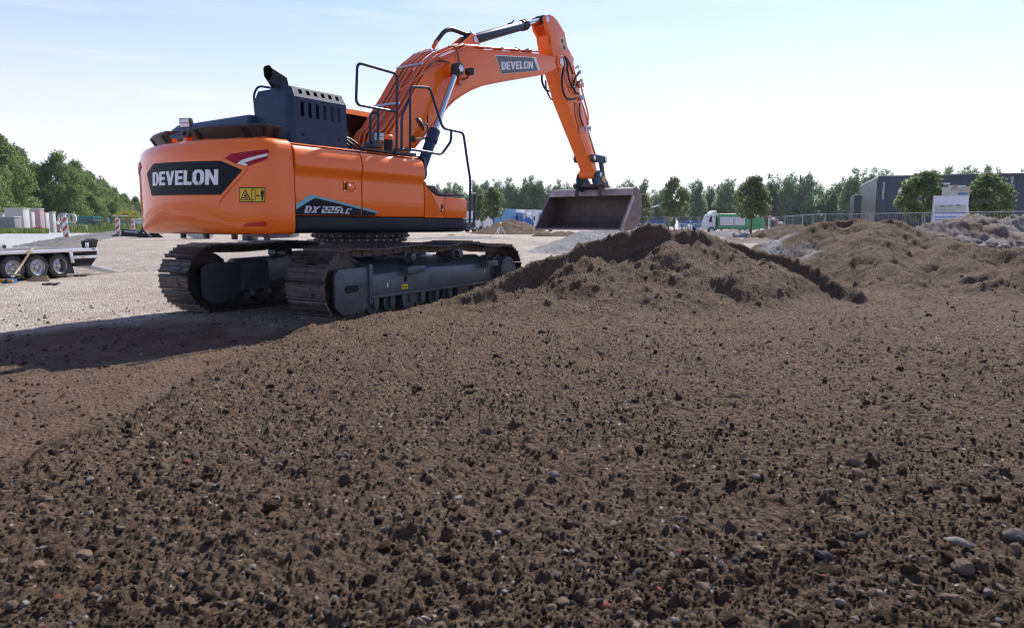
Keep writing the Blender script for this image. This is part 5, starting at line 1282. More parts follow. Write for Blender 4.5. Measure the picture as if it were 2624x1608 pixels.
for u, v in ((154, 680), (97, 684), (34, 687)):
    xw = tpl(u, v, .03)[0]
    for y, s in ((.03, -1), (1.85, 1)):
        tp = [(0, .17), (0.0, .235), (.02, .262), (.06, .272), (.13, .272), (.165, .262), (.18, .235), (.18, .17)]
        w = tpart(MB().lathe((xw, y if s < 0 else y + .18, WR), (0, -s, 0), tp, 40), 'tyre', 'black_rubber')
        tpart(MB().lathe((xw, y if s < 0 else y + .18, WR), (0, -s, 0), [(.004, .172), (.0, .165), (.012, .155), (.05, .148), (.06, .12), (.045, .10), (.04, .075), (.055, .06), (.05, .045), (.03, .04), (.03, 0)], 32), 'wheel_rim', 'zinc', w)
        for k in range(5):
            t = 2 * math.pi * k / 5; yy = (y if s < 0 else y + .18) - s * .040
            tpart(MB().cyl((xw + .075 * math.cos(t), yy, WR + .075 * math.sin(t)), (xw + .075 * math.cos(t), yy + s * .012, WR + .075 * math.sin(t)), .012, n=8), 'wheel_bolt', 'dark_gap', w)
    tpart(MB().cyl((xw, .15, WR), (xw, 1.9, WR), .04, n=12), 'axle', 'black_plastic')
xw3, xw1 = tpl(154, 680, .03)[0], tpl(34, 687, .03)[0]
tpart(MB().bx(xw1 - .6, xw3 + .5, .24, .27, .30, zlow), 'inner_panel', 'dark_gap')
xp = tpl(*Zt(1395, 380))[0]; xq = tpl(*Zt(1445, 550))[0]
tpart(MB().prism([(xp - .03, zlow), (xp + .05, zlow), (xq + .04, zlow - .24), (xq - .04, zlow - .24)], 0.0, .04), 'rear_post', 'alu', bevel=.004)
tpart(MB().prism([(xp - .20, zlow - .16), (xq, zlow - .24), (xq + .06, .08), (xp - .20, .08)], .05, .075), 'mudflap', 'black_rubber')
tpart(MB().prism([(xw1 - .5, zlow), (xw1 - .42, zlow), (xw1 - .55, zlow - .24), (xw1 - .65, zlow - .24)], 0.0, .04), 'front_post', 'alu', bevel=.004)
z1, z2 = tpl(*Zt(1900, 410))[1], tpl(*Zt(1900, 465))[1]
tpart(MB().bx(xq - .02, -.01, .0, .045, z2, z1), 'lower_rail', 'alu', bevel=.004)
tpart(MB().bx(-.012, .012, .0, .05, z2, ztop), 'corner_post', 'alu', bevel=.004)
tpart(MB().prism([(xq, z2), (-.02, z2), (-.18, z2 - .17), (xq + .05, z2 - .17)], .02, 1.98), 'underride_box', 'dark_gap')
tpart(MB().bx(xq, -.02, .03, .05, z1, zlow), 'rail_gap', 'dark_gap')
xl = tpl(*Zt(1650, 450))[0]; tpart(MB().bx(xl - .03, xl + .03, -.012, .0, z2 + .01, z1 - .01), 'side_lamp', 'amber', bevel=.004)
# ramp at the rear
ra = tpl(*Zt(1840, 580), .1); 
tpart(MB().prism([(-.15, z2 - .14), (-.15, z2 - .19), (.72, .008), (.76, .012), (.72, .05)], .10, .15), 'ramp_side', 'alu', bevel=.003)
tpart(MB().prism([(-.15, z2 - .14), (-.15, z2 - .19), (.72, .008), (.76, .012), (.72, .05)], .55, .60), 'ramp_side', 'alu', bevel=.003)
for k in range(12):
    f = k / 11; tpart(MB().box((-.10 + .8 * f, .35, (z2 - .16) * (1 - f) + .035 * f), (.04, .40, .02)), 'ramp_tread', 'alu')
xs = tpl(*Zt(1735, 240))[0]; tpart(MB().bx(xs - .03, xs + .03, .0, .05, ztop, ztop + .13), 'stake', 'alu', bevel=.004)
xs2 = tpl(*Zt(1855, 200))[0]
tpart(MB().prism([(xs2 - .12, ztop + .005), (xs2 + .10, ztop + .005), (xs2 + .17, ztop + .20), (xs2 + .02, ztop + .22), (xs2 - .15, ztop + .15)], .04, .22), 'winch_block', 'dark_gap', bevel=.015)
tpart(MB().bx(xs2 - .06, xs2 + .02, -.006, .0, ztop - .03, ztop - .002), 'blue_tag', 'blue_paint')
xs3 = tpl(*Zt(20, 250))[0]; tpart(MB().bx(xs3 - .05, xs3 + .04, .0, .06, ztop, ztop + .15), 'stake', 'alu', bevel=.004); tpart(MB().cyl((xs3 + .04, .03, ztop + .10), (xs3 + .10, .03, ztop + .10), .045, n=14), 'stake_knob', 'black_rubber')
# lashing strap hanging from the deck to the ground
def tw_(x, y, z): return tuple(_tr0 + x * _tx + y * _ty + np.array([0, 0, z]))
def ribbon(pts, wdir, w, t=.004):
    mb = MB(); P = spline(pts, 6); wd = Vector(wdir).normalized() * w * .5; secs = []
    for i, p in enumerate(P):
        q = P[min(i + 1, len(P) - 1)] - P[max(i - 1, 0)]; n = q.cross(wd).normalized() * t
        secs.append([p - wd - n, p + wd - n, p + wd + n, p - wd + n])
    return mb.loft(secs)
a = tpl(*Zt(720, 265)); b = tpl(*Zt(610, 350)); c = tpl(*Zt(430, 600), -.05); d = tpl(*Zt(290, 790), -.15); e = tpl(*Zt(150, 905), -.3)
SB = empty('lashing_strap', tw_(d[0], -.2, 0), 0, 'tan lashing strap hanging over the trailer rail to its ratchet on the ground', 'strap')
off = Vector(SB.location)
def spart(mb, name, mat, parent=None):
    mb.v = [(x - off.x, y - off.y, z - off.z) for x, y, z in mb.v]; return part(mb, name, mat, parent or SB)
pt = [tw_(a[0] + .25, .3, ztop + .02), tw_(a[0] + .06, .1, ztop + .035), tw_(b[0], -.02, ztop + .01), tw_(c[0], -.05, c[1]), tw_(d[0], -.15, max(d[1], .10))]
spart(ribbon(pt, _tx, .055), 'webbing', 'strap_tan')
dg = pground(*Zt(290, 905)); e0 = Vector((dg[0], dg[1], .01))
tt = Vector(pt[-1])
for dx, dy in ((-.32, -.05), (-.05, -.25), (.22, -.02), (.10, .10)):
    spart(ribbon([tt, tt * .5 + (e0 + Vector((dx, dy, .03))) * .5 + Vector((0, 0, .02)), e0 + Vector((dx, dy, .015)), e0 + Vector((dx * 1.4, dy * 1.2, .014))], (.3, .9, 0), .05), 'webbing', 'strap_tan')
g1 = pground(*Zt(120, 965)); spart(MB().box((g1[0] - .02, g1[1], .05), (.42, .10, .07)), 'ratchet_frame', 'blue_paint'); spart(MB().box((g1[0] - .05, g1[1] - .06, .06), (.12, .04, .06)), 'ratchet_lever', 'amber'); spart(MB().box((g1[0] + .14, g1[1] - .06, .06), (.10, .04, .05)), 'ratchet_lever', 'amber')
g2 = pground(*Zt(760, 925)); CO = tag(MB().build('strap_coil', 'strap_tan'), 'folded tan strap coil lying on the ground by the middle trailer wheel', 'strap') if False else None
mb = MB()
for k in range(4):
    P = [(g2[0] - .24 + .03 * k, g2[1] + .02 * k, .012 + .020 * k), (g2[0], g2[1] - .06 + .02 * k, .014 + .022 * k), (g2[0] + .22 - .02 * k, g2[1] + .01 * k, .014 + .022 * k), (g2[0] + .05, g2[1] + .10, .018 + .022 * k), (g2[0] - .15, g2[1] + .08, .016 + .022 * k)]
    r2 = ribbon(P, (.1, .25, 1.0), .05, .005); mb.add(r2.v, r2.f)
tag(mb.build('strap_coil', 'strap_tan'), 'folded tan strap coil on the ground by the middle trailer wheel', 'strap')

# ------------------------------------------------------------------ warning marker boards
def clip(poly, a, b, c):      # keep a*x+b*y <= c
    out = []
    for i in range(len(poly)):
        p, q = poly[i], poly[(i + 1) % len(poly)]; fp, fq = a * p[0] + b * p[1] - c, a * q[0] + b * q[1] - c
        if fp <= 0: out.append(p)
        if fp * fq < 0: t = fp / (fp - fq); out.append((p[0] + t * (q[0] - p[0]), p[1] + t * (q[1] - p[1])))
    return out
def marker_board(loc, label, s=1.0, rz=0.0):
    o = empty('marker_board', loc, rz, label, 'marker board', 'striped marker boards along the road'); W_, H_, z0 = .33 * s, 1.0 * s, .14 * s
    def mp(mb, n, m, bevel=0): return part(mb, n, m, o, bevel)
    mp(MB().bx(-W_ / 2, W_ / 2, -.02, .02, z0, z0 + H_), 'board', 'white_paint', .01)
    for k in range(-1, 5):
        r = [(-W_ / 2 + .025, z0 + .03), (W_ / 2 - .025, z0 + .03), (W_ / 2 - .025, z0 + H_ - .03), (-W_ / 2 + .025, z0 + H_ - .03)]
        c0 = z0 - .07 * s + k * .42 * s; sl_ = .80
        r = clip(r, sl_, -1, -c0) ; r = clip(r, -sl_, 1, c0 + .21 * s) if len(r) > 2 else r
        if len(r) > 2: mp(MB().prism(r, -.0235, -.0195), 'red_stripe', 'red_paint')
    mp(MB().bx(-.06, .06, -.03, .03, z0 + H_, z0 + H_ + .10 * s), 'top_stub', 'white_paint', .01)
    mp(MB().prism([(-.40, .0), (.40, .0), (.38, .06), (.20, .10), (.08, .14), (-.08, .14), (-.20, .10), (-.38, .06)], -.20, .20), 'rubber_foot', 'black_rubber', .02)
    for sx in (-1, 1): mp(MB().prism([(sx * .24, .075), (sx * .40, .055), (sx * .41, .0), (sx * .30, .0)], -.21, .21), 'foot_end', 'white_paint', .01)
def at(u, v, d): return pdepth(u, v, d)
def gz(x, y): return float(base_z(np.array([x]), np.array([y]))[0])
def on_ground(u, d, dz=0.0):
    p = at(u, 600, d); return (p[0], p[1], gz(p[0], p[1]) + dz)
for u, d, l in ((169, 34.5, 'nearest red and white striped marker board behind the trailer'), (303, 46, 'red and white striped marker board left of the black attachment'), (343, 62, 'red and white striped marker board farthest down the road'), (379, 68, 'red and white striped marker board half hidden by the counterweight')):
    marker_board(on_ground(u, d, .075), l, 1.0, -.25)

# ------------------------------------------------------------------ attachments lying on the yard
def far_prism(name, label, cat, px, d, depth, mat, lift=0.0):
    P = [at(u, v, d) for u, v in px]; c = P[0]; zb = min(p[2] for p in P); g = gz(c[0], d); cx_ = np.mean([p[0] for p in P])
    o = empty(name, (cx_, d, g + lift), 0, label, cat)
    return o, [(p[0] - cx_, p[2] - zb) for p in P]
o, P = far_prism('grader_bucket', 'black grading bucket attachment lying beside the road', 'attachment', [(320, 613), (325, 594), (365, 600), (380, 606), (384, 617), (360, 615)], 45, 0, None)
part(MB().prism(P, -.5, .5), 'bucket_body', 'skirt_navy', o, .02); part(MB().prism([(P[1][0] + .1, P[1][1] - .12), (P[2][0] - .02, P[2][1] - .06), (P[2][0] - .02, P[2][1] - .12), (P[1][0] + .1, P[1][1] - .18)], -.52, -.49), 'wear_strip', 'zinc', o)
for k, yy in enumerate((-.45, .25)):
    x0 = P[3][0] - .15 + .35 * k
    part(MB().prism([(x0 - .30, .02), (x0 - .12, .50), (x0 + .05, .58), (x0 + .22, .45), (x0 + .42, .20), (x0 + .62, .08), (x0 + .60, .0)], yy, yy + .06), 'hook_plate', 'skirt_navy', o, .01)
    part(MB().cyl((x0 + .10, yy - .02, .62), (x0 + .10, yy + .08, .62), .10, n=14), 'hook_eye', 'skirt_navy', o, .01)
part(MB().cyl((P[3][0] - .05, -.47, .28), (P[3][0] - .05, -.455, .28), .06, n=16), 'round_sticker', 'decal_white', o)
def Z5b(*p): return [(400 + x / 4.928, 580 + y / 4.928) for x, y in p]
o, P = far_prism('spare_bucket', 'pale grey digging bucket lying on the yard under the counterweight', 'attachment', Z5b((400, 130), (590, 82), (690, 78), (695, 150), (650, 200), (540, 206), (480, 182)), 43, 0, None)
part(MB().prism(P, -.6, .6), 'bucket_body', 'concrete', o, .02); part(MB().prism([(P[0][0], P[0][1] - .01), (P[1][0], P[1][1] + .02), (P[1][0], P[1][1] - .03), (P[0][0] + .05, P[0][1] - .05)], -.62, .62), 'cutting_edge', 'skirt_navy', o)
for k in range(3): part(MB().box((P[4][0] - .35 + .14 * k, -.605, P[4][1] + .35 + .05 * (k % 2)), (.10, .01, .08)), 'stencil_mark', 'decal_black', o)
o, P = far_prism('steel_skip', 'dark blue steel skip frame seen under the counterweight behind the far track', 'skip', Z5b((1160, 40), (1750, 40), (1750, 140), (1690, 155), (1500, 160), (1230, 128), (1225, 190), (1160, 190)), 38, 0, None)
part(MB().prism(P, -.8, .8), 'skip_body', 'frame_steel', o, .02)
for k in range(3): part(MB().cyl((P[0][0] + .9 + k * .9, -.815, P[5][1] + .12), (P[0][0] + .9 + k * .9, -.79, P[5][1] + .12), .05, n=12), 'skip_lamp', 'red_paint' if k == 2 else 'zinc', o)
# small dark scraps on the yard near the trailer
for u, v, l in ((1620, 835, 'dark scrap of rubber on the yard behind the trailer wheels'), (1045, 995, 'dark scrap of rubber on the yard in front of the trailer wheels')):
    g = pground(*Zt(u, v)); mb = MB()
    for k in range(4): mb.box((g[0] + rnd.uniform(-.1, .1), g[1] + rnd.uniform(-.1, .1), .02), (.14, .05, .03), Matrix.Rotation(rnd.uniform(0, 3), 3, 'Z') @ Matrix.Rotation(rnd.uniform(-.5, .5), 3, 'X'))
    tag(mb.build('rubber_scrap', 'black_rubber'), l, 'scrap')

# ------------------------------------------------------------------ concrete goods along the road
def cblock(name, label, x0, x1, x2, yt, d, mat, cat='concrete block', group='concrete goods stacked along the road', cap=True):
    """front face x0..x1, right end face x1..x2 (picture columns), top row yt, standing on the ground at distance d"""
    a, b = at(x0, yt, d), at(x1, yt, d); D = max(.35, d * ((1312 - x1) / (1312 - x2) - 1)); g = gz(b[0], d); zt = a[2]
    o = empty(name, ((a[0] + b[0]) / 2, d, g), 0, label, cat, group); w = b[0] - a[0]; h = zt - g
    part(MB().bx(-w / 2, w / 2, 0, D, 0, h), 'slab', mat, o, .03)
    if cap: part(MB().bx(-w / 2 - .04, w / 2 + .04, -.04, D + .04, h, h + .10), 'top_edge', 'concrete', o, .02)
    return o, w, h, D
cblock('concrete_block', 'dark grey concrete block lowest at the left picture edge', -20, 36, 54, 557, 66, 'concrete_dark')
cblock('concrete_beam', 'pale concrete beam peeping out at the left edge behind the dark block', -30, 5, 11, 544, 73, 'concrete', cap=False)
cblock('concrete_wall_unit', 'tall grey concrete wall unit with bright end, largest of the row', 10, 58, 75, 535, 70, 'concrete')
cblock('concrete_wall_unit', 'narrow pale concrete slab between the grey and the pink wall units', 74, 80, 88, 543, 69, 'concrete', cap=False)
cblock('concrete_wall_unit', 'tall pinkish concrete wall unit with pale end', 76, 101, 112, 536, 72, 'concrete_pink')
cblock('concrete_wall_unit', 'pale upright concrete slab right of the pink wall unit', 112, 116, 125, 545, 69, 'concrete', cap=False)
cblock('concrete_wall_unit', 'grey and white upright concrete slab next to the pipe rings', 125, 134, 142, 545, 68, 'concrete')
cblock('concrete_block', 'small concrete block beside the last upright slab', 142, 147, 152, 565, 69, 'concrete', cap=False)
o = empty('timber_stack', on_ground(150.5, 67), 0, 'brown timber stack at the foot of the concrete slabs', 'timber', None)
for k in range(5): part(MB().bx(-.15, .25, 0, .6, k * .17, k * .17 + .15), 'timber', 'wood', o, .01)
def ring(u, v, d, h, i, l):
    p = at(u, v, d); o = empty('pipe_ring', (p[0], d, gz(p[0], d) if v > 575 else p[2] - h / 2), .42, l, 'pipe ring', 'egg shaped concrete pipe rings'); mb = MB(); n = 26; r0 = []; z0 = 0
    prof = lambda s: [(s * (.36 * h * math.cos(t)) * (1 if math.sin(t) > 0 else .92), h / 2 + s * h / 2 * math.sin(t)) for t in np.linspace(0, 2 * math.pi, n, endpoint=False)]
    A, B = prof(1.0), prof(.80); vs = []
    for y in (0, .55): vs += [(x, y, z) for x, z in A] + [(x, y, z) for x, z in B]
    fs = []
    for k in range(n):
        j = (k + 1) % n; fs += [(k, j, n + j, n + k), (2 * n + k, 3 * n + k, 3 * n + j, 2 * n + j), (k, 2 * n + k, 2 * n + j, j), (n + k, n + j, 3 * n + j, 3 * n + k)]
    part(mb.add(vs, fs), 'ring_wall', 'concrete', o)
k = 0
for u, v, h in ((158, 559, 1.0), (166, 559, 1.0), (178, 560, .95), (185, 560, .95), (159, 580, .85), (167, 580, .85), (178, 580, .85), (186, 580, .85), (193, 580, .85), (200, 580, .85), (206, 580, .85), (212, 580, .85)):
    ring(u, v, 66, h, k, 'pale egg shaped concrete pipe ring, ' + nth(sorted((158, 166, 178, 185) if v < 570 else (159, 167, 178, 186, 193, 200, 206, 212)).index(u)) + ' from the left in the ' + ('upper' if v < 570 else 'lower') + ' row'); k += 1
o = empty('pipe_bundle', on_ground(213, 70), -.1, 'stack of teal and grey plastic pipes right of the concrete rings', 'pipe stack')
for r in range(6):
    for c_ in range(4):
        part(MB().bx(-1.0, 1.15 + .06 * (r % 2), c_ * .3, c_ * .3 + .27, .62 + r * .18, .62 + r * .18 + .165), 'pipe_length', 'teal_plastic' if r % 3 else 'grey_plastic', o, .03)
for x in (-.8, .1, .9): part(MB().bx(x - .1, x + .1, 0, 1.2, 0, .61), 'bearer', 'black_plastic', o, .02)
o = empty('pallet_stack', on_ground(236, 68), -.1, 'black plastic pallets stacked at the end of the teal pipes', 'pallets')
for r in range(9): part(MB().bx(-.35, .45, 0, .9, r * .13, r * .13 + .10), 'pallet', 'black_plastic', o, .02)
o = empty('trestle', on_ground(99, 64), 0, 'small red steel trestle in front of the pink wall unit', 'trestle')
part(MB().bx(-.45, .35, -.05, .05, .50, .58), 'top_bar', 'red_paint', o, .01)
for x, dx in ((-.35, -.12), (-.25, .25), (.30, 0)):
    part(MB().tube([(x, 0, .52), (x + dx, 0, 0)], .03, 6), 'leg', 'red_paint' if x < 0 else 'wood', o)
o = empty('green_sign', on_ground(281, 80), 0, 'small green sign on a post at the tree edge', 'sign')
part(MB().bx(-.17, .17, -.01, .01, 1.15, 1.62), 'sign_plate', 'decal_teal', o); part(MB().cyl((0, .03, 0), (0, .03, 1.5), .03, n=8), 'post', 'zinc', o)
part(MB().bx(-.10, -.02, -.014, -.009, 1.40, 1.52), 'sign_mark', 'decal_white', o); part(MB().bx(.02, .10, -.014, -.009, 1.25, 1.37), 'sign_mark', 'decal_white', o)
for u, d, w, m, l in ((328, 92, 1.3, 'sky_blue_paint', 'pale blue site container by the trees, left one'), (342, 96, 1.7, 'blue_paint', 'darker blue site container behind the farthest marker board')):
    o = empty('site_container', on_ground(u, d), -.15, l, 'container', 'blue site containers')
    part(MB().bx(-w / 2, w / 2, 0, 2.4, 0.1, 1.55), 'container_wall', m, o, .02); part(MB().bx(-w / 2 - .05, w / 2 + .05, -.05, 2.45, 1.55, 1.63), 'container_roof', 'white_paint', o, .01)
    for x in np.arange(-w / 2 + .15, w / 2, .2): part(MB().bx(x - .03, x + .03, -.025, 0, .15, 1.5), 'rib', m, o)
# ------------------------------------------------------------------ far yard: trucks, fence, warehouse, stores
def truck_cab(u, d, rz, col, label, z=0.0, h=2.9):
    o = empty('parked_truck', on_ground(u, d, z), rz, label, 'truck', 'trucks parked beyond the yard')   # front faces -y
    def P(mb, n, m, b=0.0, par=None): return part(mb, n, m, par or o, b)
    P(MB().prism([(-.05, .55), (2.1, .55), (2.1, h), (.45, h), (.12, 1.75), (-.05, 1.45)], -1.2, 1.2, 'y') if False else MB().loft([[(x, y, zz) for y, zz in ((-.05, .55), (2.1, .55), (2.1, h - .15), (.40, h), (.10, 1.75), (-.05, 1.45))] for x in (-1.2, 1.2)]), 'cab', col, .05)
    P(MB().add([(-1.05, .08, 1.74), (1.05, .08, 1.74), (1.05, .34, h - .25), (-1.05, .34, h - .25)], [(0, 1, 2, 3)]), 'windscreen', 'dark_glass')
    P(MB().bx(-.95, .95, -.09, -.04, .75, 1.38), 'grille', 'black_plastic', .02)
    P(MB().bx(-1.22, 1.22, -.16, .25, .38, .70), 'bumper', 'white_paint' if col != 'white_paint' else 'grey_plastic', .04)
    for sx in (-1, 1):
        P(MB().bx(sx * .95 - .17, sx * .95 + .17, -.18, -.155, .48, .62), 'headlight', 'lamp_white')
        P(MB().cyl((sx * .95, .9, .48), (sx * 1.22, .9, .48), .48, n=20), 'wheel', 'black_rubber', .04)
        P(MB().bx(sx * 1.28 - .08, sx * 1.28 + .08, .15, .25, 1.75, 2.45), 'mirror', 'black_plastic', .02)
    P(MB().prism([(-1.15, h + .0), (1.15, h + .0), (1.05, h + .45), (-1.05, h + .45)], .5, 1.9), 'roof_deflector', col, .05)
    P(MB().bx(-1.2, 1.2, 2.5, 8.5, 1.0, 3.4 if col == 'white_paint' else 2.2), 'load_body', col if rnd.random() < .5 else 'sky_blue_paint', .03)
TC = ['white_paint', 'white_paint', 'sky_blue_paint', 'white_paint', 'blue_paint', 'white_paint', 'white_paint', 'sky_blue_paint', 'white_paint', 'white_paint']
TL_ = ['white truck nearest the excavator step rail in the parked row', 'second white truck from the excavator in the parked row', 'light blue truck left of the first young round tree', 'white truck under the first young round tree', 'dark blue truck left of the tripod heap', 'white truck behind the left flank of the tripod heap', 'white truck behind the tripod heap top', 'light blue truck right of the tripod heap', 'white truck left of the bucket edge', 'white truck farthest left, partly behind the excavator toolbox']
for k, (u, d) in enumerate(((1222, 96), (1243, 98), (1263, 100), (1283, 102), (1306, 103), (1328, 104), (1349, 106), (1368, 107), (1388, 108), (1204, 95))):
    truck_cab(u, d, -.55, TC[k], TL_[k], -.1, 2.5)
o = empty('utility_pole', on_ground(1332, 120), 0, 'red and white upright crane jib among the parked trucks', 'jib')
part(MB().tube([(0, 0, 0), (.2, 0, 3.6)], .16, 8), 'jib_boom', 'red_paint', o); part(MB().bx(-.5, .6, -.3, .3, 1.9, 2.9), 'jib_head', 'red_paint', o, .03)
o = empty('blue_hopper', on_ground(1352, 80), 0, 'small blue steel hopper right of the tripod heap', 'hopper')
part(MB().prism([(-.55, 0), (.55, 0), (.75, 1.2), (.2, 1.9), (-.4, 1.7), (-.7, 1.1)], -.4, .4), 'hopper_body', 'blue_paint', o, .05)
for x in (-.4, .4): part(MB().bx(x - .06, x + .06, -.46, -.40, .1, 1.5), 'rib', 'sky_blue_paint', o, .01)

# survey tripod with orange head
p = at(1282, 577, 68); g = on_ground(1282, 68)
TP = empty('survey_tripod', g, 0, 'white survey tripod with orange instrument before the soil heap', 'tripod'); hz = p[2] - g[2]
for a, s in ((.5, 1), (2.6, 1), (4.4, 1)): part(MB().tube([(0, 0, hz - .05), (.62 * math.cos(a), .62 * math.sin(a), 0)], .045, 6), 'leg', 'white_paint', TP)
part(MB().cyl((0, 0, hz - .08), (0, 0, hz + .0), .14, n=12), 'tripod_head', 'grey_plastic', TP); part(MB().lathe((0, 0, hz), (0, 0, 1), [(0, .14), (.22, .14), (.26, .08), (.26, 0)], 12), 'instrument', 'orange_plastic', TP)

# blue formwork stacks behind the heap
k = 0
for u0, d, n in ((1640, 84, 4), (1672, 86, 3), (1752, 88, 3), (1782, 90, 2)):
    for i in range(n):
        uu = u0 + i * 13; o = empty('formwork_stack', on_ground(uu, d + i * .5), .15, nth(k) + ' stack of blue formwork panels counting from the bucket toward the refuse truck', 'formwork stack', 'blue formwork stacks'); k += 1
        for r in range(9):
            part(MB().bx(-.28 + .02 * (r % 2), .27, 0, 1.4, .10 + r * .17, .10 + r * .17 + .10), 'panel', 'blue_paint' if r % 3 else 'white_paint', o)
        for x in (-.24, .2): part(MB().bx(x, x + .05, -.04, 0, 0, 1.75), 'strut', 'blue_paint', o)
# low dark shed roof behind the stacks
o = empty('open_shed', on_ground(1700, 100), 0, 'dark sloping shed roof behind the blue formwork stacks', 'shed')
part(MB().prism([(-2.8, 3.2), (.2, 4.1), (2.9, 2.6), (2.9, 2.45), (.2, 3.9), (-2.8, 3.0)], 0, 6), 'shed_roof', 'cladding', o)
for x in (-2.6, 2.6): part(MB().bx(x - .08, x + .08, 0, .16, 0, 2.6), 'post', 'cladding', o)

# green refuse truck
D0 = 74.0
gp_ = on_ground(1803, D0, .12); GT = empty('refuse_truck', gp_, .04, 'green refuse truck with white cab and white side panel behind the fence', 'truck')
mpx = D0 / FPX
def gq(mb, n, m, b=0.0, par=None): return part(mb, n, m, par or GT, b)
X = lambda u: (u - 1803) * mpx
hz2 = 2.05
gq(MB().prism([(X(1803), .35), (X(1829), .35), (X(1829), hz2), (X(1812), hz2), (X(1804), 1.25)], -1.0, 1.0), 'cab', 'white_paint', .05)
gq(MB().prism([(X(1815), hz2), (X(1829), hz2), (X(1826), hz2 + .38), (X(1819), hz2 + .25)], -.9, .9), 'roof_deflector', 'white_paint', .04)
gq(MB().prism([(X(1807), 1.20), (X(1815), 1.20), (X(1815), 1.85), (X(1811), 1.85)], -1.02, -1.0), 'side_window', 'dark_glass')
gq(MB().bx(X(1824), X(1828.5), -1.03, -.6, .4, 1.9), 'air_intake', 'black_plastic', .03)
gq(MB().prism([(X(1830), .45), (X(1921), .45), (X(1921), 1.9), (X(1917), hz2 + .05), (X(1832), hz2 + .02), (X(1830), 1.9)], -1.1, 1.1), 'body', 'green_paint', .06)
pn = gq(MB().bx(X(1835), X(1898), -1.125, -1.1, .85, 1.78), 'side_panel', 'white_paint', .01)
for u in range(1838, 1898, 4): gq(MB().bx(X(u) - .02, X(u) + .02, -1.14, -1.125, .87, 1.76), 'panel_rib', 'white_paint', 0, pn)
gq(MB().prism([(X(1921), .40), (X(1948), .55), (X(1952), 1.1), (X(1940), 1.9), (X(1921), 1.95)], -1.05, 1.05), 'tailgate', 'green_paint', .08)
for k, (a, b_) in enumerate(((1925, 1931), (1935, 1941))): gq(MB().prism([(X(a), .6), (X(a) + .10, .6), (X(b_) + .10, 1.7), (X(b_), 1.7)], -1.09, -1.05), 'tailgate_rib', 'green_paint', .01)
for u in (1815, 1880, 1893, 1906):
    w = gq(MB().cyl((X(u), -1.05, .32), (X(u), -.75, .32), .40, n=20), 'wheel', 'black_rubber', .05); gq(MB().cyl((X(u), -1.07, .32), (X(u), -1.05, .32), .20, n=16), 'rim', 'zinc', 0, w)
gq(MB().bx(X(1832), X(1878), -1.05, -.95, .22, .34), 'side_guard', 'zinc')
# red and white crane counter beam behind its tail
o = empty('barrier_beam', on_ground(1995, 78, .1), 0, 'red and white striped barrier beam right of the refuse truck', 'barrier')
for k in range(5): part(MB().bx(-1.3 + k * .42, -.9 + k * .42 + .02, 0, .25, 1.75 - k * .22, 2.0 - k * .22), 'stripe_block', 'red_paint' if k % 2 == 0 else 'white_paint', o, .02)
for x in (-1.1, .6): part(MB().bx(x - .06, x + .06, .02, .2, 0, 1.8 if x < 0 else 1.1), 'post', 'white_paint', o)
part(MB().prism([(.5, .9), (1.5, .3), (1.5, .1), (.4, .5)], 0, .3), 'white_arm', 'white_paint', o)
# dark lattice mast
o = empty('lattice_mast', on_ground(1972, 84), 0, 'dark lattice mast standing behind the refuse truck', 'mast'); H_ = 4.7
for x in (-.38, .38):
    for y in (0, .6): part(MB().bx(x - .07, x + .07, y - .07, y + .07, 0, H_ + (.0 if x < 0 else .5)), 'mast_leg', 'skirt_navy', o)
for k in range(9): part(MB().bx(-.36, .36, -.06, .06, .4 + k * .52, .4 + k * .52 + .13), 'mast_rung', 'skirt_navy', o)
# tall dark lamp pole
for u, vt, d, l in ((2043, 449, 120, 'thin dark lamp pole rising above the poplars'),):
    p = at(u, vt, d); g = on_ground(u, d); o = empty('lamp_pole', g, 0, l, 'pole'); hh = p[2] - g[2]
    part(MB().tube([(0, 0, 0), (0, 0, hh)], [.16, .10], 8), 'pole', 'skirt_navy', o); part(MB().bx(-.12, .12, -.5, .1, hh - .1, hh), 'lamp_head', 'skirt_navy', o, .02)

# site fence panels
def fence_panel(a, b, z, label, grp='wire site fence panels', nw=22):
    a, b = np.array(a), np.array(b); L_ = np.linalg.norm(b - a); rz = math.atan2(b[1] - a[1], b[0] - a[0]); o = empty('fence_panel', (a[0], a[1], z), rz, label, 'fence', grp)
    for zz in (.18, 1.02, 2.0): part(MB().tube([(0.02, 0, zz), (L_ - .02, 0, zz)], .024 if zz != 1.02 else .012, 6), 'rail', 'fence_wire', o)
    for x in (.03, L_ - .03): part(MB().tube([(x, 0, .05), (x, 0, 2.06)], .024, 6), 'upright', 'fence_wire', o)
    mb = MB()
    for k in range(nw): x = .1 + (L_ - .2) * k / (nw - 1); mb.add([(x - .006, 0, .18), (x + .006, 0, .18), (x + .006, 0, 2.0), (x - .006, 0, 2.0)], [(0, 1, 2, 3)])
    tag(part(mb, 'wire_mesh', 'fence_wire', o), kind='stuff')
    part(MB().bx(L_ - .28, L_ + .22, -.11, .11, 0, .13), 'foot_block', 'concrete_dark', o, .02)
def run(p, q, z, label):
    p, q = np.array(p), np.array(q); n = max(1, round(np.linalg.norm(q - p) / 3.45))
    for k in range(n): fence_panel(p + (q - p) * k / n, p + (q - p) * (k + .985) / n, z, (nth(k) + ' ' if n > 1 else '') + label + (' from the left' if n > 1 else ''))
F0, F1, F2, F3 = at(1620, 556, 70), at(1975, 556, 66), at(2115, 548, 47), at(2700, 541, 36)
run(F0[:2], F1[:2], F0[2] - 2.0, 'wire fence panel before the refuse truck and formwork')
run(F1[:2], F2[:2], (F1[2] + F2[2]) / 2 - 2.0, 'wire fence panel between refuse truck and warehouse')
run(F2[:2], F3[:2], (F2[2] + F3[2]) / 2 - 2.0, 'wire fence panel in front of the dark warehouse')
B0, B1 = at(1955, 567, 60), at(2060, 567, 58)
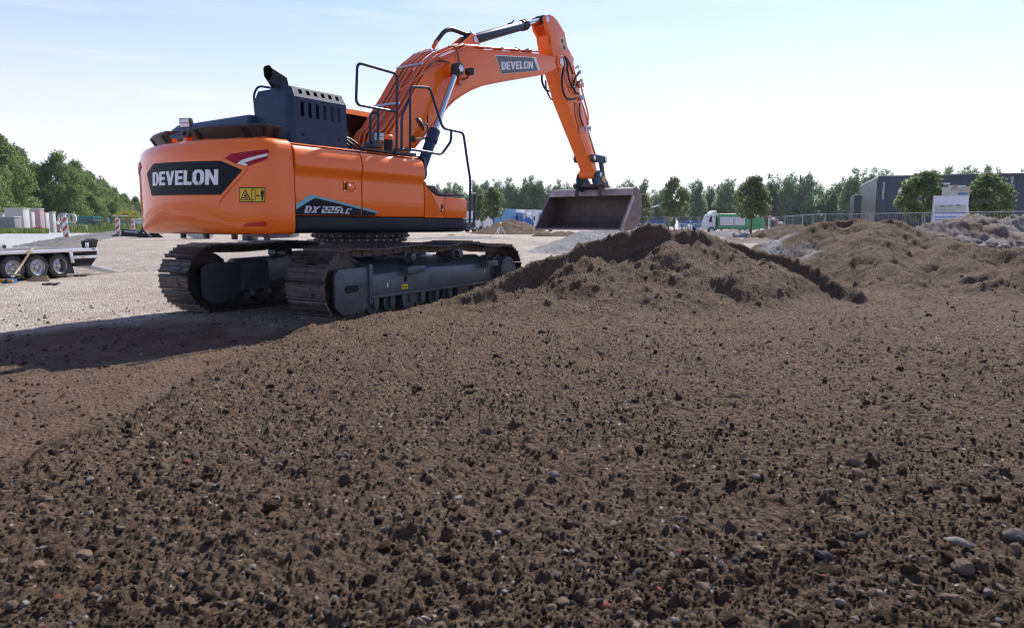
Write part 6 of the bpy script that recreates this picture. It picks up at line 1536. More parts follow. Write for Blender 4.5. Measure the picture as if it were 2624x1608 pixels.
run(B0[:2], B1[:2], B0[2] - 1.6, 'lower wire fence panel beside the red and white barrier beam')
A0, A1 = at(285, 552, 86), at(330, 552, 88)
run(A0[:2], A1[:2], A0[2] - 2.0, 'wire fence panel near the green sign at the trees')

# dark warehouse
C0 = at(2252, 452, 78.0); gw = gz(C0[0], C0[1]); hw = C0[2] - gw
WH = empty('warehouse', (C0[0], C0[1], gw), math.atan2(-.36, .93), 'dark grey flat roofed warehouse with ribbed cladding on the right', 'building')
LW, LS = 46.0, 15.6
_wu = np.array([.93, -.36]) / math.hypot(.93, .36)
for k in range(46): part(MB().bx(k * 1.0 + .008, k * 1.0 + .992, 0, .12, 0, hw - .22), 'cladding_panel', 'cladding', WH, .02)
part(MB().bx(-.05, LW, -.06, .3, hw - .22, hw + .06), 'parapet', 'cladding', WH, .02)
for k in range(12): part(MB().bx(-.12, 0, k * 1.3 + .13, k * 1.3 + 1.41, 0, hw - .22), 'side_panel', 'cladding_side', WH, .02)
part(MB().bx(-.18, .2, 0, LS, hw - .22, hw + .0), 'side_parapet', 'zinc', WH, .02)
part(MB().bx(.15, LW - .1, .15, LS, hw - .30, hw - .24), 'roof', 'cladding', WH)
def wpx(u, v):
    n = np.array([_wu[1], -_wu[0], 0]); n = np.array([-_wu[1], _wu[0], 0]); d_ = pray(u, v); t = ((C0 - CAMP) @ n) / (d_ @ n); q = CAMP + d_ * t - C0; return float(q[:2] @ _wu), float(q[2] + hw)
for (u, v0, v1) in ((2262, 466, 511), (2593, 452, 470), (2589, 488, 521), (2420, 510, 530)):
    x, z0 = wpx(u, v1); _, z1_ = wpx(u, v0); part(MB().bx(x - .10, x + .10, -.03, 0, z0, z1_), 'light_slit', 'fence_wire', WH, .01)
for (u, v, w) in ((2413, 471, .8), (2452, 477, .8)):
    x, z_ = wpx(u, v); part(MB().bx(x - w, x + w, -.03, 0, z_ - .09, z_ + .09), 'light_slit', 'banner_white', WH)
x, z_ = wpx(2313, 490); part(MB().cyl((x, -.08, z_), (x, 0, z_), .45, n=28), 'round_sign', 'white_paint', WH, .02)
part(MB().bx(-.9, 2.5, LS + .3, LS + 6, 0, hw * .80), 'annex', 'cladding', WH, .04)
# advertising banner on a frame before the warehouse
def board(u0, u1, v0, v1, d): a, b = at(u0, v0, d), at(u1, v1, d); return a, b
a, b = board(2397, 2474, 504, 575, 42.0); BN = empty('banner_board', ((a[0] + b[0]) / 2, 42.0, gz(a[0], 42)), -.12, 'pale printed advertising banner on a frame in front of the warehouse', 'banner'); w = b[0] - a[0]; g0 = gz(a[0], 42)
H1 = a[2] - g0
part(MB().bx(-w / 2, w / 2, 0, .05, .35, H1), 'lower_banner', 'banner_white', BN, .01)
part(MB().bx(-w / 2 + .08, w / 2 - .12, -.012, 0, H1 - .90, H1 - .48), 'print_field', 'banner_green', BN); part(MB().bx(-w / 2 + .08, w / 2 - .10, -.014, 0, H1 - 1.0, H1 - .92), 'print_stripe', 'banner_blue', BN)
for k in range(3): part(MB().bx(-w / 2 + .35 + .45 * k, -w / 2 + .62 + .45 * k, -.016, -.002, H1 - .62 + .03 * k, H1 - .52 + .03 * k), 'print_figure', 'concrete_dark', BN)
for k in range(4): part(MB().bx(-w / 2 + .15, w / 2 - .2 - .2 * (k % 2), -.012, 0, H1 - 1.25 - .16 * k, H1 - 1.19 - .16 * k), 'print_line', 'banner_blue' if k == 0 else 'concrete_dark', BN)
for k in range(4): part(MB().bx(-w / 2 + w * k / 3 - .025, -w / 2 + w * k / 3 + .025, .052, .11, 0, H1 + .02), 'frame_post', 'zinc', BN)
part(MB().bx(-w / 2 - .02, w / 2 + .02, -.02, .12, H1 + .005, H1 + .06), 'frame_bar', 'white_paint', BN)
part(MB().bx(-.55, w / 2, 0, .05, H1 + .065, H1 + .58), 'upper_banner', 'banner_green', BN); part(MB().bx(-.1, .35, -.012, 0, H1 + .35, H1 + .70), 'print_figure', 'banner_skin', BN, .05); part(MB().bx(.55, w / 2, -.012, 0, H1 + .35, H1 + .62), 'print_figure', 'banner_skin', BN, .05); part(MB().bx(.35, w / 2 - .1, -.012, 0, H1 + .12, H1 + .24), 'print_stripe', 'banner_blue', BN)
part(MB().tube([(w / 2, .1, H1 - .4), (w / 2 + .7, .6, .1)], .03, 6), 'brace', 'zinc', BN)
# ------------------------------------------------------------------ trees
def leaf_mat(name, c0, c1, trans=0.55):
    m, nt, p = nmat(name); l = nt.links.new
    ge = N(nt, 'ShaderNodeNewGeometry'); oi = N(nt, 'ShaderNodeObjectInfo')
    r = ramp(nt, [(0.0, c0), (1.0, c1)])
    nz = N(nt, 'ShaderNodeTexNoise', i_Scale=0.9, i_Detail=3.0); l(ge.outputs['Position'], nz.inputs['Vector'])
    ad = N(nt, 'ShaderNodeMath', operation='ADD'); l(ge.outputs['Random Per Island'], ad.inputs[0]); l(nz.outputs[0], ad.inputs[1])
    a2 = N(nt, 'ShaderNodeMath', operation='MULTIPLY'); l(ad.outputs[0], a2.inputs[0]); a2.inputs[1].default_value = 0.55
    l(a2.outputs[0], r.inputs[0]); l(r.outputs[0], p.inputs['Base Color']); p.inputs['Roughness'].default_value = 0.55; p.inputs['Specular IOR Level'].default_value = 0.35
    tr = N(nt, 'ShaderNodeBsdfTranslucent'); l(r.outputs[0], tr.inputs[0]); mx = N(nt, 'ShaderNodeMixShader'); mx.inputs[0].default_value = trans
    l(p.outputs[0], mx.inputs[1]); l(tr.outputs[0], mx.inputs[2]); l(mx.outputs[0], nt.nodes['Material Output'].inputs['Surface'])
leaf_mat('leaf_poplar', (0.12, 0.20, 0.12), (0.30, 0.40, 0.22))
leaf_mat('leaf_young', (0.065, 0.10, 0.04), (0.23, 0.275, 0.11))
leaf_mat('leaf_forest', (0.06, 0.11, 0.035), (0.21, 0.285, 0.085))
leaf_mat('leaf_yellow', (0.14, 0.13, 0.015), (0.34, 0.30, 0.03))
leaf_mat('grass_blade', (0.06, 0.10, 0.025), (0.20, 0.24, 0.08))
def leaf_cloud(name, centres, radii, n, size, mat, rng, squash=1.0, jitter=.35):
    """n leaf faces spread over the shells of many clumps"""
    C = np.array(centres); Rr = np.array(radii); wts = Rr ** 2 / (Rr ** 2).sum()
    idx = rng.choice(len(C), n, p=wts); d = rng.normal(size=(n, 3)); d /= np.linalg.norm(d, axis=1)[:, None]
    rad = Rr[idx] * np.clip(rng.normal(.82, jitter * .6, n), .1, 1.15); pos = C[idx] + d * rad[:, None] * np.array([1, 1, squash])
    # leaves face roughly outward and up, with scatter
    nrm = d * .6 + rng.normal(size=(n, 3)) * .65 + np.array([0, 0, .45]); nrm /= np.linalg.norm(nrm, axis=1)[:, None]
    t = np.cross(nrm, rng.normal(size=(n, 3))); t /= np.linalg.norm(t, axis=1)[:, None]; b = np.cross(nrm, t)
    s = (size * rng.uniform(.6, 1.35, n))[:, None]
    v = np.stack([pos - t * s * .5, pos + b * s * .28, pos + t * s * .5 - nrm * s * .12, pos - b * s * .28], 1).reshape(-1, 3)
    me = bpy.data.meshes.new(name); me.vertices.add(len(v)); me.vertices.foreach_set('co', v.astype(np.float32).ravel())
    q = np.arange(4 * n, dtype=np.int32); me.loops.add(4 * n); me.loops.foreach_set('vertex_index', q); me.polygons.add(n)
    me.polygons.foreach_set('loop_start', np.arange(0, 4 * n, 4, dtype=np.int32)); me.polygons.foreach_set('loop_total', np.full(n, 4, np.int32)); me.update(calc_edges=True)
    me.materials.append(MATS[mat]); return me
def trunk_mesh(h, r0, limbs, rng, spread):
    mb = MB(); P = [(0, 0, 0)]; x = y = 0
    for k in range(1, 7): x += rng.normal() * .02 * h / 6; y += rng.normal() * .02 * h / 6; P.append((x, y, h * k / 6))
    mb.tube(P, [r0 * (1 - .85 * k / 6) for k in range(7)], 8)
    for k in range(limbs):
        z = h * rng.uniform(.25, .85); a = rng.uniform(0, 6.28); ln = spread * rng.uniform(.6, 1.0) * (1.15 - z / h); bx_, by_ = np.interp(z, [p[2] for p in P], [p[0] for p in P]), np.interp(z, [p[2] for p in P], [p[1] for p in P])
        mb.tube([(bx_, by_, z), (bx_ + ln * .5 * math.cos(a), by_ + ln * .5 * math.sin(a), z + ln * .45), (bx_ + ln * math.cos(a), by_ + ln * math.sin(a), z + ln * .7)], [r0 * .32, r0 * .2, r0 * .07], 5)
    return mb.mesh('trunk', 'bark')
def make_kind(kind, seed):
    rng = np.random.default_rng(seed); C = []; R_ = []
    if kind == 'poplar':      # unit tree 12 m: loose upright plumes
        H = 12.0
        for k in range(6):
            a = rng.uniform(0, 6.28); ox, oy = rng.uniform(.3, 1.7) * math.cos(a), rng.uniform(.3, 1.7) * math.sin(a); top_ = H * rng.uniform(.70, .97) if k else H
            for z in np.arange(1.6, top_, .55):
                f = z / top_; w = .95 * (math.sin(math.pi * min(1, f * .80 + .13)) ** .55) * rng.uniform(.6, 1.25)
                C.append((ox * (1 - f * .3) + rng.normal() * .45 * w, oy * (1 - f * .3) + rng.normal() * .45 * w, z)); R_.append(max(.25, .95 * w))
        return leaf_cloud('crown', C, R_, 8000, .42, 'leaf_poplar', rng, 1.1), trunk_mesh(H * .9, .20, 9, rng, 1.6)
    if kind == 'young':       # unit tree 6 m: dense egg crown on a clear stem
        H = 6.0
        for k in range(130):
            f = rng.uniform(0, 1) ** .9; z = 2.0 + 3.75 * f; w = 1.50 * (math.sin(math.pi * min(1, .15 + f * .80)) ** .55) * (1.10 - .32 * f); a = rng.uniform(0, 6.28); q = w * math.sqrt(rng.uniform(.05, 1))
            C.append((q * math.cos(a), q * math.sin(a), z)); R_.append(rng.uniform(.22, .42))
        return leaf_cloud('crown', C, R_, 5600, .24, 'leaf_young', rng, .9), trunk_mesh(H * .85, .085, 12, rng, 1.3)
    if kind == 'forest':      # unit tree 12 m: broad crown reaching low
        H = 12.0
        for k in range(170):
            f = rng.uniform(0, 1); z = .8 + 11.0 * f; w = 4.3 * (math.sin(math.pi * min(1, .22 + f * .78)) ** .8); a = rng.uniform(0, 6.28); q = w * math.sqrt(rng.uniform(.25, 1)) * rng.uniform(.8, 1.12)
            C.append((q * math.cos(a), q * math.sin(a), z + rng.normal() * .3)); R_.append(rng.uniform(.5, 1.15))
        return leaf_cloud('crown', C, R_, 15000, .36, 'leaf_forest', rng, .8), trunk_mesh(H * .8, .28, 10, rng, 3.2)
KINDS = {k: [make_kind(k, 40 + 7 * j + len(k)) for j in range(n)] for k, n in (('poplar', 5), ('young', 3), ('forest', 4))}
UNIT = dict(poplar=12.0, young=6.0, forest=12.0)
def tree(kind, name, u, vt, d, label, group, sx=1.0, i=0):
    p = at(u, vt, d); g = on_ground(u, d); s = (p[2] - g[2]) / UNIT[kind]; cr, tr_ = KINDS[kind][i % len(KINDS[kind])]
    o = empty(name, g, rnd.uniform(0, 6.28), label, 'tree', group); o.scale = (s * sx, s * sx, s)
    link('crown', cr, o); link('trunk', tr_, o)
POP = [(1128, 470, 168), (1144, 467, 170), (1172, 464, 168), (1214, 461, 166), (1236, 460, 170), (1273, 456, 165), (1312, 455, 165), (1350, 453, 166), (1370, 450, 168), (1392, 458, 166), (1423, 461, 170), (1460, 464, 172), (1586, 468, 172), (1614, 456, 168), (1652, 454, 166), (1690, 478, 175), (1782, 458, 165), (1818, 469, 170), (1848, 453, 164), (1870, 455, 166), (1905, 476, 172), (1965, 446, 160), (2010, 438, 158), (2032, 452, 162), (2053, 441, 158), (2073, 460, 162), (2094, 470, 165), (2126, 466, 162), (2151, 451, 158), (2173, 432, 150), (2226, 428, 150), (2245, 445, 152), (2271, 428, 150), (2385, 432, 146), (2404, 421, 145), (2450, 421, 145), (2470, 432, 146), (2508, 420, 144), (2530, 428, 144), (2622, 430, 142)]
POP = sorted(POP + [(1190, 480, 180), (1255, 482, 182), (1293, 478, 182), (1332, 476, 184), (1407, 482, 184), (1445, 486, 182), (1600, 480, 182), (1634, 478, 180), (1672, 486, 184), (1712, 494, 182), (1748, 490, 184), (1800, 484, 180), (1832, 482, 182), (1890, 482, 180), (1930, 478, 182), (1945, 486, 180), (1988, 470, 176), (2112, 484, 178), (2140, 476, 176), (2192, 470, 172), (2208, 460, 170)])
_pw = ['left of the excavator step rail', 'left of the first young tree', 'behind the parked trucks', 'behind the raised bucket', 'above the blue formwork stacks', 'behind the refuse truck', 'left of the warehouse', 'showing over the warehouse roof']
for k, (u, v, d) in enumerate(POP):
    w = _pw[0] if u < 1180 else _pw[1] if u < 1250 else _pw[2] if u < 1400 else _pw[3] if u < 1600 else _pw[4] if u < 1760 else _pw[5] if u < 1940 else _pw[6] if u < 2200 else _pw[7]
    tree('poplar', 'poplar_tree', u, v, d, nth(k) + ' poplar from the left in the far row, ' + w, 'poplars in the far row', 1.22 + .22 * math.sin(k * 1.7), k * 3 + (k // 5))
YNG = [(1264, 478, 84, 'young round tree in front of the parked trucks'), (1644, 496, 84, 'young round tree half hidden by the right end of the bucket'), (1727, 453, 72, 'young egg shaped tree left of the refuse truck'), (1924, 451, 58, 'young broad tree before the refuse truck body'), (2360, 436, 46, 'young dense tree before the warehouse left of the banner'), (2527, 442, 46, 'young dense tree before the warehouse right of the banner'), (1233, 497, 88, 'smaller young tree just left of the one before the parked trucks')]
for k, (u, v, d, l) in enumerate(YNG): tree('young', 'young_tree', u, v, d, l, 'young round trees on the site edge', (1.0, 1, 1.0, 1.2, 1.38, 1.3, .8)[k], k)
FOR = [(-150, 330, 70), (-60, 338, 74), (12, 352, 80), (62, 388, 90), (100, 425, 104), (160, 398, 92), (205, 420, 100), (238, 446, 110), (268, 460, 118), (300, 484, 132), (325, 500, 150), (352, 508, 168), (392, 505, 190), (30, 420, 98), (125, 455, 115), (0, 470, 84), (60, 490, 86), (105, 500, 92), (185, 490, 96), (240, 505, 100), (290, 515, 112)]
_fl = ['tallest dark broadleaf tree at the left picture edge', 'broad dark broadleaf tree in the row behind the concrete goods', 'smaller broadleaf tree farther along the row toward the counterweight', 'low broadleaf undergrowth tree filling the foot of the row']
_fo = sorted(FOR[:13]); _fu = sorted(FOR[13:])
_fl = ['dark broadleaf tree from the left edge in the tall row behind the concrete goods', 'low broadleaf tree from the left edge filling the foot of the tall row']
for k, (u, v, d) in enumerate(FOR): tree('forest', 'broadleaf_tree', u, v, d, nth(_fo.index((u, v, d))) + ' ' + _fl[0] if k < 13 else nth(_fu.index((u, v, d))) + ' ' + _fl[1], 'broadleaf trees behind the concrete goods', .95 if k < 13 else 1.25, k)
# yellow flowering bush near the containers
rng = np.random.default_rng(3); g = on_ground(337, 90)
o = empty('yellow_bush', (g[0], g[1], g[2]), 0, 'yellow flowering bush behind the farthest marker board', 'bush')
link('crown', leaf_cloud('crown', [(rng.normal() * .8, rng.normal() * .6, rng.uniform(.6, 2.6)) for _ in range(24)], [.45] * 24, 1400, .20, 'leaf_yellow', rng), o); link('trunk', trunk_mesh(1.8, .08, 5, rng, .8), o)
# grass and weeds on the verge beyond the road
def grass(name, label, u0, u1, d0, d1, n, h0, h1, rng):
    v = []; 
    for k in range(n):
        u = rng.uniform(u0, u1); d = rng.uniform(d0, d1); p = at(u, 600, d); z = gz(p[0], p[1]); h = rng.uniform(h0, h1); a = rng.uniform(0, 6.28); w = .035 * h ** .5; l = rng.normal(size=2) * .25 * h
        v.append([(p[0] - w * math.cos(a), p[1] - w * math.sin(a), z - .05), (p[0] + w * math.cos(a), p[1] + w * math.sin(a), z - .05), (p[0] + l[0] + .4 * w, p[1] + l[1], z + h), (p[0] + l[0] - .4 * w, p[1] + l[1], z + h * .96)])
    mb = MB(); 
    for q in v: mb.add(q, [(0, 1, 2, 3)])
    tag(mb.build(name, 'grass_blade', None, clean=False), label, kind='stuff')
grass('grass', 'low green grass in front of the concrete goods', -60, 125, 57, 66, 5200, .18, .55, rng)
grass('grass', 'tall weeds between the concrete goods and the containers', 180, 420, 62, 86, 5200, .3, 1.0, rng)
grass('grass', 'thin grass strip under the far fence', 1600, 2060, 66, 76, 2200, .1, .35, rng)
# ------------------------------------------------------------------ stones and clods lying on the soil
def rock_mesh(name, seed, mat, sub=2, flat=.7, rough=.28):
    rng = np.random.default_rng(seed); bm = bmesh.new(); bmesh.ops.create_icosphere(bm, subdivisions=sub, radius=1.0)
    ax = rng.normal(size=(7, 3)); ax /= np.linalg.norm(ax, axis=1)[:, None]; lim = rng.uniform(.55, .95, 7); ph = rng.uniform(0, 6, 6)
    for v in bm.verts:
        p = np.array(v.co); 
        for a, l_ in zip(ax, lim):
            e = p @ a
            if e > l_: p = p - a * (e - l_) * .85
        p = p * (1 + rough * .45 * math.sin(3.1 * p[0] + ph[0]) * math.sin(2.7 * p[1] + ph[1]) + rough * .5 * rng.normal() * .35)
        v.co = Vector((p[0] * (1 + .25 * math.sin(ph[2])), p[1], p[2] * flat))
    me = bpy.data.meshes.new(name); bm.to_mesh(me); bm.free(); me.materials.append(MATS[mat])
    me.polygons.foreach_set('use_smooth', [True] * len(me.polygons)); me.set_sharp_from_angle(angle=math.radians(38)); return me
def stone_mat(name, c0, c1, bump=.6, bs=9.0):
    m, nt, p = nmat(name); l = nt.links.new; oi = N(nt, 'ShaderNodeObjectInfo'); tc = N(nt, 'ShaderNodeTexCoord')
    nz = N(nt, 'ShaderNodeTexNoise', i_Scale=2.2, i_Detail=8.0, i_Roughness=.75); l(tc.outputs['Object'], nz.inputs['Vector'])
    ad = N(nt, 'ShaderNodeMath', operation='ADD'); l(oi.outputs['Random'], ad.inputs[0]); l(nz.outputs[0], ad.inputs[1]); ml = N(nt, 'ShaderNodeMath', operation='MULTIPLY'); l(ad.outputs[0], ml.inputs[0]); ml.inputs[1].default_value = .55
    r = ramp(nt, [(.15, c0), (.85, c1)]); l(ml.outputs[0], r.inputs[0]); l(r.outputs[0], p.inputs['Base Color']); p.inputs['Roughness'].default_value = 1.0; p.inputs['Specular IOR Level'].default_value = .06
    n2 = N(nt, 'ShaderNodeTexNoise', i_Scale=bs, i_Detail=5.0, i_Roughness=.7); l(tc.outputs['Object'], n2.inputs['Vector']); b = N(nt, 'ShaderNodeBump', i_Strength=bump, i_Distance=.25); l(n2.outputs[0], b.inputs['Height']); l(b.outputs[0], p.inputs['Normal'])
stone_mat('clod', (.070, .046, .030), (.158, .109, .075), .9, 5.0); stone_mat('stone_grey', (.13, .118, .108), (.33, .305, .28)); stone_mat('stone_brown', (.12, .085, .062), (.27, .19, .14)); stone_mat('stone_red', (.20, .075, .045), (.30, .13, .085)); stone_mat('stone_dark', (.05, .045, .045), (.13, .115, .11))
CLODS = [rock_mesh('clod', 100 + k, 'clod', 2, .78, .5) for k in range(6)]
GREYS = [rock_mesh('pebble', 200 + k, 'stone_grey', 2, .62, .2) for k in range(4)]
MIXED = [rock_mesh('pebble', 300 + k, m, 2, .6, .25) for k, m in enumerate(('stone_brown', 'stone_brown', 'stone_dark', 'stone_brown', 'stone_grey', 'stone_brown', 'stone_dark', 'stone_red', 'stone_brown'))]
def scatter_points(n, r0, r1, th, rng, power=1.0):
    r = np.exp(rng.uniform(math.log(r0), math.log(r1), n)) if power == 1.0 else (r0 ** (1 - power) + rng.uniform(0, 1, n) * (r1 ** (1 - power) - r0 ** (1 - power))) ** (1 / (1 - power))
    t = np.radians(rng.uniform(-th, th, n)); return r * np.sin(t), r * np.cos(t)
_src = bpy.data.collections.new('stone_sources')      # not linked to the scene: only a source of meshes
def source(name, meshes):
    c = bpy.data.collections.new(name)
    for m in meshes: c.objects.link(bpy.data.objects.new(m.name, m))
    return c
def instancer(name, label, pts, scl, rot, src, parent):
    me = bpy.data.meshes.new(name); me.from_pydata([tuple(p) for p in pts], [], [])
    a = me.attributes.new('scl', 'FLOAT_VECTOR', 'POINT'); a.data.foreach_set('vector', np.asarray(scl, np.float32).ravel())
    a = me.attributes.new('rot', 'FLOAT_VECTOR', 'POINT'); a.data.foreach_set('vector', np.asarray(rot, np.float32).ravel())
    o = link(name, me, parent); tag(o, label, kind='stuff')
    ng = bpy.data.node_groups.new(name + '_nodes', 'GeometryNodeTree'); ng.interface.new_socket('Geometry', in_out='INPUT', socket_type='NodeSocketGeometry'); ng.interface.new_socket('Geometry', in_out='OUTPUT', socket_type='NodeSocketGeometry')
    nn = ng.nodes.new; l = ng.links.new; gi, go = nn('NodeGroupInput'), nn('NodeGroupOutput'); iop = nn('GeometryNodeInstanceOnPoints'); ci = nn('GeometryNodeCollectionInfo'); ci.inputs['Collection'].default_value = src; ci.inputs['Separate Children'].default_value = True; ci.inputs['Reset Children'].default_value = True
    iop.inputs['Pick Instance'].default_value = True
    s = nn('GeometryNodeInputNamedAttribute'); s.data_type = 'FLOAT_VECTOR'; s.inputs['Name'].default_value = 'scl'
    r = nn('GeometryNodeInputNamedAttribute'); r.data_type = 'FLOAT_VECTOR'; r.inputs['Name'].default_value = 'rot'; er = nn('FunctionNodeEulerToRotation')
    l(gi.outputs[0], iop.inputs['Points']); l(ci.outputs[0], iop.inputs['Instance']); l(s.outputs[0], iop.inputs['Scale']); l(r.outputs[0], er.inputs[0]); l(er.outputs[0], iop.inputs['Rotation']); l(iop.outputs[0], go.inputs[0])
    md = o.modifiers.new('scatter', 'NODES'); md.node_group = ng; return o
def soil_scatter(name, label, n, r0, r1, power, smin, smax, sk, src, seed, parent, want=1.0, sink=.36):
    rng = np.random.default_rng(seed); x, y = scatter_points(n, r0, r1, 44, rng, power); z, s, own, heap = hfield(x, y, True)
    dens = sstep(-.35, .35, fbm(x, y, .9, 3) + .12 + .5 * heap)
    keep = (rng.uniform(0, 1, n) < (s if want > 0 else (1 - s)) * (.35 + .65 * dens)) ; x, y, z = x[keep], y[keep], z[keep]; m = len(x)
    sz = smin * (smax / smin) ** (rng.uniform(0, 1, m) ** sk); e = rng.uniform(.75, 1.3, (m, 3)); sc = sz[:, None] * e
    pts = np.stack([x, y, z + sz * (.62 - sink * 1.6)], -1); rot = np.stack([rng.normal(size=m) * .35, rng.normal(size=m) * .35, rng.uniform(0, 6.28, m)], -1)
    return instancer(name, label, pts, sc, rot, src, parent)
S1, S2, S3 = source('clod_sources', CLODS), source('grey_sources', GREYS), source('mixed_sources', MIXED)
soil_scatter('soil_crumbs', 'fine dark soil crumbs', 40000, 1.5, 13, .9, .0035, .009, 1.3, S1, 1, ground_near)
soil_scatter('soil_clods', 'brown soil clods scattered over the loose soil', 4200, 1.6, 18, .75, .007, .022, 3.0, S1, 2, ground_near)
soil_scatter('soil_lumps', 'larger soil lumps on the heaps and bed', 1500, 2.0, 18, .25, .010, .032, 3.0, S1, 6, ground_near)
soil_scatter('grey_pebbles', 'small pale grey pebbles in the soil', 1300, 1.6, 16, .95, .004, .015, 2.8, S2, 3, ground_near)
soil_scatter('mixed_pebbles', 'small brown and reddish pebbles in the soil', 2600, 1.6, 14, .95, .005, .022, 2.6, S3, 4, ground_near)
soil_scatter('yard_grit', 'loose grit and small stones on the compacted earth', 6000, 4.5, 20, .4, .005, .018, 2.6, S2, 5, ground_near, -1)
soil_scatter('yard_clods', 'soil crumbs on the compacted earth', 12000, 2.2, 12, 1.0, .005, .020, 2.0, S1, 8, ground_near, -1)
# the largest stones, each its own piece: positions read from the photograph
BIG = [(2600, 1378, 'g', 60), (2455, 1395, 'g', 56), (2465, 1462, 'b', 62), (2110, 1432, 'd', 46), (2152, 1402, 'd', 44), (1833, 1199, 'g', 34), (1908, 1212, 'b', 32), (1935, 1228, 'g', 34), (2187, 1192, 'b', 34), (2198, 1220, 'b', 38), (2284, 1232, 'd', 28), (2170, 1280, 'b', 32), (2125, 1270, 'd', 30), (2165, 1340, 'b', 48), (1885, 1310, 'b', 30), (1798, 1345, 'b', 30), (1795, 1468, 'g', 36), (1960, 1455, 'b', 40), (1806, 1504, 'd', 40), (1990, 1515, 'b', 34), (2104, 1560, 'g', 32), (2236, 1520, 'b', 38), (2205, 1518, 'g', 26), (2193, 1586, 'g', 40), (2152, 1545, 'g', 30), (2300, 1555, 'd', 28), (2532, 1525, 'g', 30), (2536, 1500, 'd', 28), (1388, 1208, 'b', 38), (1420, 1222, 'g', 40), (1548, 1172, 'd', 34), (1455, 1130, 'd', 28), (1592, 1215, 'b', 30), (1102, 1228, 'b', 34), (1040, 1193, 'b', 36), (1105, 1206, 'g', 22), (1405, 1293, 'b', 38), (1500, 1290, 'b', 32), (1290, 1354, 'b', 44), (1338, 1340, 'b', 34), (1570, 1340, 'b', 34), (1668, 1388, 'b', 28), (1022, 1322, 'g', 34), (974, 1330, 'b', 36), (1150, 1430, 'd', 36), (1102, 1425, 'g', 26), (1465, 1420, 'g', 26), (1163, 1567, 'b', 46), (945, 1575, 'g', 32), (855, 1534, 'g', 38), (1050, 1600, 'b', 34), (1415, 1560, 'b', 40), (1620, 1565, 'g', 34), (1628, 1598, 'g', 30), (1292, 1518, 'g', 30), (1488, 1520, 'g', 28), (1355, 1428, 'g', 24), (463, 1470, 'g', 30), (483, 1540, 'b', 48), (648, 1455, 'g', 26), (230, 1316, 'g', 28), (95, 1455, 'b', 40), (215, 1425, 'b', 38), (540, 1385, 'b', 36), (665, 1515, 'd', 28), (700, 1545, 'b', 38), (420, 1142, 'b', 26), (362, 1138, 'b', 28), (305, 1150, 'b', 26), (475, 1035, 'b', 22), (210, 1240, 'b', 34), (118, 1280, 'b', 36), (507, 1240, 'b', 26), (477, 1132, 'g', 18), (703, 1160, 'g', 22), (680, 1190, 'b', 26), (718, 1200, 'b', 22), (528, 1275, 'g', 18), (225, 1430, 'b', 24), (30, 1555, 'b', 40), (310, 1360, 'b', 26), (400, 1310, 'b', 24), (40, 1400, 'b', 30), (700, 1330, 'b', 24), (850, 1400, 'b', 26), (770, 1290, 'b', 26), (2010, 1330, 'g', 20), (1760, 1290, 'd', 26), (2380, 1245, 'g', 20), (2400, 1250, 'd', 24), (2553, 1185, 'g', 22), (2530, 1195, 'g', 24), (2525, 1220, 'd', 26), (1818, 1168, 'd', 22), (2610, 1140, 'd', 30), (2380, 1415, 'w', 20), (1240, 1345, 'g', 16), (1040, 985, 'g', 16), (1250, 1170, 'd', 22), (1760, 1440, 'b', 24), (1880, 1580, 'g', 20), (1730, 1590, 'g', 26), (2460, 1590, 'g', 24), (2560, 1600, 'g', 26), (2350, 1500, 'b', 24), (1540, 905, 'g', 14), (1720, 905, 'd', 14), (1380, 865, 'b', 14), (1270, 850, 'b', 15), (1440, 850, 'g', 10), (1300, 840, 'g', 11), (1500, 868, 'b', 13), (1620, 850, 'd', 13), (1850, 860, 'b', 14), (2000, 760, 'g', 9), (1720, 690, 'g', 9), (1870, 715, 'd', 15), (2130, 820, 'b', 14), (2260, 1000, 'd', 16), (2160, 930, 'd', 14), (1310, 925, 'g', 12), (1150, 885, 'g', 11), (1240, 830, 'b', 13), (1340, 810, 'g', 9), (1780, 800, 'd', 15), (2050, 890, 'd', 14), (2300, 905, 'd', 13), (2480, 830, 'g', 11), (2545, 860, 'g', 12), (2610, 838, 'g', 11), (2600, 800, 'b', 15), (2440, 790, 'b', 13), (2380, 810, 'd', 15)]
rng = np.random.default_rng(9)
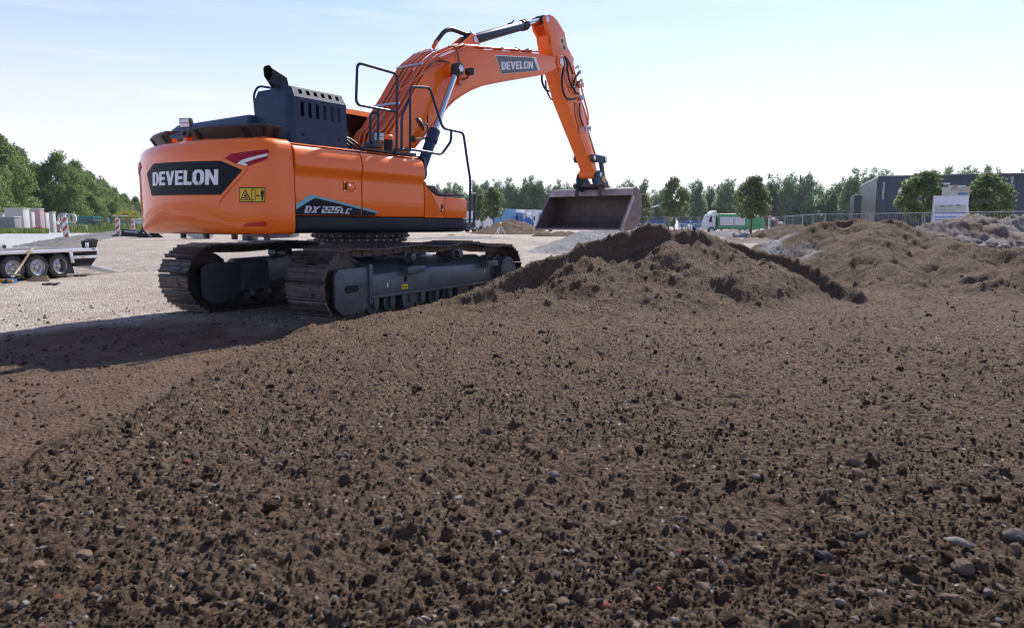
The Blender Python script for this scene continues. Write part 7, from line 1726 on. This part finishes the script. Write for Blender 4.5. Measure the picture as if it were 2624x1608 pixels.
SM = dict(g=[rock_mesh('stone', 400 + k, 'stone_grey', 3, .62, .22) for k in range(4)], b=[rock_mesh('stone', 420 + k, 'stone_brown', 3, .72, .30) for k in range(4)], d=[rock_mesh('stone', 440 + k, 'stone_dark', 3, .7, .28) for k in range(3)])
SM['w'] = SM['g']
for k, (u, v, c, w) in enumerate(BIG):
    p = pground(u, v, .10)
    for it in range(5):
        z = float(hfield(np.array([p[0]]), np.array([p[1]]), it == 4)[0][0]); q = pground(u, v, min(z, 1.0)); p = np.array([p[0] * .5 + q[0] * .5, p[1] * .5 + q[1] * .5, z])
    r = w * .5 / FPX * np.linalg.norm(p[:2]) * .82
    M = Matrix.Translation((p[0], p[1], p[2] + r * .08)) @ Matrix.Rotation(rng.uniform(0, 6.28), 4, 'Z') @ Matrix.Rotation(rng.normal() * .3, 4, 'X') @ Matrix.Diagonal((r * rng.uniform(.9, 1.2), r * rng.uniform(.75, 1.0), r * rng.uniform(.8, 1.1), 1))
    link('stone', SM[c][k % len(SM[c])], ground_near, M)
# rubble boulders at the foot of the far right heap
for k in range(46):
    u = rng.uniform(2470, 2624) if k < 32 else rng.uniform(2330, 2480); v = rng.uniform(618, 640) if k < 32 else rng.uniform(600, 632); d = rng.uniform(16.0, 18.0); p = at(u, v, d); r = rng.uniform(.05, .15)
    M = Matrix.Translation((p[0], p[1], p[2])) @ Matrix.Rotation(rng.uniform(0, 6.28), 4, 'Z') @ Matrix.Diagonal((r * 1.2, r, r * .8, 1))
    link('stone', SM['g'][k % 4], HEAPS[2], M)

# ------------------------------------------------------------------ summer haze over the whole site
m = bpy.data.materials.new('haze'); m.use_nodes = True; nt = m.node_tree; nt.nodes.clear()
vo = nt.nodes.new('ShaderNodeVolumePrincipled'); vo.inputs['Color'].default_value = (0.86, 0.93, 1.0, 1); vo.inputs['Density'].default_value = 0.00016; vo.inputs['Anisotropy'].default_value = 0.25
ou = nt.nodes.new('ShaderNodeOutputMaterial'); nt.links.new(vo.outputs[0], ou.inputs['Volume'])
mb = MB(); mb.bx(-1600, 1600, -1600, 1600, -1.5, 17.0); hz_ = mb.mesh('haze', None); hz_.materials.append(m)
tag(link('haze', hz_), 'thin bluish summer haze over the site', kind='stuff')
